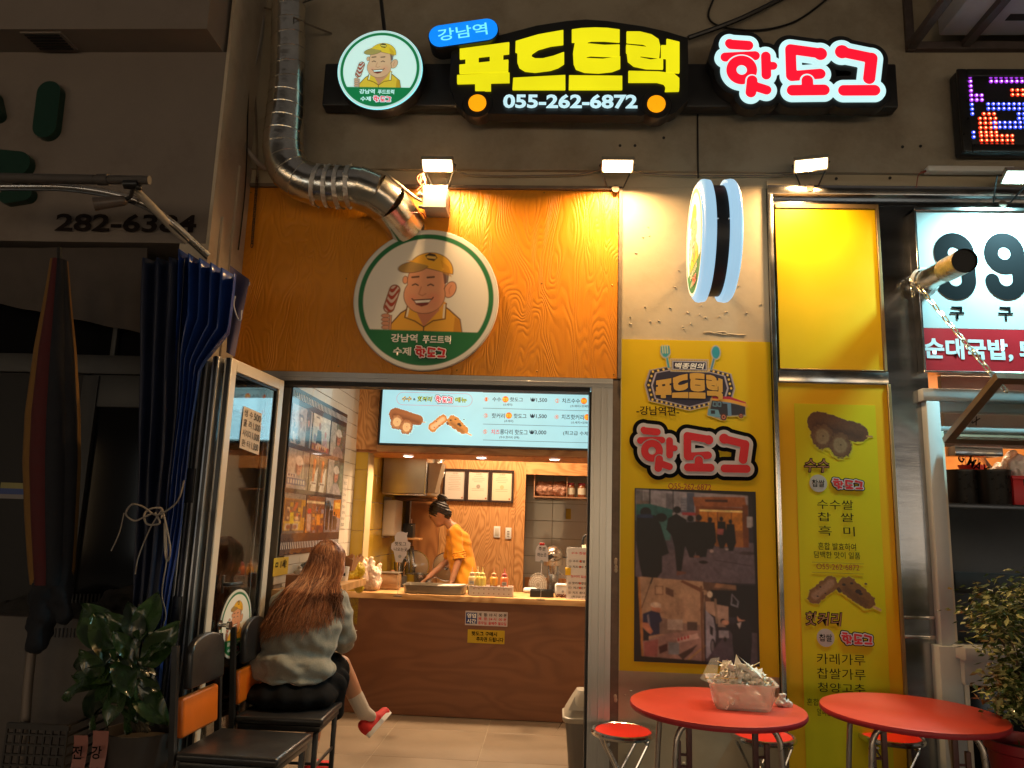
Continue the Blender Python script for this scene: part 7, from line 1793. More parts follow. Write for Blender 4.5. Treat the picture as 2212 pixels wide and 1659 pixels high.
v0=V3((-.02,.0,.19)); mb.add([(-.02,-.01,.215),(-.03,0,.16),(.12,.03,.10),(.09,-.05,.12),(.0,-.04,.18)],[(0,1,2,3,4)]); mb.add([(-.02,-.01,.215),(.0,-.03,.20),(.11,-.03,.12),(.09,-.05,.12)],[(0,1,2,3)]); mb.out('paper_sleeve',mat('greaseproof_paper',(.80,.78,.72),.5),NT,local=True)
for a,b in (((-.17,-.07,.11),(-.02,-.06,.115)),((.02,-.02,.15),(.09,.02,.18)),((-.10,.05,.17),(-.02,.03,.14)),((.05,.02,.14),(.11,-.06,.10))):
    MB().cyl(a,b,.0022,n=6).out('skewer',M_stick,NT,local=True)
mb=MB(); mb.add([(-.165,-.10,.10),(-.12,-.09,.11),(-.09,.04,.19),(-.13,.05,.18),(-.19,-.06,.105)],[(0,1,2,3,4)]); mb.out('plastic_film',mat('clear_film',(.6,.55,.5),.15,alpha=.22),NT,local=True)
p=W(1692,1517,z=.72); t=thing('tissue_ball','crumpled white tissue beside the tub at the table edge','tissue',(p.x,p.y,.701))
blob('tissue',[(V3((-.012,0,.018)),.016,V3((.02,0,.012)),.013),(V3((-.010,0,.02)),.010,V3((-.012,.0,.048)),.007),(V3((.0,0,.02)),.010,V3((.006,.0,.052)),.006)],.004,mat('white_tissue',(.70,.62,.55),.85),parent=t,local=True,smooth=1,warp=lump(7,.016,60))
# ================================================================ lit menu board
YM=1.70
def m3(x,y): return ((1500+x/2.4578)*.54,(1520+y/2.4578)*.54)
A=W(822,900,y=YM); zb_=W(1045,964,y=YM).z; 
t=thing('menu_light_box','lit pale blue menu board with hot dog pictures over the kitchen hatch','light box',(A.x,1.7,zb_))
xr_=.945; zt_=zb_+.50
MB().rbox((A.x-.006,YM+.004,zb_-.008),(xr_,1.778,zt_+.01),.004).out('case',M_lblack,t)
mb=MB(); mb.bb((A.x-.008,YM-.004,zb_-.012),(A.x+.006,YM+.0035,zt_+.01)); mb.bb((A.x+.0065,YM-.004,zb_-.012),(xr_,YM+.0035,zb_+.004)); mb.out('frame',M_lblack,t)
PNL=(166,218,226)
def menu_paint(X,Y):
    P=Paint(X,Y,PNL)
    hotdogs_a(P,135,285,.87); 
    def b(P): hotdogs_b(P,520,325,.93)
    b(P); P.C=np.clip(P.C,0,1); return P
gm=vcol_mat('menu_lit_print',emit=.95)
MB().bb((A.x+.0065,YM-.0005,zb_+.0045),(xr_-.002,YM+.0035,zt_)).out('face',glow('menu_face',PNL,.95),t)
sheet_px('food_picture',t,110,280,960,590,260,95,menu_paint,YM-.0015,m=gm,conv=m3,bg=lin(PNL))
GT=glow('menu_dark',(10,26,40),1); GR=glow('menu_red',(214,60,76),1); GOr=glow('menu_orange',(232,110,30),1); GY=glow('menu_yellow',(255,200,40),1); GW=glow('menu_white',(226,240,240),1); GG=glow('menu_green',(200,214,30),1)
mp=lambda body,x0,y0,x1,y1,m,**k: text_px(t,body,*m3(x0,y0),*m3(x1,y1),YM-.0015,m,**{**dict(off=.0015,bold=.008),**k})
def outline_px(x0,y0,x1,y1,m,r=.0012,y=YM-.003):
    a=W(*m3(x0,(y0+y1)/2),y=y); b=W(*m3(x1,(y0+y1)/2),y=y); tp_=W(*m3((x0+x1)/2,y0),y=y).z; bt=W(*m3((x0+x1)/2,y1),y=y).z
    hh=(tp_-bt)/2; cz=(tp_+bt)/2; pts=[(a.x+hh-hh*math.cos(an),cz-hh*math.sin(an)) if False else None for an in ()]
    pts=[(b.x-hh+hh*math.cos(-PI/2+PI*k/10),y,cz+hh*math.sin(-PI/2+PI*k/10)) for k in range(11)]+[(a.x+hh+hh*math.cos(PI/2+PI*k/10),y,cz+hh*math.sin(PI/2+PI*k/10)) for k in range(11)]
    mb=MB(); mb.tube(pts,r,4,closed=True); mb.out('outline',m,t)
outline_px(213,128,957,252,GR)
for dx,m,bd,of in ((0,GT,.05,.0015),(0,GY,.0,.003)):
    mp('수수',264,160,362,212,m,bold=bd,shear=.15,off=of)
    mp('핫커리',418,160,566,214,m,bold=bd,shear=.15,off=of) if m is GT else mp('핫커리',418,160,566,214,GG,bold=0,shear=.15,off=of)
    mp('메뉴',788,170,905,222,m if m is GT else GG,bold=bd,off=of)
mp('&',376,178,400,200,GT,bold=.02)
a=W(*m3(590,190),y=YM-.0015); b=W(*m3(768,190),y=YM-.0015); c_=W(*m3(680,150),y=YM-.0015); d=W(*m3(680,234),y=YM-.0015)
hotdog_logo(t,(0,YM-.0015,0),UX,UZ,(a.x,d.z,b.x,c_.z),(GR,GW,GT),layers=(0,44,80),offs=(.0045,.003,.0015),n=90)
mb=MB()
for y0,y1 in ((126,142),(280,300),(436,458),(592,616)):
    for k in range(1): 
        a=W(*m3(1062,y0),y=YM-.002); b=W(*m3(2105,y1),y=YM-.002); z=(a.z+b.z)/2; mb.bb((a.x,YM-.003,z-.0012),(xr_-.01,YM-.0008,z+.0012))
mb.out('rule_line',GT,t)
def num(x,y,n_):
    p=W(*m3(x,y),y=YM-.003); mb=MB(); mb.tube([(p.x+.0155*math.cos(2*PI*k/20),p.y,p.z+.0155*math.sin(2*PI*k/20)) for k in range(20)],.0015,4,closed=True); mb.out('ring',GOr,t)
    mp(n_,x-10,y-16,x+10,y+16,GOr)
def chap(x,y,w=31):
    p=W(*m3(x,y),y=YM-.0015); q=W(*m3(x+w,y),y=YM-.0015); MB().lathe([(q.x-p.x,0),(q.x-p.x,-.001),(.0004,-.001)],c=(p.x,YM-.001,p.z),n=28,axis='y').out('disc',GOr,t)
    mp('찹쌀',x-w*.85,y-17,x+w*.85,y+17,GY,off=.003,bold=.02)
num(1095,190,'1'); mp('수수',1155,170,1240,212,GT); chap(1283,190); mp('핫도그',1328,172,1455,214,GT); mp('₩1,500',1528,176,1692,220,GT,bold=.012); mp('(소세지)',1262,230,1350,258,GT)
num(1090,350,'3'); mp('핫커리',1148,328,1276,376,GT); chap(1316,350); mp('핫도그',1364,332,1490,378,GT); mp('₩1,500',1524,336,1688,380,GT,bold=.012); mp('(소세지)',1272,392,1360,420,GT)
num(1083,508,'5'); mp('치즈',1143,486,1226,534,GR,bold=.015); mp('롱다리 핫도그',1230,488,1502,538,GT); mp('₩3,000',1518,494,1684,540,GT,bold=.012); mp('(수수,핫커리 선택)',1224,552,1418,580,GT)
num(1792,204,'2'); mp('치즈수수',1840,182,2016,228,GT); chap(2054,206); mp('(소세지+모짜렐라)',1922,246,2150,274,GT); mp('핫도그',2100,188,2226,232,GT)
num(1786,363,'4'); mp('치즈핫커리',1834,340,2054,390,GT); chap(2088,366); mp('(소세지+모짜렐라)',1928,408,2156,436,GT)
mp('(최고급 수제 소세지)',1850,506,2262,552,GT)
area_lamp('menu_board_light',(-.3,1.66,2.30),(0,-1,-.1),1.7,.35,5,(.45,.85,1.0))
# ================================================================ long film strip poster on the left wall
WP=Vector((XL(.116),.116,0))
def wl_(px,py,off=.008): return W(px,py,pl=(WP+LN*off,LN))
TR=wl_(750,896); BR=wl_(726,1187); BL=wl_(590,1190); 
def swall(p): return (Vector((p.x,p.y,0))-WP).dot(LD)
s1=swall(TR); s0=.02; zt_=TR.z; zb_=BR.z
t=thing('film_strip_poster','large film strip poster of cooking photos on the tiled wall','poster',(lw(s0,zb_).x,lw(s0,zb_).y,zb_))
def wq(s,z,off): return lw(s,z,off)
def wbox(name,s0_,z0_,s1_,z1_,o0,o1,m,parent):
    mb=MB(); V=[wq(s,z,o) for o in (o0,o1) for s,z in ((s0_,z0_),(s1_,z0_),(s1_,z1_),(s0_,z1_))]
    mb.add(V,[(3,2,1,0),(4,5,6,7),(0,1,5,4),(1,2,6,5),(2,3,7,6),(3,0,4,7)]); return mb.out(name,m,parent)
wbox('board',s0,zb_,s1,zt_,.0075,.011,mat('film_black',(.022,.018,.03),.25,coat=.5),t)
H_=zt_-zb_; Wd_=s1-s0
mb=MB(); npf=38
for row,zc_ in ((0,zt_-H_*.045),(1,zb_+H_*.055)):
    for k in range(npf):
        s=s0+Wd_*(k+.5)/npf; V=[wq(a,z,.0118) for a,z in ((s-.007,zc_-H_*.020),(s+.006,zc_-H_*.020),(s+.006,zc_+H_*.020),(s-.007,zc_+H_*.020))]; mb.add(V,[(0,1,2,3)])
mb.out('perforations',mat('film_perforation',(.62,.58,.55),.4),t,kind='stuff')
def film_photo(kind,seed):
    def f(X,Y): # X,Y 0..1 (y down)
        P=Paint(X,Y,(120,112,110)); P.aa=.012; r=random.Random(seed)
        def skinhead(cx,cy,s,cap=(206,196,184),shirt=(170,160,158),fl=1):
            P.poly([(cx-.30*s,1.02),(cx-.24*s,cy+.34*s),(cx-.08*s,cy+.22*s),(cx+.1*s,cy+.22*s),(cx+.28*s,cy+.36*s),(cx+.34*s,1.02)],shirt)
            P.ell(cx,cy,.13*s,.20*s,(190,126,104)); P.ell(cx-.10*s*fl,cy+.04*s,.05*s,.12*s,(70,50,46),op=.7); P.ell(cx+.01,cy-.13*s,.15*s,.11*s,cap); P.ell(cx+.12*s*fl,cy-.09*s,.08*s,.035*s,cap)
            P.ell(cx+.03*s*fl,cy+.10*s,.04*s,.012*s,(130,60,60)); P.rect(cx-.0*s,cy-.02*s,cx+.08*s,cy,(90,60,50))
        if kind==0:
            P.rect(0,0,1,1,(168,162,164)); P.rect(.72,.0,.94,1,(36,48,60)); 
            for k in range(26): x,y=r.random()*.75,.1+r.random()*.9; P.ell(x,y,.03+.08*r.random(),.02+.08*r.random(),r.choice([(196,186,184),(110,110,120),(60,72,84),(150,130,130),(210,206,204)]),rot=r.random()*3)
            P.poly([(.1,.2),(.3,.1),(.38,.5),(.2,.6)],(186,182,182)); P.ell(.84,.35,.05,.09,(170,120,110))
        elif kind==1:
            P.rect(0,0,1,1,(176,174,166)); P.rect(0,.0,1,.14,(206,202,194)); P.poly([(.05,.12),(.85,.16),(.85,.42),(.05,.34)],(196,192,184)); P.rect(.15,.06,.35,.10,(90,90,90))
            P.ell(.40,.30,.07,.11,(150,110,98)); P.poly([(.28,.42),(.5,.42),(.55,.85),(.22,.85)],(40,52,66)); P.ell(.75,.48,.06,.09,(180,120,110)); P.poly([(.62,.6),(.85,.58),(.88,.85),(.6,.85)],(170,150,160))
            P.ell(.16,.66,.08,.1,(120,110,130)); P.poly([(0,.8),(1,.84),(1,1),(0,1)],(150,90,80)); P.poly([(.3,.78),(.9,.84),(.9,.93),(.3,.88)],(206,170,150))
            for k in range(9): P.rect(.05+k*.1,.86,.10+k*.1,.96,r.choice([(200,90,70),(220,200,170),(90,60,60),(190,140,60)]))
        elif kind in (2,3,5):
            P.rect(0,0,1,1,(150,140,128) if kind==3 else (96,104,92)); P.rect(.0,.0,.36,1,(178,170,160)); P.rect(.66,0,.70,1,(90,84,80)); P.rect(.78,.1,.98,.9,(130,140,120) if kind==5 else (110,100,96))
            skinhead(.52,.42,1.15,shirt=(160,150,150) if kind!=2 else (150,130,124))
            if kind==3:
                P.rect(.02,.62,.42,.72,(206,200,196)); P.rect(.02,.74,.92,.90,(40,60,120)); 
                for k in range(7): P.rect(.05+k*.12,.765,.13+k*.12,.875,(206,200,190)); 
                for k in range(3): P.rect(.05+k*.12,.64,.13+k*.12,.70,(60,60,90))
        elif kind==4:
            P.rect(0,0,1,1,(120,104,78)); P.rect(.49,0,.51,1,(60,50,44)); P.grain(.3,8,seed)
            for cx in (.27,.74):
                P.poly([(cx-.16,1),(cx+.14,1),(cx+.20,.30),(cx+.10,.42),(cx+.02,.55)],(206,200,188)); P.fill(seg_d(P.X,P.Y,(cx-.0,.18),(cx-.04,.72),.075,.055),(176,92,40)); P.fill(seg_d(P.X,P.Y,(cx+.02,.16),(cx+.0,.5),.025),(214,140,70))
                P.rect(cx-.16,.74,cx+.16,.82,(226,220,210)); P.rect(cx-.12,.76,cx+.12,.80,(90,40,40))
        elif kind==6:
            P.rect(0,0,1,1,(166,120,50)); P.rect(0,0,1,.13,(150,140,130)); P.rect(.05,.16,.78,.70,(126,92,70)); 
            for k in range(24): x,y=.1+r.random()*.62,.2+r.random()*.45; P.rect(x,y,x+.06+.08*r.random(),y+.06+.05*r.random(),r.choice([(190,90,50),(220,190,150),(150,60,50),(200,160,60),(90,70,70)]))
            P.rect(.05,.70,.80,.92,(206,170,60)); P.rect(.1,.76,.7,.90,(196,176,160)); P.ell(.25,.84,.1,.06,(150,90,60)); P.ell(.55,.84,.1,.06,(160,100,70)); P.rect(.82,.15,1,1,(196,144,40)); P.rect(.88,.3,1,.6,(50,60,70))
            P.ell(.38,.42,.045,.06,(150,100,70)); P.poly([(.3,.48),(.46,.48),(.48,.76),(.30,.76)],(226,200,40)); P.rect(.32,.76,.45,.98,(40,40,56)); P.rect(.0,.93,1,1,(110,100,96))
        elif kind==7:
            P.rect(0,0,1,1,(130,78,50)); P.rect(0,.14,1,.20,(222,200,160)); 
            for k in range(30): x,y=r.random(),.2+r.random()*.75; P.rect(x,y,x+.05+.12*r.random(),y+.05+.12*r.random(),r.choice([(190,120,50),(200,170,150),(130,50,50),(150,140,150),(90,60,50),(206,150,60),(60,70,90)]),op=.8)
            P.ell(.18,.42,.10,.07,(190,40,40)); P.poly([(.08,.5),(.28,.5),(.3,.95),(.1,.95)],(176,150,140)); P.ell(.68,.42,.05,.08,(150,90,60)); P.poly([(.58,.5),(.78,.5),(.8,.8),(.6,.8)],(220,140,40)); P.rect(.62,.8,.76,1,(50,44,60))
        else:
            P.rect(0,0,1,1,(128,118,126)); P.rect(0,.0,1,.35,(150,144,150)); P.poly([(.5,.05),(1,.0),(1,.6),(.52,.5)],(196,120,40)); P.rect(.6,.12,.95,.3,(236,190,90)); P.ell(.16,.22,.2,.14,(70,100,120))
            for x,w,h in ((.15,.11,.75),(.40,.10,.62),(.60,.08,.45),(.74,.06,.38)): P.ell(x,.98-h-.08,w*.5,.06,(16,14,20)); P.poly([(x-w,.98-h),(x+w,.98-h),(x+w*.8,.98),(x-w*.7,.98)],(17,15,22))
            P.rect(0,.93,1,1,(110,104,110))
        P.grain(.10,14,seed+5); return P
    return f
cw=Wd_/3; lab=[(0,1,2),(3,4,5),(6,7,8)]
zA=zt_-H_*.085; zB=zb_+H_*.115; hh=(zA-zB)/3
for r_ in range(3):
    for c_ in range(3):
        k=lab[r_][c_]; a0_=s0+cw*c_+.012; a1_=s0+cw*(c_+1)-.012; z1_=zA-hh*r_-.018; z0_=zA-hh*(r_+1)+.012
        xs=np.linspace(0,1,62); X,Y=np.meshgrid(xs,np.linspace(0,1,70)); C=photo_finish(film_photo(k,40+k)(X,Y).C,k,1)
        print_sheet('film_photo',t,lambda u,v: wq(a0_+(a1_-a0_)*u,z1_+(z0_-z1_)*v,.0122),C,m=vcol_mat('glossy_print',rough=.22,coat=.4))
# narrow menu strip next to the film poster
a=wl_(742,1040); s_a=s1+.03; s_b=s1+.15
t=thing('menu_strip','narrow white price strip on the tiles between film poster and yellow tiles','menu',lw(s_a,1.36))
zt2=wl_(750,1035).z; zb2=wl_(748,1140).z
wbox('sheet',s_a,zb2,s_b,zt2,.0075,.009,mat('menu_sheet',(.60,.52,.42),.5),t)
Uw=LD; 
for k,(s_,m_) in enumerate((('핫도그',M_txt_dark),('수수 1,500',M_txt_dark),('치즈수수',M_txt_dark),('핫커리',M_txt_dark),('핫커리 1,500',M_txt_dark),('치즈핫커리',M_txt_dark),('롱다리 3,000',M_txt_dark),('055-262-6872',M_txt_dark))):
    zz=zt2-.035-(zt2-zb2-.06)*k/7; o=WP+LN*.0095+Vector((0,0,0)); text(t,s_,o,LD,UZ,(s_a+.012,zz-.012,s_b-.02,zz+.012),m_,off=.0005)
# ================================================================ kitchen fittings
# hood
t=thing('range_hood','stainless range hood hanging at the left of the kitchen','range hood',(-.6,2.9,1.8))
yh=2.78; hb=W(860,1066,y=yh).z; hr_=W(921,1030,y=yh).x
MB().rbox((XL(yh)+.02,yh,hb),(hr_,3.75,2.50),.012).out('canopy',mat('hood_steel',(.42,.38,.30),.34,metal=.9,var=.12,vscale=3),t)
MB().rbox((hr_-.012,yh-.004,hb),(hr_+.004,yh+.02,2.5),.003).out('edge_strip',M_chrome,t)
mb=MB(); mb.rbox((XL(yh)+.02,yh-.012,hb-.014),(hr_+.01,yh+.01,hb),.004); mb.out('drip_rail',M_steel2,t)
mb=MB(); a=W(922,1060,y=3.0); b=W(955,990,y=3.0); mb.prism([(hr_+.006,hb+.02),(a.x+.10,hb+.02),(a.x+.16,2.05),(hr_+.006,2.05)],(0,3.1,0),UX,UZ,.25); mb.out('side_duct',mat('dusty_steel',(.35,.28,.2),.5,metal=.6,var=.1),t)
mb=MB(); ph=W(945,1005,y=3.3); 
blob('foil_flap',[(ph,.045,ph+V3((.03,0,.12)),.055),(ph,.04,ph+V3((.03,0,-.10)),.025)],.012,MATS['foil_tape'],parent=t,smooth=1,warp=lump(3,.03,20))
# shelf under the hood with boxes
zs_=W(880,1070,y=3.55).z
t=thing('hood_shelf','brown shelf under the range hood','shelf',(-.55,3.6,zs_)); MB().rbox((XL(3.5)+.02,3.45,zs_-.05),(W(938,1075,y=3.6).x,3.88,zs_-.02),.004).out('board',mat('dark_board',(.16,.07,.03),.5,var=.2),t)
for (x0,x1,y0,y1,cc,nm,lb) in ((908,918,1060,1074,(.45,.03,.02),'spice_box','small red spice box on the shelf under the range hood'),(922,932,1060,1074,(.5,.05,.02),'spice_box','orange red spice box in the open tray under the hood'),(933,947,1043,1062,(.55,.5,.42),'white_packet','pair of white packets standing right of the range hood')):
    a=W(x0,y1,y=3.5); b=W(x1,y0,y=3.5); t=thing(nm,lb,'box',((a.x+b.x)/2,3.5,a.z)); MB().rbox((a.x,3.48,a.z),(b.x,3.56,b.z),.004).out('carton',mat('carton_%d'%x0,cc,.5),t); MB().bb((a.x+.004,3.4785,a.z+.01),(b.x-.004,3.4795,a.z+.03)).out('label_band',M_txt_dark,t)
a=W(906,1076,y=3.5); b=W(944,1064,y=3.5)
t=thing('open_tray','shallow wooden tray with red packets under the range hood','tray',(a.x,3.5,a.z)); mb=MB(); mb.bb((a.x,3.46,a.z-.004),(b.x,3.60,a.z+.004)); mb.bb((a.x,3.455,a.z-.004),(b.x,3.4595,b.z-.01)); mb.bb((a.x-.006,3.455,a.z-.004),(a.x-.0005,3.60,b.z)); mb.out('tray',M_pineboard,t)
# wall cabinet and black device on small shelf
s_=2.75; a=W(827,1157,y=2.95); b=W(856,1080,y=2.95)
t=thing('wall_cabinet','grey white cabinet fixed to the yellow tiled kitchen wall','cabinet',(a.x,2.95,a.z))
MB().rbox((XL(2.95)+.012,2.95,a.z),(b.x,3.30,b.z),.008).out('cabinet_body',mat('cabinet_white',(.50,.44,.36),.4,var=.05),t); MB().rbox((a.x+.005,2.943,a.z+.012),(b.x-.006,2.9495,b.z-.012),.002).out('door_panel',mat('cabinet_white'),t); MB().rbox((XL(2.95)+.008,2.96,a.z-.02),(a.x-.0,3.28,b.z+.03),.004).out('side_panel',mat('cabinet_side',(.25,.2,.13),.5),t)
a=W(869,1161,y=3.3); b=W(893,1131,y=3.3)
t=thing('black_device','black boxy device on the small kitchen wall shelf','device',(a.x,3.3,a.z)); MB().rbox((a.x,3.3,a.z),(b.x,3.45,b.z),.01).out('device_case',M_black,t); MB().sphere((b.x-.015,3.298,b.z-.02),.004).out('knob',M_white,t)
a2=W(866,1167,y=3.3); b2=W(906,1163,y=3.3); t=thing('small_shelf','small pale shelf holding the black device in the kitchen','shelf',(a2.x,3.3,a2.z)); MB().rbox((a2.x,3.28,a.z-.022),(b2.x,3.50,a.z-.002),.003).out('board',M_pineboard,t); MB().bb((a2.x+.03,3.40,a.z-.08),(a2.x+.10,3.42,a.z-.0225)).out('bracket',mat('dark_board'),t)
a=W(888,1128,y=3.6); t=thing('paper_tube','pink paper tube standing beside the black device','tube',a); MB().cyl(a+V3((0,0,-.05)),a+V3((0,0,.035)),.011).out('tube',mat('pink_paper',(.6,.36,.26),.7),t)
# certificates
c0=W(957,1049,y=YB); c1=W(1110,1050,y=YB); zt3=W(1030,1014,y=YB).z; zb3=W(1030,1084,y=YB).z; wC=(c1.x-c0.x)/3
for k in range(3):
    x0=c0.x+wC*k+.001; x1=c0.x+wC*(k+1)-.001
    t=thing('certificate_frame',('framed certificate with a corner seal, nearest the hood','framed certificate with a grey swirl emblem, middle of the three','framed certificate with a pale round emblem, nearest the post')[k],'picture frame',(x0,YB,zb3),group='framed certificates on the plywood wall')
    fwd=.022; mb=MB(); mb.rbox((x0,YB-.022,zb3),(x0+fwd,YB+.010,zt3),.003,seg=1); mb.rbox((x1-fwd,YB-.022,zb3),(x1,YB+.010,zt3),.003,seg=1); mb.rbox((x0+fwd,YB-.022,zb3),(x1-fwd,YB+.010,zb3+fwd),.003,seg=1); mb.rbox((x0+fwd,YB-.022,zt3-fwd),(x1-fwd,YB+.010,zt3),.003,seg=1)
    mb.out('frame',mat('dark_frame',(.035,.018,.015),.35),t)
    MB().bb((x0+fwd,YB-.006,zb3+fwd),(x1-fwd,YB-.002,zt3-fwd)).out('paper',mat('certificate_paper',((.58,.50,.42),(.60,.52,.40),(.58,.50,.34))[k],.6) if k==0 else mat('certificate_paper_%d'%k,((.58,.50,.42),(.60,.52,.40),(.58,.50,.34))[k],.6),t)
    cxx=(x0+x1)/2; zz=zt3-fwd-.025
    text(t,('상장','표창장','등록증')[k],(0,YB-.0065,0),UX,UZ,(cxx-.03,zz-.012,cxx+.03,zz+.006),mat('faded_print',(.30,.22,.16),.6),off=.0005)
    mb=MB()
    for r_ in range(9):
        w_=.07*(1-.3*((r_*7)%3==0)); z=zz-.03-r_*.019; 
        if k>0 and 3<r_<7: continue
        mb.bb((cxx-w_,YB-.0068,z-.0016),(cxx+w_*.9,YB-.0062,z+.0016))
    mb.out('text_lines',mat('faded_print'),t)
    if k: 
        mb=MB(); mb.lathe([(.001,0),(.022,0)],c=(cxx,YB-.0072,(zb3+zt3)/2-.01),n=20,axis='y'); mb.out('emblem',mat('emblem_grey',(.30,.25,.2) if k==1 else (.42,.38,.22),.6) if k==1 else mat('emblem_pale',(.44,.38,.2),.6),t)
    MB().bb((x1-fwd-.03,YB-.0072,zb3+fwd+.008),(x1-fwd-.012,YB-.0064,zb3+fwd+.026)).out('seal',mat('seal_red',(.35,.12,.06),.6),t)
# wall sockets
for k,(x0,x1,y0,y1) in enumerate(((1066,1081,1137,1161),(1091,1105,1140,1164))):
    a=W(x0,y1,y=YB); b=W(x1,y0,y=YB); t=thing('wall_switch',('plain white wall switch plate on the plywood, nearer the cook','white wall plate with several small switches beside the wooden post')[k],'switch',(a.x,YB,a.z)); MB().rbox((a.x,YB,a.z),(b.x,YB+.011,b.z),.003).out('plate',M_white,t)
    mb=MB(); w_=(b.x-a.x)
    if k==0: mb.rbox((a.x+w_*.22,YB-.003,a.z+.02),(b.x-w_*.22,YB-.0005,b.z-.02),.001); mb.out('rocker',mat('rocker_ivory',(.55,.5,.42),.4),t)
    else:
        for j in range(3): mb.bb((a.x+w_*.3,YB-.003,a.z+.018+j*.026),(b.x-w_*.3,YB-.0005,a.z+.034+j*.026))
        mb.out('switches',M_grey,t)
# shelf box upper right with packs and jars
ys=3.95; a=W(1155,1071,y=ys); b=W(1158,1026,y=ys)
t=thing('wall_shelf','wooden wall shelf with packed bags and two jars right of the post','shelf',(a.x,ys,a.z)); zt4=b.z+.03
mb=MB(); mb.bb((a.x,ys,a.z-.015),(.945,4.30,a.z)); mb.out('bottom_board',mat('shelf_wood',(.30,.15,.08),.5,var=.15),t); MB().bb((a.x-.012,ys,a.z-.015),(a.x-.0005,4.30,zt4)).out('side_board',mat('shelf_wood'),t); dv=W(1224,1050,y=ys).x; MB().bb((dv,ys,a.z+.0005),(dv+.010,4.30,zt4)).out('divider',mat('shelf_wood'),t)
for k,(p0,p1) in enumerate(((1160,1192),(1196,1222))):
    q0=W(p0,1050,y=ys+.05); q1=W(p1,1050,y=ys+.05); cx_=(q0.x+q1.x)/2; hw=(q1.x-q0.x)/2; tt=thing('packed_bag',('wide clear bag of goods on the wall shelf','narrower clear bag of goods beside the jars on the wall shelf')[k],'bag',(cx_,ys+.05,a.z))
    o=MB().rbox((cx_-hw,ys+.03,a.z+.001),(cx_+hw,ys+.24,a.z+.17),.03,seg=3); blobm=blob('pack',[(V3((cx_-hw*.5,ys+.12,a.z+.08)),.075,V3((cx_+hw*.5,ys+.12,a.z+.08)),.075),(V3((cx_-hw*.5,ys+.12,a.z+.11)),.06,V3((cx_+hw*.5,ys+.12,a.z+.11)),.06)],.012,mat('packed_goods',(.42,.22,.15),.3,var=.4,vscale=40,bump=1,bscale=35,bdist=.02),parent=tt,smooth=1,warp=lump(k*2+.3,.02,22))
for k,px in enumerate((1233,1257)):
    q=W(px,1050,y=ys+.06); t=thing('jar',('jar with a dark red lid on the wall shelf, beside the divider','jar with a dark red lid on the wall shelf, half hidden by the door jamb')[k],'jar',(q.x,ys+.07,a.z),group='red lidded jars on the wall shelf'); 
    MB().lathe([(.001,0),(.042,0),(.044,.02),(.044,.115),(.036,.13)],n=24).out('glass',mat('jar_syrup',(.20,.06,.02),.15,coat=.5),t,local=True); MB().lathe([(.038,.13),(.040,.132),(.040,.155),(.001,.157)],n=24).out('lid',mat('jar_lid',(.18,.01,.02),.4),t,local=True); MB().lathe([(.0446,.03),(.0446,.10)],n=24).out('label',mat('jar_label',(.5,.45,.35),.6),t,local=True)
a=W(1228,1110,y=4.49); t=thing('sticky_note','ochre sticky note on the grey kitchen tiles','note',(a.x,4.5,a.z)); MB().rbox((a.x-.03,4.532,a.z-.06),(a.x+.03,4.541,a.z+.06),.002,seg=1).out('note',mat('ochre_note',(.42,.27,.02),.7),t)
# ================================================================ counter
zc0=.925; 
t=thing('service_counter','long wooden service counter with dark veneer front','counter',(.2,1.9,0))
MB().rbox((-1.625,1.765,zc0-.045),(.945,2.34,zc0),.004).out('counter_top',M_countertop,t)
mb=MB(); mb.bb((-1.62,1.80,.012),(.945,1.84,zc0-.0455)); mb.out('front_panel',M_counterfront,t)
mb=MB(); mb.bb((-1.60,2.28,0),(-1.54,2.34,zc0-.0455)); mb.bb((.86,2.28,0),(.92,2.34,zc0-.0455)); mb.bb((-.4,2.28,0),(-.34,2.34,zc0-.0455)); mb.out('post',M_pineboard,t)
def zc(px,py): return W(px,py,z=zc0)
# rear cooking bench
t=thing('cooking_bench','steel cooking bench behind the counter where the cook works','bench',(-.1,2.9,0))
MB().rbox((-1.5,2.62,.78),(-.25,3.0-.24,.845),.004).out('bench_top',M_steel2,t); MB().rbox((-1.5,3.22,.60),(-.5,3.85,.845),.004).out('rear_top',M_steel2,t)
mb=MB()
for x,y in ((-1.49,2.64),(-.30,2.64),(-1.49,3.8),(-.55,3.8)): mb.bb((x,y,0),(x+.04,y+.04,.60 if y>3 else .7795))
mb.out('leg',M_steel,t)
# hours sign and yellow note on the counter front
yf=1.797
def cf(x,y): return ((2480+x)*0,0)
a=W(1006,1350,y=yf); b=W(1097,1320,y=yf)
t=thing('hours_sign','small white opening hours sign on the counter front','sign',(a.x,yf,a.z)); zlo=W(1050,1352,y=yf).z; zhi=W(1050,1321,y=yf).z; a=W(1005,1335,y=yf)
MB().rbox((a.x,yf-.003,zlo),(b.x,yf+.0025,zhi),.001,seg=1).out('board',mat('hours_white',(.52,.44,.42),.5),t); xq=a.x+(b.x-a.x)*.28; MB().bb((a.x+.006,yf-.0042,zlo+.012),(xq,yf-.0031,zhi-.012)).out('blue_field',mat('hours_blue',(.012,.03,.16),.5),t)
k5=dict(off=.001); hZ=zhi-zlo; o=(0,yf-.0045,0)
text(t,'영업',o,UX,UZ,(a.x+.014,zlo+hZ*.52,xq-.008,zhi-hZ*.16),M_txt_white,bold=.03,**k5); text(t,'시간',o,UX,UZ,(a.x+.014,zlo+hZ*.14,xq-.008,zlo+hZ*.46),M_txt_white,bold=.03,**k5)
o=(0,yf-.0032,0)
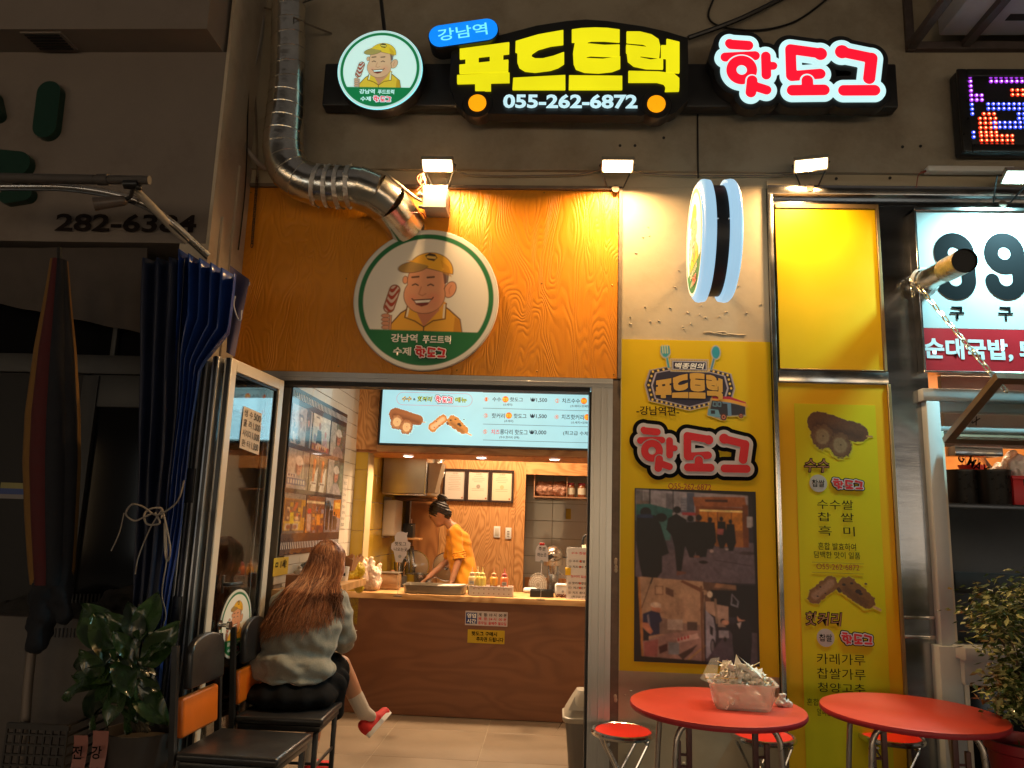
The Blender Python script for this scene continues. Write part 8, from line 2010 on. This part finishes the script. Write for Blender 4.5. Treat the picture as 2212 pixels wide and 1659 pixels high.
text(t,'개  점: 10 시  00 분',o,UX,UZ,(xq+.010,zhi-hZ*.34,b.x-.008,zhi-hZ*.10),M_txt_dark,bold=.02,**k5); text(t,'폐  점: 24 시  00 분',o,UX,UZ,(xq+.010,zhi-hZ*.62,b.x-.008,zhi-hZ*.40),M_txt_red,bold=.02,**k5); text(t,'휴무일: 둘째주 월요일',o,UX,UZ,(xq+.010,zhi-hZ*.92,b.x-.008,zhi-hZ*.69),M_txt_red,bold=.02,**k5)
a=W(1010,1375,y=yf); b=W(1090,1375,y=yf); zhi=W(1050,1361,y=yf).z; zlo=W(1050,1390,y=yf).z
t=thing('yellow_note','yellow handwritten note on the counter front below the hours sign','note',(a.x,yf,zlo)); MB().rbox((a.x,yf-.001,zlo),(b.x,yf+.0025,zhi),.0005,seg=1).out('sheet',mat('yellow_paper',(.50,.33,.01),.7),t); hZ=zhi-zlo; o=(0,yf-.0012,0)
text(t,'핫도그 구매시',o,UX,UZ,(a.x+.03,zhi-hZ*.45,b.x-.06,zhi-hZ*.12),M_txt_black,bold=.03,**k5); text(t,'주차권 드립니다',o,UX,UZ,(a.x+.07,zlo+hZ*.14,b.x-.008,zlo+hZ*.48),M_txt_black,bold=.03,**k5)
# steel trays
def tray(name,label,cx_,cy_,w,d,h,z,m,cat='tray'):
    t=thing(name,label,cat,(cx_,cy_,z)); Lv=[(w*.9,d*.86,.0,.03),(w*.93,d*.9,.004,.03),(w*.97,d*.95,h-.006,.03),(w,d,h-.002,.03),(w,d,h,.03),(w*.965,d*.94,h-.001,.03),(w*.92,d*.88,.006,.03)]
    mb=MB(); rings=[[(x,y,zz) for x,y in rrect(ww,dd,rr)] for ww,dd,zz,rr in Lv]; loft(mb,rings); n=len(rings[0]); mb.add(rings[0],[tuple(reversed(range(n)))]); mb.add(rings[-1],[tuple(range(n))]); mb.out('pan',m,t,local=True); return t
M_tray=mat('worn_steel_tray',(.36,.31,.24),.36,metal=.85,var=.2,vscale=8)
a=zc(858,1286); b=zc(1003,1288); tr1=tray('steel_tray','long shallow steel tray on the counter beside the squeeze bottles',(a.x+b.x)/2,1.94,b.x-a.x,.30,.068,zc0+.001,M_tray)
t=thing('tray_food','pale dough sticks lying across the rim of the steel tray','food',((a.x+b.x)/2,1.95,zc0+.02))
mb=MB(); 
for k in range(5): mb.cyl(((a.x+b.x)/2+.02+.01*k,1.90+.03*k,zc0+.060),((a.x+b.x)/2+.19+.01*k,1.91+.03*k,zc0+.066),.007,n=8)
mb.out('stick',mat('dough_pink',(.62,.50,.40),.6),t)
zbn=.846
tr2=tray('griddle','black griddle pan with food on the cooking bench','x' and W(905,1255,y=2.72).x,2.70,.50,.14,.03,zbn,mat('griddle_black',(.02,.017,.015),.4,metal=.4,var=.2),'griddle')
t=thing('griddle_food','pale flat dumplings lying on the black griddle','food',(0,2.7,zbn)); mb=MB()
for px in (880,898,917,935,955): p=W(px,1246,y=2.70); mb.sphere((p.x,2.70+rnd.uniform(-.02,.02),zbn+.034),(.045,.035,.010),12,6)
mb.out('dumpling',mat('fried_dough',(.48,.34,.15),.6,var=.2,vscale=30),t)
# pots with glass lids standing at the back wall
for k,(px,py,r,y,lb) in enumerate(((895,1222,.155,3.72,'round glass pot lid leaning behind the steel pot, nearer the hood'),(965,1224,.145,3.74,'round glass pot lid leaning behind the cook on the plywood wall'))):
    p=W(px,py,y=y); t=thing('pot_lid',lb,'lid',p,group='glass pot lids leaning on the wall')
    MB().lathe([(r,.0),(r+.006,-.004),(r+.004,-.012),(r-.004,-.010)],n=40,axis='y').out('rim',M_chrome,t,local=True)
    MB().lathe([(r-.003,-.008),(r*.6,-.03),(.001,-.042)],n=36,axis='y').out('glass_dome',mat('lid_glass',(.35,.27,.18),.08,metal=.0,coat=.8,alpha=.7),t,local=True)
    MB().lathe([(.001,-.05),(.03,-.05),(.034,-.07),(.001,-.078)],n=20,axis='y').out('knob',M_chrome,t,local=True)
p=W(905,1246,y=3.30); t=thing('steel_pot','polished steel pot on the rear bench left of the cook','pot',(p.x,3.35,.846)); MB().lathe([(.001,0),(.13,0),(.135,.01),(.135,.13),(.142,.135),(.132,.135),(.130,.01),(.001,.01)],n=36).out('pot_body',M_steel2,t,local=True)
mb=MB(); mb.tube([(.135,0,.10),(.17,-.02,.10),(.17,.02,.10),(.135,.01,.10)],.005,6); mb.tube([(-.135,0,.10),(-.17,-.02,.10),(-.17,.02,.10),(-.135,.01,.10)],.005,6); mb.out('handle',M_chrome,t,local=True)
p=W(868,1220,y=3.1); t=thing('utensil_holder','tall steel holder with black utensils left of the steel pot','utensil holder',(p.x,3.0,.846)); MB().lathe([(.001,0),(.06,0),(.065,.14),(.06,.14),(.055,.01),(.001,.01)],n=24).out('holder',M_tray,t,local=True)
for k in range(6):
    an=k*1.1; MB().cyl((.02*math.cos(an),.02*math.sin(an),.02),(.055*math.cos(an),.05*math.sin(an),.26+.02*(k%3)),.005,n=6).out('utensil',M_blackmetal if k%2 else M_pineboard,t,local=True)
for k in range(2):
    p=W(881+9*k,1205,y=3.65); t=thing('cutting_board',('dark steel sheet leaning behind the utensils','second dark steel sheet leaning beside the pot lid')[k],'board',p); MB().rbox((-.03,-.006,-.22),(.03,.006,.12),.01,rot=euler(0,-.12,0)).out('board',M_steel,t,local=True)
# boxes on the bench: steel square container, jug, knife block like wood
a=W(826,1262,y=2.1); t=thing('clear_container','low clear food container at the left of the steel tray','container',(W(838,1262,y=2.12).x,2.12,zc0)); mb=MB(); mb.rbox((-.10,-.08,.001),(.10,.08,.135),.02,seg=2); mb.out('container_body',mat('amber_container',(.42,.25,.12),.25,alpha=.7,coat=.3),t,local=True); MB().rbox((-.105,-.085,.1355),(.105,.085,.142),.003).out('lid',M_tray,t,local=True)
p=W(850,1225,y=2.7); t=thing('wooden_bottle','brown pepper mill standing behind the clear container','pepper mill',(p.x,2.68,zbn)); MB().lathe([(.001,0),(.035,0),(.040,.05),(.034,.12),(.030,.17),(.018,.20),(.001,.205)],n=20).out('mill_body',mat('brown_wood',(.28,.12,.05),.4),t,local=True)
p=W(868,1232,y=2.68); t=thing('dark_canister','dark grey canister with whisks behind the clear container','canister',(W(866,1240,y=2.68).x,2.68,zbn)); MB().lathe([(.001,0),(.055,0),(.058,.15),(.052,.15),(.05,.01),(.001,.01)],n=24).out('canister_body',mat('dark_grey_metal',(.08,.07,.06),.45,metal=.5),t,local=True)
mb=MB()
for k in range(7): an=k*.9; mb.tube(smooth([V3((.01*math.cos(an),.01*math.sin(an),.10)),V3((.03*math.cos(an),.02*math.sin(an),.20)),V3((.05*math.cos(an)+.02,.03*math.sin(an),.27)),V3((.02,0,.32))]),.0028,5)
mb.out('whisk_wires',M_blackmetal,t,local=True)
# hand lettered cards on wire stands
def sign_card(name,label,base_px,yb,poly,zc_,lines,m,dy=0,redtop=False):
    b=W(base_px[0],base_px[1],z=zc0); t=thing(name,label,'card sign',(b.x,b.y,zc0)); 
    MB().lathe([(.001,0),(.036,0),(.034,.005),(.001,.006)],n=24).out('base_disc',M_blackmetal,t,local=True); top=zc_-zc0
    MB().cyl((0,0,.005),(0,0,top),.0022,n=6).out('wire',M_chrome,t,local=True)
    MB().prism(poly,(0,-.0025,top),(1,0,0),(0,0,1),.003).out('card',m,t,local=True)
    for (s_,x0,z0,x1,z1) in lines: text(t,s_,(b.x,b.y-.0056,zc0+top),UX,UZ,(x0,z0,x1,z1),M_txt_dark,off=.0006,bold=.01)
    MB().lathe([(.001,-.006),(.012,-.007),(.014,-.002)],c=(0,0,top-.055),n=16,axis='y').out('clip',M_grey,t,local=True)
    return t
hot=[(-.03,-.10),(.02,-.10),(.035,-.06),(.05,-.045),(.052,-.01),(.075,.01),(.078,.05),(.055,.06),(.045,.10),(.052,.13),(.035,.125),(.0,.135),(-.035,.125),(-.05,.09),(-.045,.06),(-.07,.04),(-.072,.0),(-.05,-.02),(-.04,-.06)]
sign_card('hotdog_card','white cut out card lettered by hand on a wire stand by the kitchen edge','x' and (859,1288),0,hot,W(845,1182,y=1.9).z,[('핫도그',-.045,.025,.045,.055),('나오는곳',-.05,-.015,.055,.012)],mat('card_white',(.56,.5,.5),.6))
arch=[(-.05,-.055),(.05,-.055),(.05,.03),(.04,.06),(.02,.078),(0,.082),(-.02,.078),(-.04,.06),(-.05,.03)]
t=sign_card('order_card','small arched white card reading order here on a wire stand','x' and (1168,1296),0,arch,W(1170,1195,y=1.95).z,[('주문',-.028,.028,.03,.056),('하는곳',-.036,-.018,.036,.012)],mat('card_white'))
MB().rbox((-.02,-.008,.068),(.02,.001,.088),.005).out('red_tab',mat('red_plastic'),t,local=True)
for c in t.children:
    if c.name.startswith('red_tab'): c.location.z=W(1170,1195,y=1.95).z-zc0
# squeeze bottles in a white basket
a=zc(1005,1293); b=zc(1103,1298); bxc=(a.x+b.x)/2; bw_=(b.x-a.x)
t=thing('white_basket','white plastic basket with star holes holding sauce bottles on the counter','basket',(bxc,1.90,zc0))
mb=MB(); h=.078
mb.rbox((-bw_/2,-.075,.001),(bw_/2,-.070,h),.002,seg=1); mb.rbox((-bw_/2,.07,.001),(bw_/2,.075,h),.002,seg=1); mb.rbox((-bw_/2,-.0695,.001),(-bw_/2+.005,.0695,h),.002,seg=1); mb.rbox((bw_/2-.005,-.0695,.001),(bw_/2,.0695,h),.002,seg=1); mb.bb((-bw_/2+.005,-.0695,.001),(bw_/2-.005,.0695,.006)); mb.rbox((-bw_/2-.004,-.080,h-.006),(bw_/2+.004,-.0755,h),.001,seg=1)
mb.out('basket_body',mat('basket_white',(.66,.58,.50),.4,alpha=.88,sss=.1),t,local=True)
mb=MB()
for j in range(2):
    for k in range(8):
        x=-bw_/2+.04+k*(bw_-.07)/7; z=.022+.034*j; st5=[]
        for q in range(10): r_=.008 if q%2==0 else .0035; st5.append((x+r_*math.sin(2*PI*q/10),z+r_*math.cos(2*PI*q/10)))
        mb.prism(st5,(0,-.0752,0),(1,0,0),(0,0,1),.0006)
mb.out('star_holes',mat('star_shadow',(.28,.2,.15),.6),t,local=True)
def bottle(px,lb,cb,cl,ctop,lvl,lab_=None,dyy=0,hgt=.185):
    p=W(px,1270,y=1.90+dyy); t=thing('squeeze_bottle',lb,'sauce bottle',(p.x,1.90+dyy,zc0+.007),group='squeeze bottles in the white basket')
    r=.031
    MB().lathe([(.001,0),(r,0),(r+.001,.008),(r+.001,lvl)],n=24).out('sauce',mat('sauce_'+str(px),cl,.25,coat=.3),t,local=True)
    MB().lathe([(r+.001,lvl+.0002),(r+.001,.125),(r*.92,.138),(r*.62,.145)],n=24).out('bottle_wall',mat('bottle_'+str(px),cb,.3,sss=.1,coat=.2),t,local=True)
    MB().lathe([(r*.70,.1452),(r*.70,.166),(r*.40,.170),(.0075,.173),(.0028,.212),(.001,.213)],n=20).out('nozzle_cap',mat('cap_'+str(px),ctop,.4),t,local=True)
    if lab_: MB().bb((-.018,-r-.0025,.078),(.020,-r-.0008,.106)).out('label_patch',mat('label_patch',(.5,.45,.40),.6),t,local=True)
    if lab_: text(t,lab_,(p.x,1.90+dyy-r-.0026,zc0+.007),UX,UZ,(-.013,.083,.015,.100),M_txt_dark,off=.0008)
bottle(1019,'squeeze bottle of pale mayonnaise with a white label in the basket',(.62,.42,.18),(.60,.38,.16),(.60,.36,.2),.03,'머스타드')
bottle(1041,'squeeze bottle of yellow mustard sauce in the white basket',(.60,.45,.10),(.52,.36,.06),(.60,.46,.14),.04,None,-.005)
bottle(1066,'squeeze bottle half full of dark brown sauce in the basket',(.60,.27,.04),(.09,.008,.006),(.55,.24,.10),.075)
bottle(1089,'squeeze bottle of red ketchup with a pale label in the basket',(.60,.16,.05),(.22,.01,.01),(.45,.09,.08),.06,'케찹')
bottle(1031,'second pale mayonnaise bottle tucked behind in the basket',(.60,.45,.12),(.6,.42,.12),(.58,.45,.2),.05,None,.035)
# right part of the counter: fan, black box, roll, menu stand, mixer
q=W(1162,1262,y=2.55); t=thing('desk_fan','round desk fan seen behind the order card','fan',(q.x,2.60,.80))
fz=W(1158,1262,y=2.6).z-.80; mb=MB(); R_=.10
for r_ in (.10,.085,.065,.045,.025): mb.tube([(r_*math.cos(2*PI*k/28)*.8,-.02+.10*(.10-r_)-.03,fz+r_*math.sin(2*PI*k/28)) for k in range(28)],.0018,5,closed=True)
for k in range(20): an=2*PI*k/20; mb.tube([(.02*math.cos(an)*.8,-.045,fz+.02*math.sin(an)),(.10*math.cos(an)*.8,-.05+.0,fz+.10*math.sin(an)),(.10*math.cos(an)*.8,.02,fz+.10*math.sin(an))],.0012,4)
mb.out('fan_grille',mat('fan_white',(.55,.5,.42),.4),t,local=True)
MB().lathe([(.001,.005),(.075,.01),(.001,.03)],c=(0,0,fz),n=24,axis='y').out('fan_blades',mat('fan_blade',(.3,.25,.2),.4),t,local=True); MB().cyl((0,.03,0),(0,.03,fz),.012).out('fan_post',M_white,t,local=True); MB().rbox((-.06,-.03,-.0),(.06,.09,.05),.02).out('fan_base',M_white,t,local=True)
q=W(1141,1283,y=2.40); t=thing('plastic_case','white rounded plastic case at the edge of the counter behind the fan','case',(q.x+.02,2.28,zc0)); MB().rbox((-.06,-.04,.001),(.06,.04,.045),.02,seg=3).out('case_shell',M_white,t,local=True)
a=zc(1143,1295); b=zc(1196,1297); t=thing('black_cash_box','small open black plastic box on the counter under the order card','box',((a.x+b.x)/2,1.98,zc0)); w_=(b.x-a.x); mb=MB(); mb.rbox((-w_/2,-.07,.001),(w_/2,-.064,.055),.002,seg=1); mb.rbox((-w_/2,.064,.001),(w_/2,.07,.055),.002,seg=1); mb.rbox((-w_/2,-.0635,.001),(-w_/2+.006,.0635,.055),.002,seg=1); mb.rbox((w_/2-.006,-.0635,.001),(w_/2,.0635,.055),.002,seg=1); mb.bb((-w_/2,-.064,.001),(w_/2,.064,.008)); mb.out('box_walls',M_black,t,local=True)
p=W(1213,1275,y=2.05); t=thing('receipt_printer','white receipt printer beside the menu stand','printer',(p.x,2.06,zc0)); MB().rbox((-.055,-.06,.001),(.055,.06,.105),.022,seg=3).out('printer_shell',M_white,t,local=True); MB().rbox((-.045,-.064,.085),(.045,-.05,.100),.002).out('paper_slot',mat('cream_paper',(.7,.64,.5),.6),t,local=True); MB().lathe([(.001,-.0605),(.010,-.0612),(.001,-.062)],c=(.01,0,.045),n=16,axis='y').out('badge',M_grey,t,local=True)
t=thing('cable_tangle','tangle of dark cables on the counter in front of the printer','cables',(p.x,1.93,zc0)); mb=MB()
for k in range(6): mb.tube(smooth([V3((-.05+.02*rnd.random()+.015*k,rnd.uniform(-.02,.02),.006)),V3((-.03+.015*k,rnd.uniform(-.03,.0),.03)),V3((.0+.01*k,-.01,.008)),V3((.03+.01*rnd.random(),.01,.022)),V3((.02,.03,.006))]),.004,6)
mb.out('cables',mat('mixed_cable',(.10,.03,.02),.5,var=.5,vscale=40),t,local=True)
# mixer at the back
p=W(1195,1230,y=3.1); zf_=W(1195,1205,y=3.1).z
t=thing('stand_mixer','steel stand mixer behind the order card near the tiled wall','mixer',(p.x,3.1,.80)); hz=zf_-.80
mb=MB(); mb.sphere((0,0,hz+.03),(.095,.13,.085),24,14); mb.cyl((0,0,hz-.07),(0,0,hz+.03),.088,.092,24); mb.out('motor_head',mat('mixer_steel',(.45,.40,.35),.28,metal=.9,var=.1),t,local=True)
MB().bb((-.075,-.1325,hz+.0),(-.005,-.128,hz+.03)).out('name_plate',M_black,t,local=True); MB().cyl((0,-.02,hz-.15),(0,-.02,hz-.0705),.03,.04,16).out('shaft',M_steel2,t,local=True); MB().rbox((-.055,.05,-.05),(.055,.13,hz-.02),.01).out('column',M_steel,t,local=True); mb=MB(); mb.cyl((.09,0,hz+.01),(.13,-.02,hz+.008),.006); mb.sphere((.135,-.022,hz+.008),.014); mb.out('lever',M_black,t,local=True); MB().rbox((-.12,-.15,-.06),(.12,.14,-.0),.02).out('foot',M_steel,t,local=True); MB().cyl((.05,-.05,hz-.12),(.16,-.08,hz-.22),.005).out('bowl_handle',M_chrome,t,local=True)
MB().rbox((-.35,-.2,-.79),(.35,.25,-.061),.01).out('mixer_table',M_steel,t,local=True) if False else None
t=thing('prep_table','steel prep table carrying the mixer and the fan','table',(p.x,2.9,0)); MB().rbox((-.40,-.42,.70),(.45,.40,.7395),.004).out('table_top',M_steel2,t,local=True); mb=MB()
for x,y in ((-.38,-.4),(.4,-.4),(-.38,.36),(.4,.36)): mb.bb((x,y,0),(x+.03,y+.03,.6995))
mb.out('leg',M_steel,t,local=True)
for o in bpy.data.objects:
    if o.name in ('stand_mixer',): o.location.z=.80

# black curved holder top right
p=W(1262,1190,y=2.3); t=thing('paper_roll_holder','black arched roll holder behind the menu stand','roll holder',(p.x+.02,2.25,zc0)); hz=W(1262,1158,y=2.25).z-zc0
MB().tube(smooth([V3((-.045,0,0)),V3((-.04,0,hz*.8)),V3((-.02,0,hz)),V3((.05,0,hz)),V3((.07,0,hz*.8)),V3((.07,0,0))]),.010,8).out('arch',M_black,t,local=True); MB().cyl((0,.0,hz*.45),(0,.0,hz*.85),.045,n=20).out('paper_roll',mat('cream_paper'),t,local=True)
# acrylic menu stand
xa=W(1225,1240,y=1.88).x; za_=zc0; zt5=W(1250,1184,y=1.88).z
t=thing('menu_stand','acrylic counter menu stand with a yellow sticky note, cut by the door jamb','menu stand',(xa,1.88,zc0)); wS=.30
MB().rbox((xa-.006,1.883,zc0),(xa+wS,1.886,zt5+.006),.001,seg=1).out('acrylic_back',mat('clear_acrylic',(.8,.8,.8),.05,alpha=.35),t); MB().bb((xa,1.879,zc0+.008),(xa+wS,1.8825,zt5)).out('sheet',mat('menu_white',(.60,.55,.52),.5),t); MB().rbox((xa-.01,1.85,zc0),(xa+wS,1.95,zc0+.006),.002,seg=1).out('stand_foot',mat('clear_acrylic'),t)
o=(0,1.8785,0); k6=dict(off=.0006,keep=False); hS=zt5-zc0
for i,(s_,fr,x0,x1,m_) in enumerate((('수수 찹쌀 핫도그',.90,.03,.24,M_txt_red),('① 수수 찹쌀 핫도그',.74,.012,.22,M_txt_dark),('② 치즈수수 찹쌀 핫도그',.63,.012,.26,M_txt_dark),('핫커리 찹쌀 핫도그',.44,.03,.24,M_txt_red),('③ 핫커리 찹쌀 핫도그',.31,.012,.23,M_txt_dark),('④ 치즈핫커리 찹쌀',.22,.012,.25,M_txt_dark),('⑤ 치즈 롱다리 핫도그',.125,.012,.25,M_txt_dark),('(최고급 수제 소세지)',.045,.04,.24,M_txt_dark))):
    text(t,s_,o,UX,UZ,(xa+x0,zc0+hS*fr-.010,xa+x1,zc0+hS*fr+.010),m_,bold=.012,off=.0006)
mb=MB()
for fr in (.74,.63,.31,.22): mb.lathe([(.009,0),(.0005,0)],c=(xa+.105,1.8778,zc0+hS*fr),n=14,axis='y')
mb.out('red_dots',mat('dot_red',(.55,.08,.03),.5),t)
yn=W(1221,1234,y=1.87); MB().rbox((yn.x,1.872,yn.z-.03),(yn.x+.045,1.8765,yn.z+.028),.001,seg=1).out('sticky_note',mat('note_yellow',(.70,.42,.01),.6),t)
# ================================================================ wall ledge on the left with its clutter
zl=1.075; pL=[W(740,1262,z=zl),W(793,1250,z=zl)]
s_end=1.09; wx=.295
t=thing('wall_ledge','thick pine ledge table along the tiled wall beside the counter','ledge',lw(.2,zl))
def lbox(mb,s0_,s1_,o0,o1,z0,z1):
    V=[lw(s,z,o) for z in (z0,z1) for s,o in ((s0_,o0),(s1_,o0),(s1_,o1),(s0_,o1))]; mb.add(V,[(0,1,2,3),(7,6,5,4),(0,4,5,1),(1,5,6,2),(2,6,7,3),(3,7,4,0)]); return mb
lg=lbox(MB(),-.05,s_end,.008,wx,zl-.045,zl).out('ledge_board',M_countertop,t); mb=MB()
for s in (.3,.9): lbox(mb,s,s+.03,.008,.2,zl-.12,zl-.0455)
mb.out('bracket',M_pine_door,t)
def lp(s,o,z=zl): return lw(s,z,o)
M_card=mat('cardboard',(.36,.17,.07),.8,var=.1,vscale=10)
p=lp(.96,.15,zl+.065); t=thing('cardboard_tray','torn open brown cardboard box on the wall ledge','box',p)
mb=MB(); c_=V3((0,0,0)); sx,sy,sz=.095,.13,.085
for (a,b,m_) in (((-sx,-sy,.0),(sx,-sy,0),0),((sx,-sy,0),(sx,sy,0),0),((sx,sy,0),(-sx,sy,0),0),((-sx,sy,0),(-sx,-sy,0),0)):
    A_=V3(a);B_=V3(b); n=9; V=[];
    for i in range(n): u=i/(n-1); q=A_.lerp(B_,u); o_=q*1.18+V3((0,0,sz+(.018*math.sin(i*2.3)+.012*(i%2)))); V+= [tuple(q),(o_.x,o_.y,o_.z)]
    mb.add(V,[(2*i,2*i+2,2*i+3,2*i+1) for i in range(n-1)])
mb.bb((-sx,-sy,0),(sx,sy,.004)); me=mb.mesh('box_walls',M_card); o=link_mesh('box_walls',me,t,local=True); sm=o.modifiers.new('s','SOLIDIFY'); sm.thickness=.004
def soft(name,label,cat,p,caps,m,seed,amp=.02,freq=22,vox=.008):
    freq*=.55; amp*=1.1
    t=thing(name,label,cat,p); blob('bag',[(p+V3(a),r0_,p+V3(b),r1_) for a,r0_,b,r1_ in caps],vox,m,parent=t,smooth=1,warp=lump(seed,amp,freq)); return t
M_ybag=mat('yellow_bag',(.62,.42,.008),.28,bump=.8,bscale=40,bdist=.02,sss=.1,coat=.2); M_wbag=mat('pale_pink_bag',(.66,.50,.38),.35,bump=.8,bscale=35,bdist=.02,sss=.15); M_bbag=mat('black_bag',(.012,.011,.011),.25,bump=1,bscale=30,bdist=.02,coat=.3)
soft('yellow_plastic_bag','crumpled yellow plastic bag under the cardboard box, hanging off the ledge end','bag',lp(.96,.19),[((-.06,-.14,.03),.045,(.03,.05,.055),.065),((-.02,.0,.05),.06,(.05,.06,.05),.06),((.05,.07,.03),.045,(.06,.10,-.06),.035)],M_ybag,1.1,.02)
soft('white_handle_bag','pale carrier bag with upright handles behind the cardboard box','bag',V3((-1.54,1.88,zc0+.04)),[((0,0,.06),.07,(.0,.0,.16),.055),((-.05,0,.15),.022,(-.065,.0,.25),.014),((.06,0,.13),.022,(.08,.0,.22),.014),((-.01,0,.15),.03,(.0,0,.21),.02)],M_wbag,4.4,.012,26)
pb=W(798,1262,z=zc0); soft('pink_paper_bag','crumpled pale pink carrier bag standing on the counter end by the ledge','bag',V3((W(800,1262,y=1.92).x,1.92,zc0)),[((-.03,0,.05),.05,(-.02,.0,.20),.05),((.03,0,.05),.055,(.02,.0,.16),.045),((-.01,0,.2),.035,(-.05,0,.25),.02),((.06,0,.04),.035,(.08,0,.09),.02)],M_wbag,7.7,.022,26)
soft('small_white_bag','small knotted white bag leaning on the pink bag at the counter end','bag',V3((W(812,1222,y=2.05).x,2.06,zc0)),[((0,0,.05),.05,(.01,0,.15),.035),((.01,0,.15),.02,(.03,0,.20),.012)],M_wbag,9.7,.012,26)
q=lp(.80,.20); t=thing('white_cup','white plastic cup with a printed mark beside the cardboard box','cup',q); MB().lathe([(.001,0),(.034,0),(.040,.07),(.042,.095),(.001,.10)],n=28).out('cup_body',M_white,t,local=True); MB().bb((.010,-.0415,.035),(.026,-.040,.055)).out('mark',M_txt_dark,t,local=True)
soft('black_plastic_bag','black plastic bag slumped on the ledge under the film poster','bag',lp(.38,.10),[((-.02,-.08,.05),.05,(.0,.05,.08),.075),((.0,.05,.07),.07,(.0,.14,.03),.03)],M_bbag,2.2,.025,20)
q=W(562,1262,pl=(WP+LN*.20,LN)); q=lp(.07,.12); t=thing('tissue_box','brown wooden tissue box with a white tissue on the ledge','tissue box',q); MB().rbox((-.055,-.06,.001),(.055,.06,.085),.004).out('box_body',mat('brown_wood'),t,local=True); blob('tissue',[(q+V3((0,0,.09)),.022,q+V3((.01,0,.12)),.012)],.005,mat('white_tissue'),parent=t,smooth=1,warp=lump(3,.012,50))
a=lw(.10,1.06,.012); t=thing('yellow_wall_note','yellow handwritten notice on the wall below the film poster','note',a); wbox('sheet',-.06,1.15,.20,1.255,.008,.011,mat('yellow_paper'),t); text(t,'ㅁ 1세!',WP+LN*.0115,LD,UZ,(-.03,1.19,.16,1.24),M_txt_black,off=.001,bold=.02)
# ================================================================ swing-lid bin at the doorway
p=W(1249,1600,y=.62); zr=W(1245,1545,y=.55).z
t=thing('swing_bin','tall grey waste bin with a cream swing lid just inside the door jamb','waste bin',(.80,.60,0)); w_=.20
p=W(1216,1530,y=.60); cxb=p.x+.16; t.location=(cxb,.60,0); WL[t]=V3((cxb,.60,0)); hb_=zr
Lv=[(.23,.22,0,.04),(.235,.225,.01,.04),(.29,.27,hb_-.03,.05)]
mb=MB(); loft(mb,[[(x,y,z) for x,y in rrect(w,d,r)] for w,d,z,r in Lv]); mb.add([(x,y,0) for x,y in rrect(.23,.22,.04)],[tuple(reversed(range(28)))]); mb.out('bin_body',mat('bin_grey',(.20,.18,.155),.45,var=.05),t,local=True)
Lv=[(.315,.295,hb_-.028,.055),(.325,.305,hb_-.02,.055),(.325,.305,hb_+.0,.055),(.305,.285,hb_+.004,.055),(.285,.265,hb_+.03,.06),(.20,.20,hb_+.105,.05),(.15,.12,hb_+.145,.03)]
mb=MB(); loft(mb,[[(x,y,z) for x,y in rrect(w,d,r)] for w,d,z,r in Lv]); mb.add([(x,y,hb_+.145) for x,y in rrect(.15,.12,.03)],[tuple(range(28))]); mb.out('lid',mat('bin_cream',(.50,.44,.34),.4,var=.05),t,local=True)
MB().add([(-.13,-.135,hb_+.045),(.13,-.135,hb_+.045),(.09,-.075,hb_+.112),(-.09,-.075,hb_+.112)],[(0,1,2,3)]).out('swing_flap',mat('bin_flap',(.36,.32,.26),.4),t,local=True)
mb=MB(); mb.add([(-.16,-.10,hb_-.03),(-.155,-.03,hb_-.03),(-.20,-.06,hb_-.10),(-.22,-.09,hb_-.12)],[(0,1,2,3)]); mb.out('bag_corner',M_bbag,t,local=True)
for o in list(bpy.data.objects):
    if o.name.startswith('order_card'): pass
finish_texts()
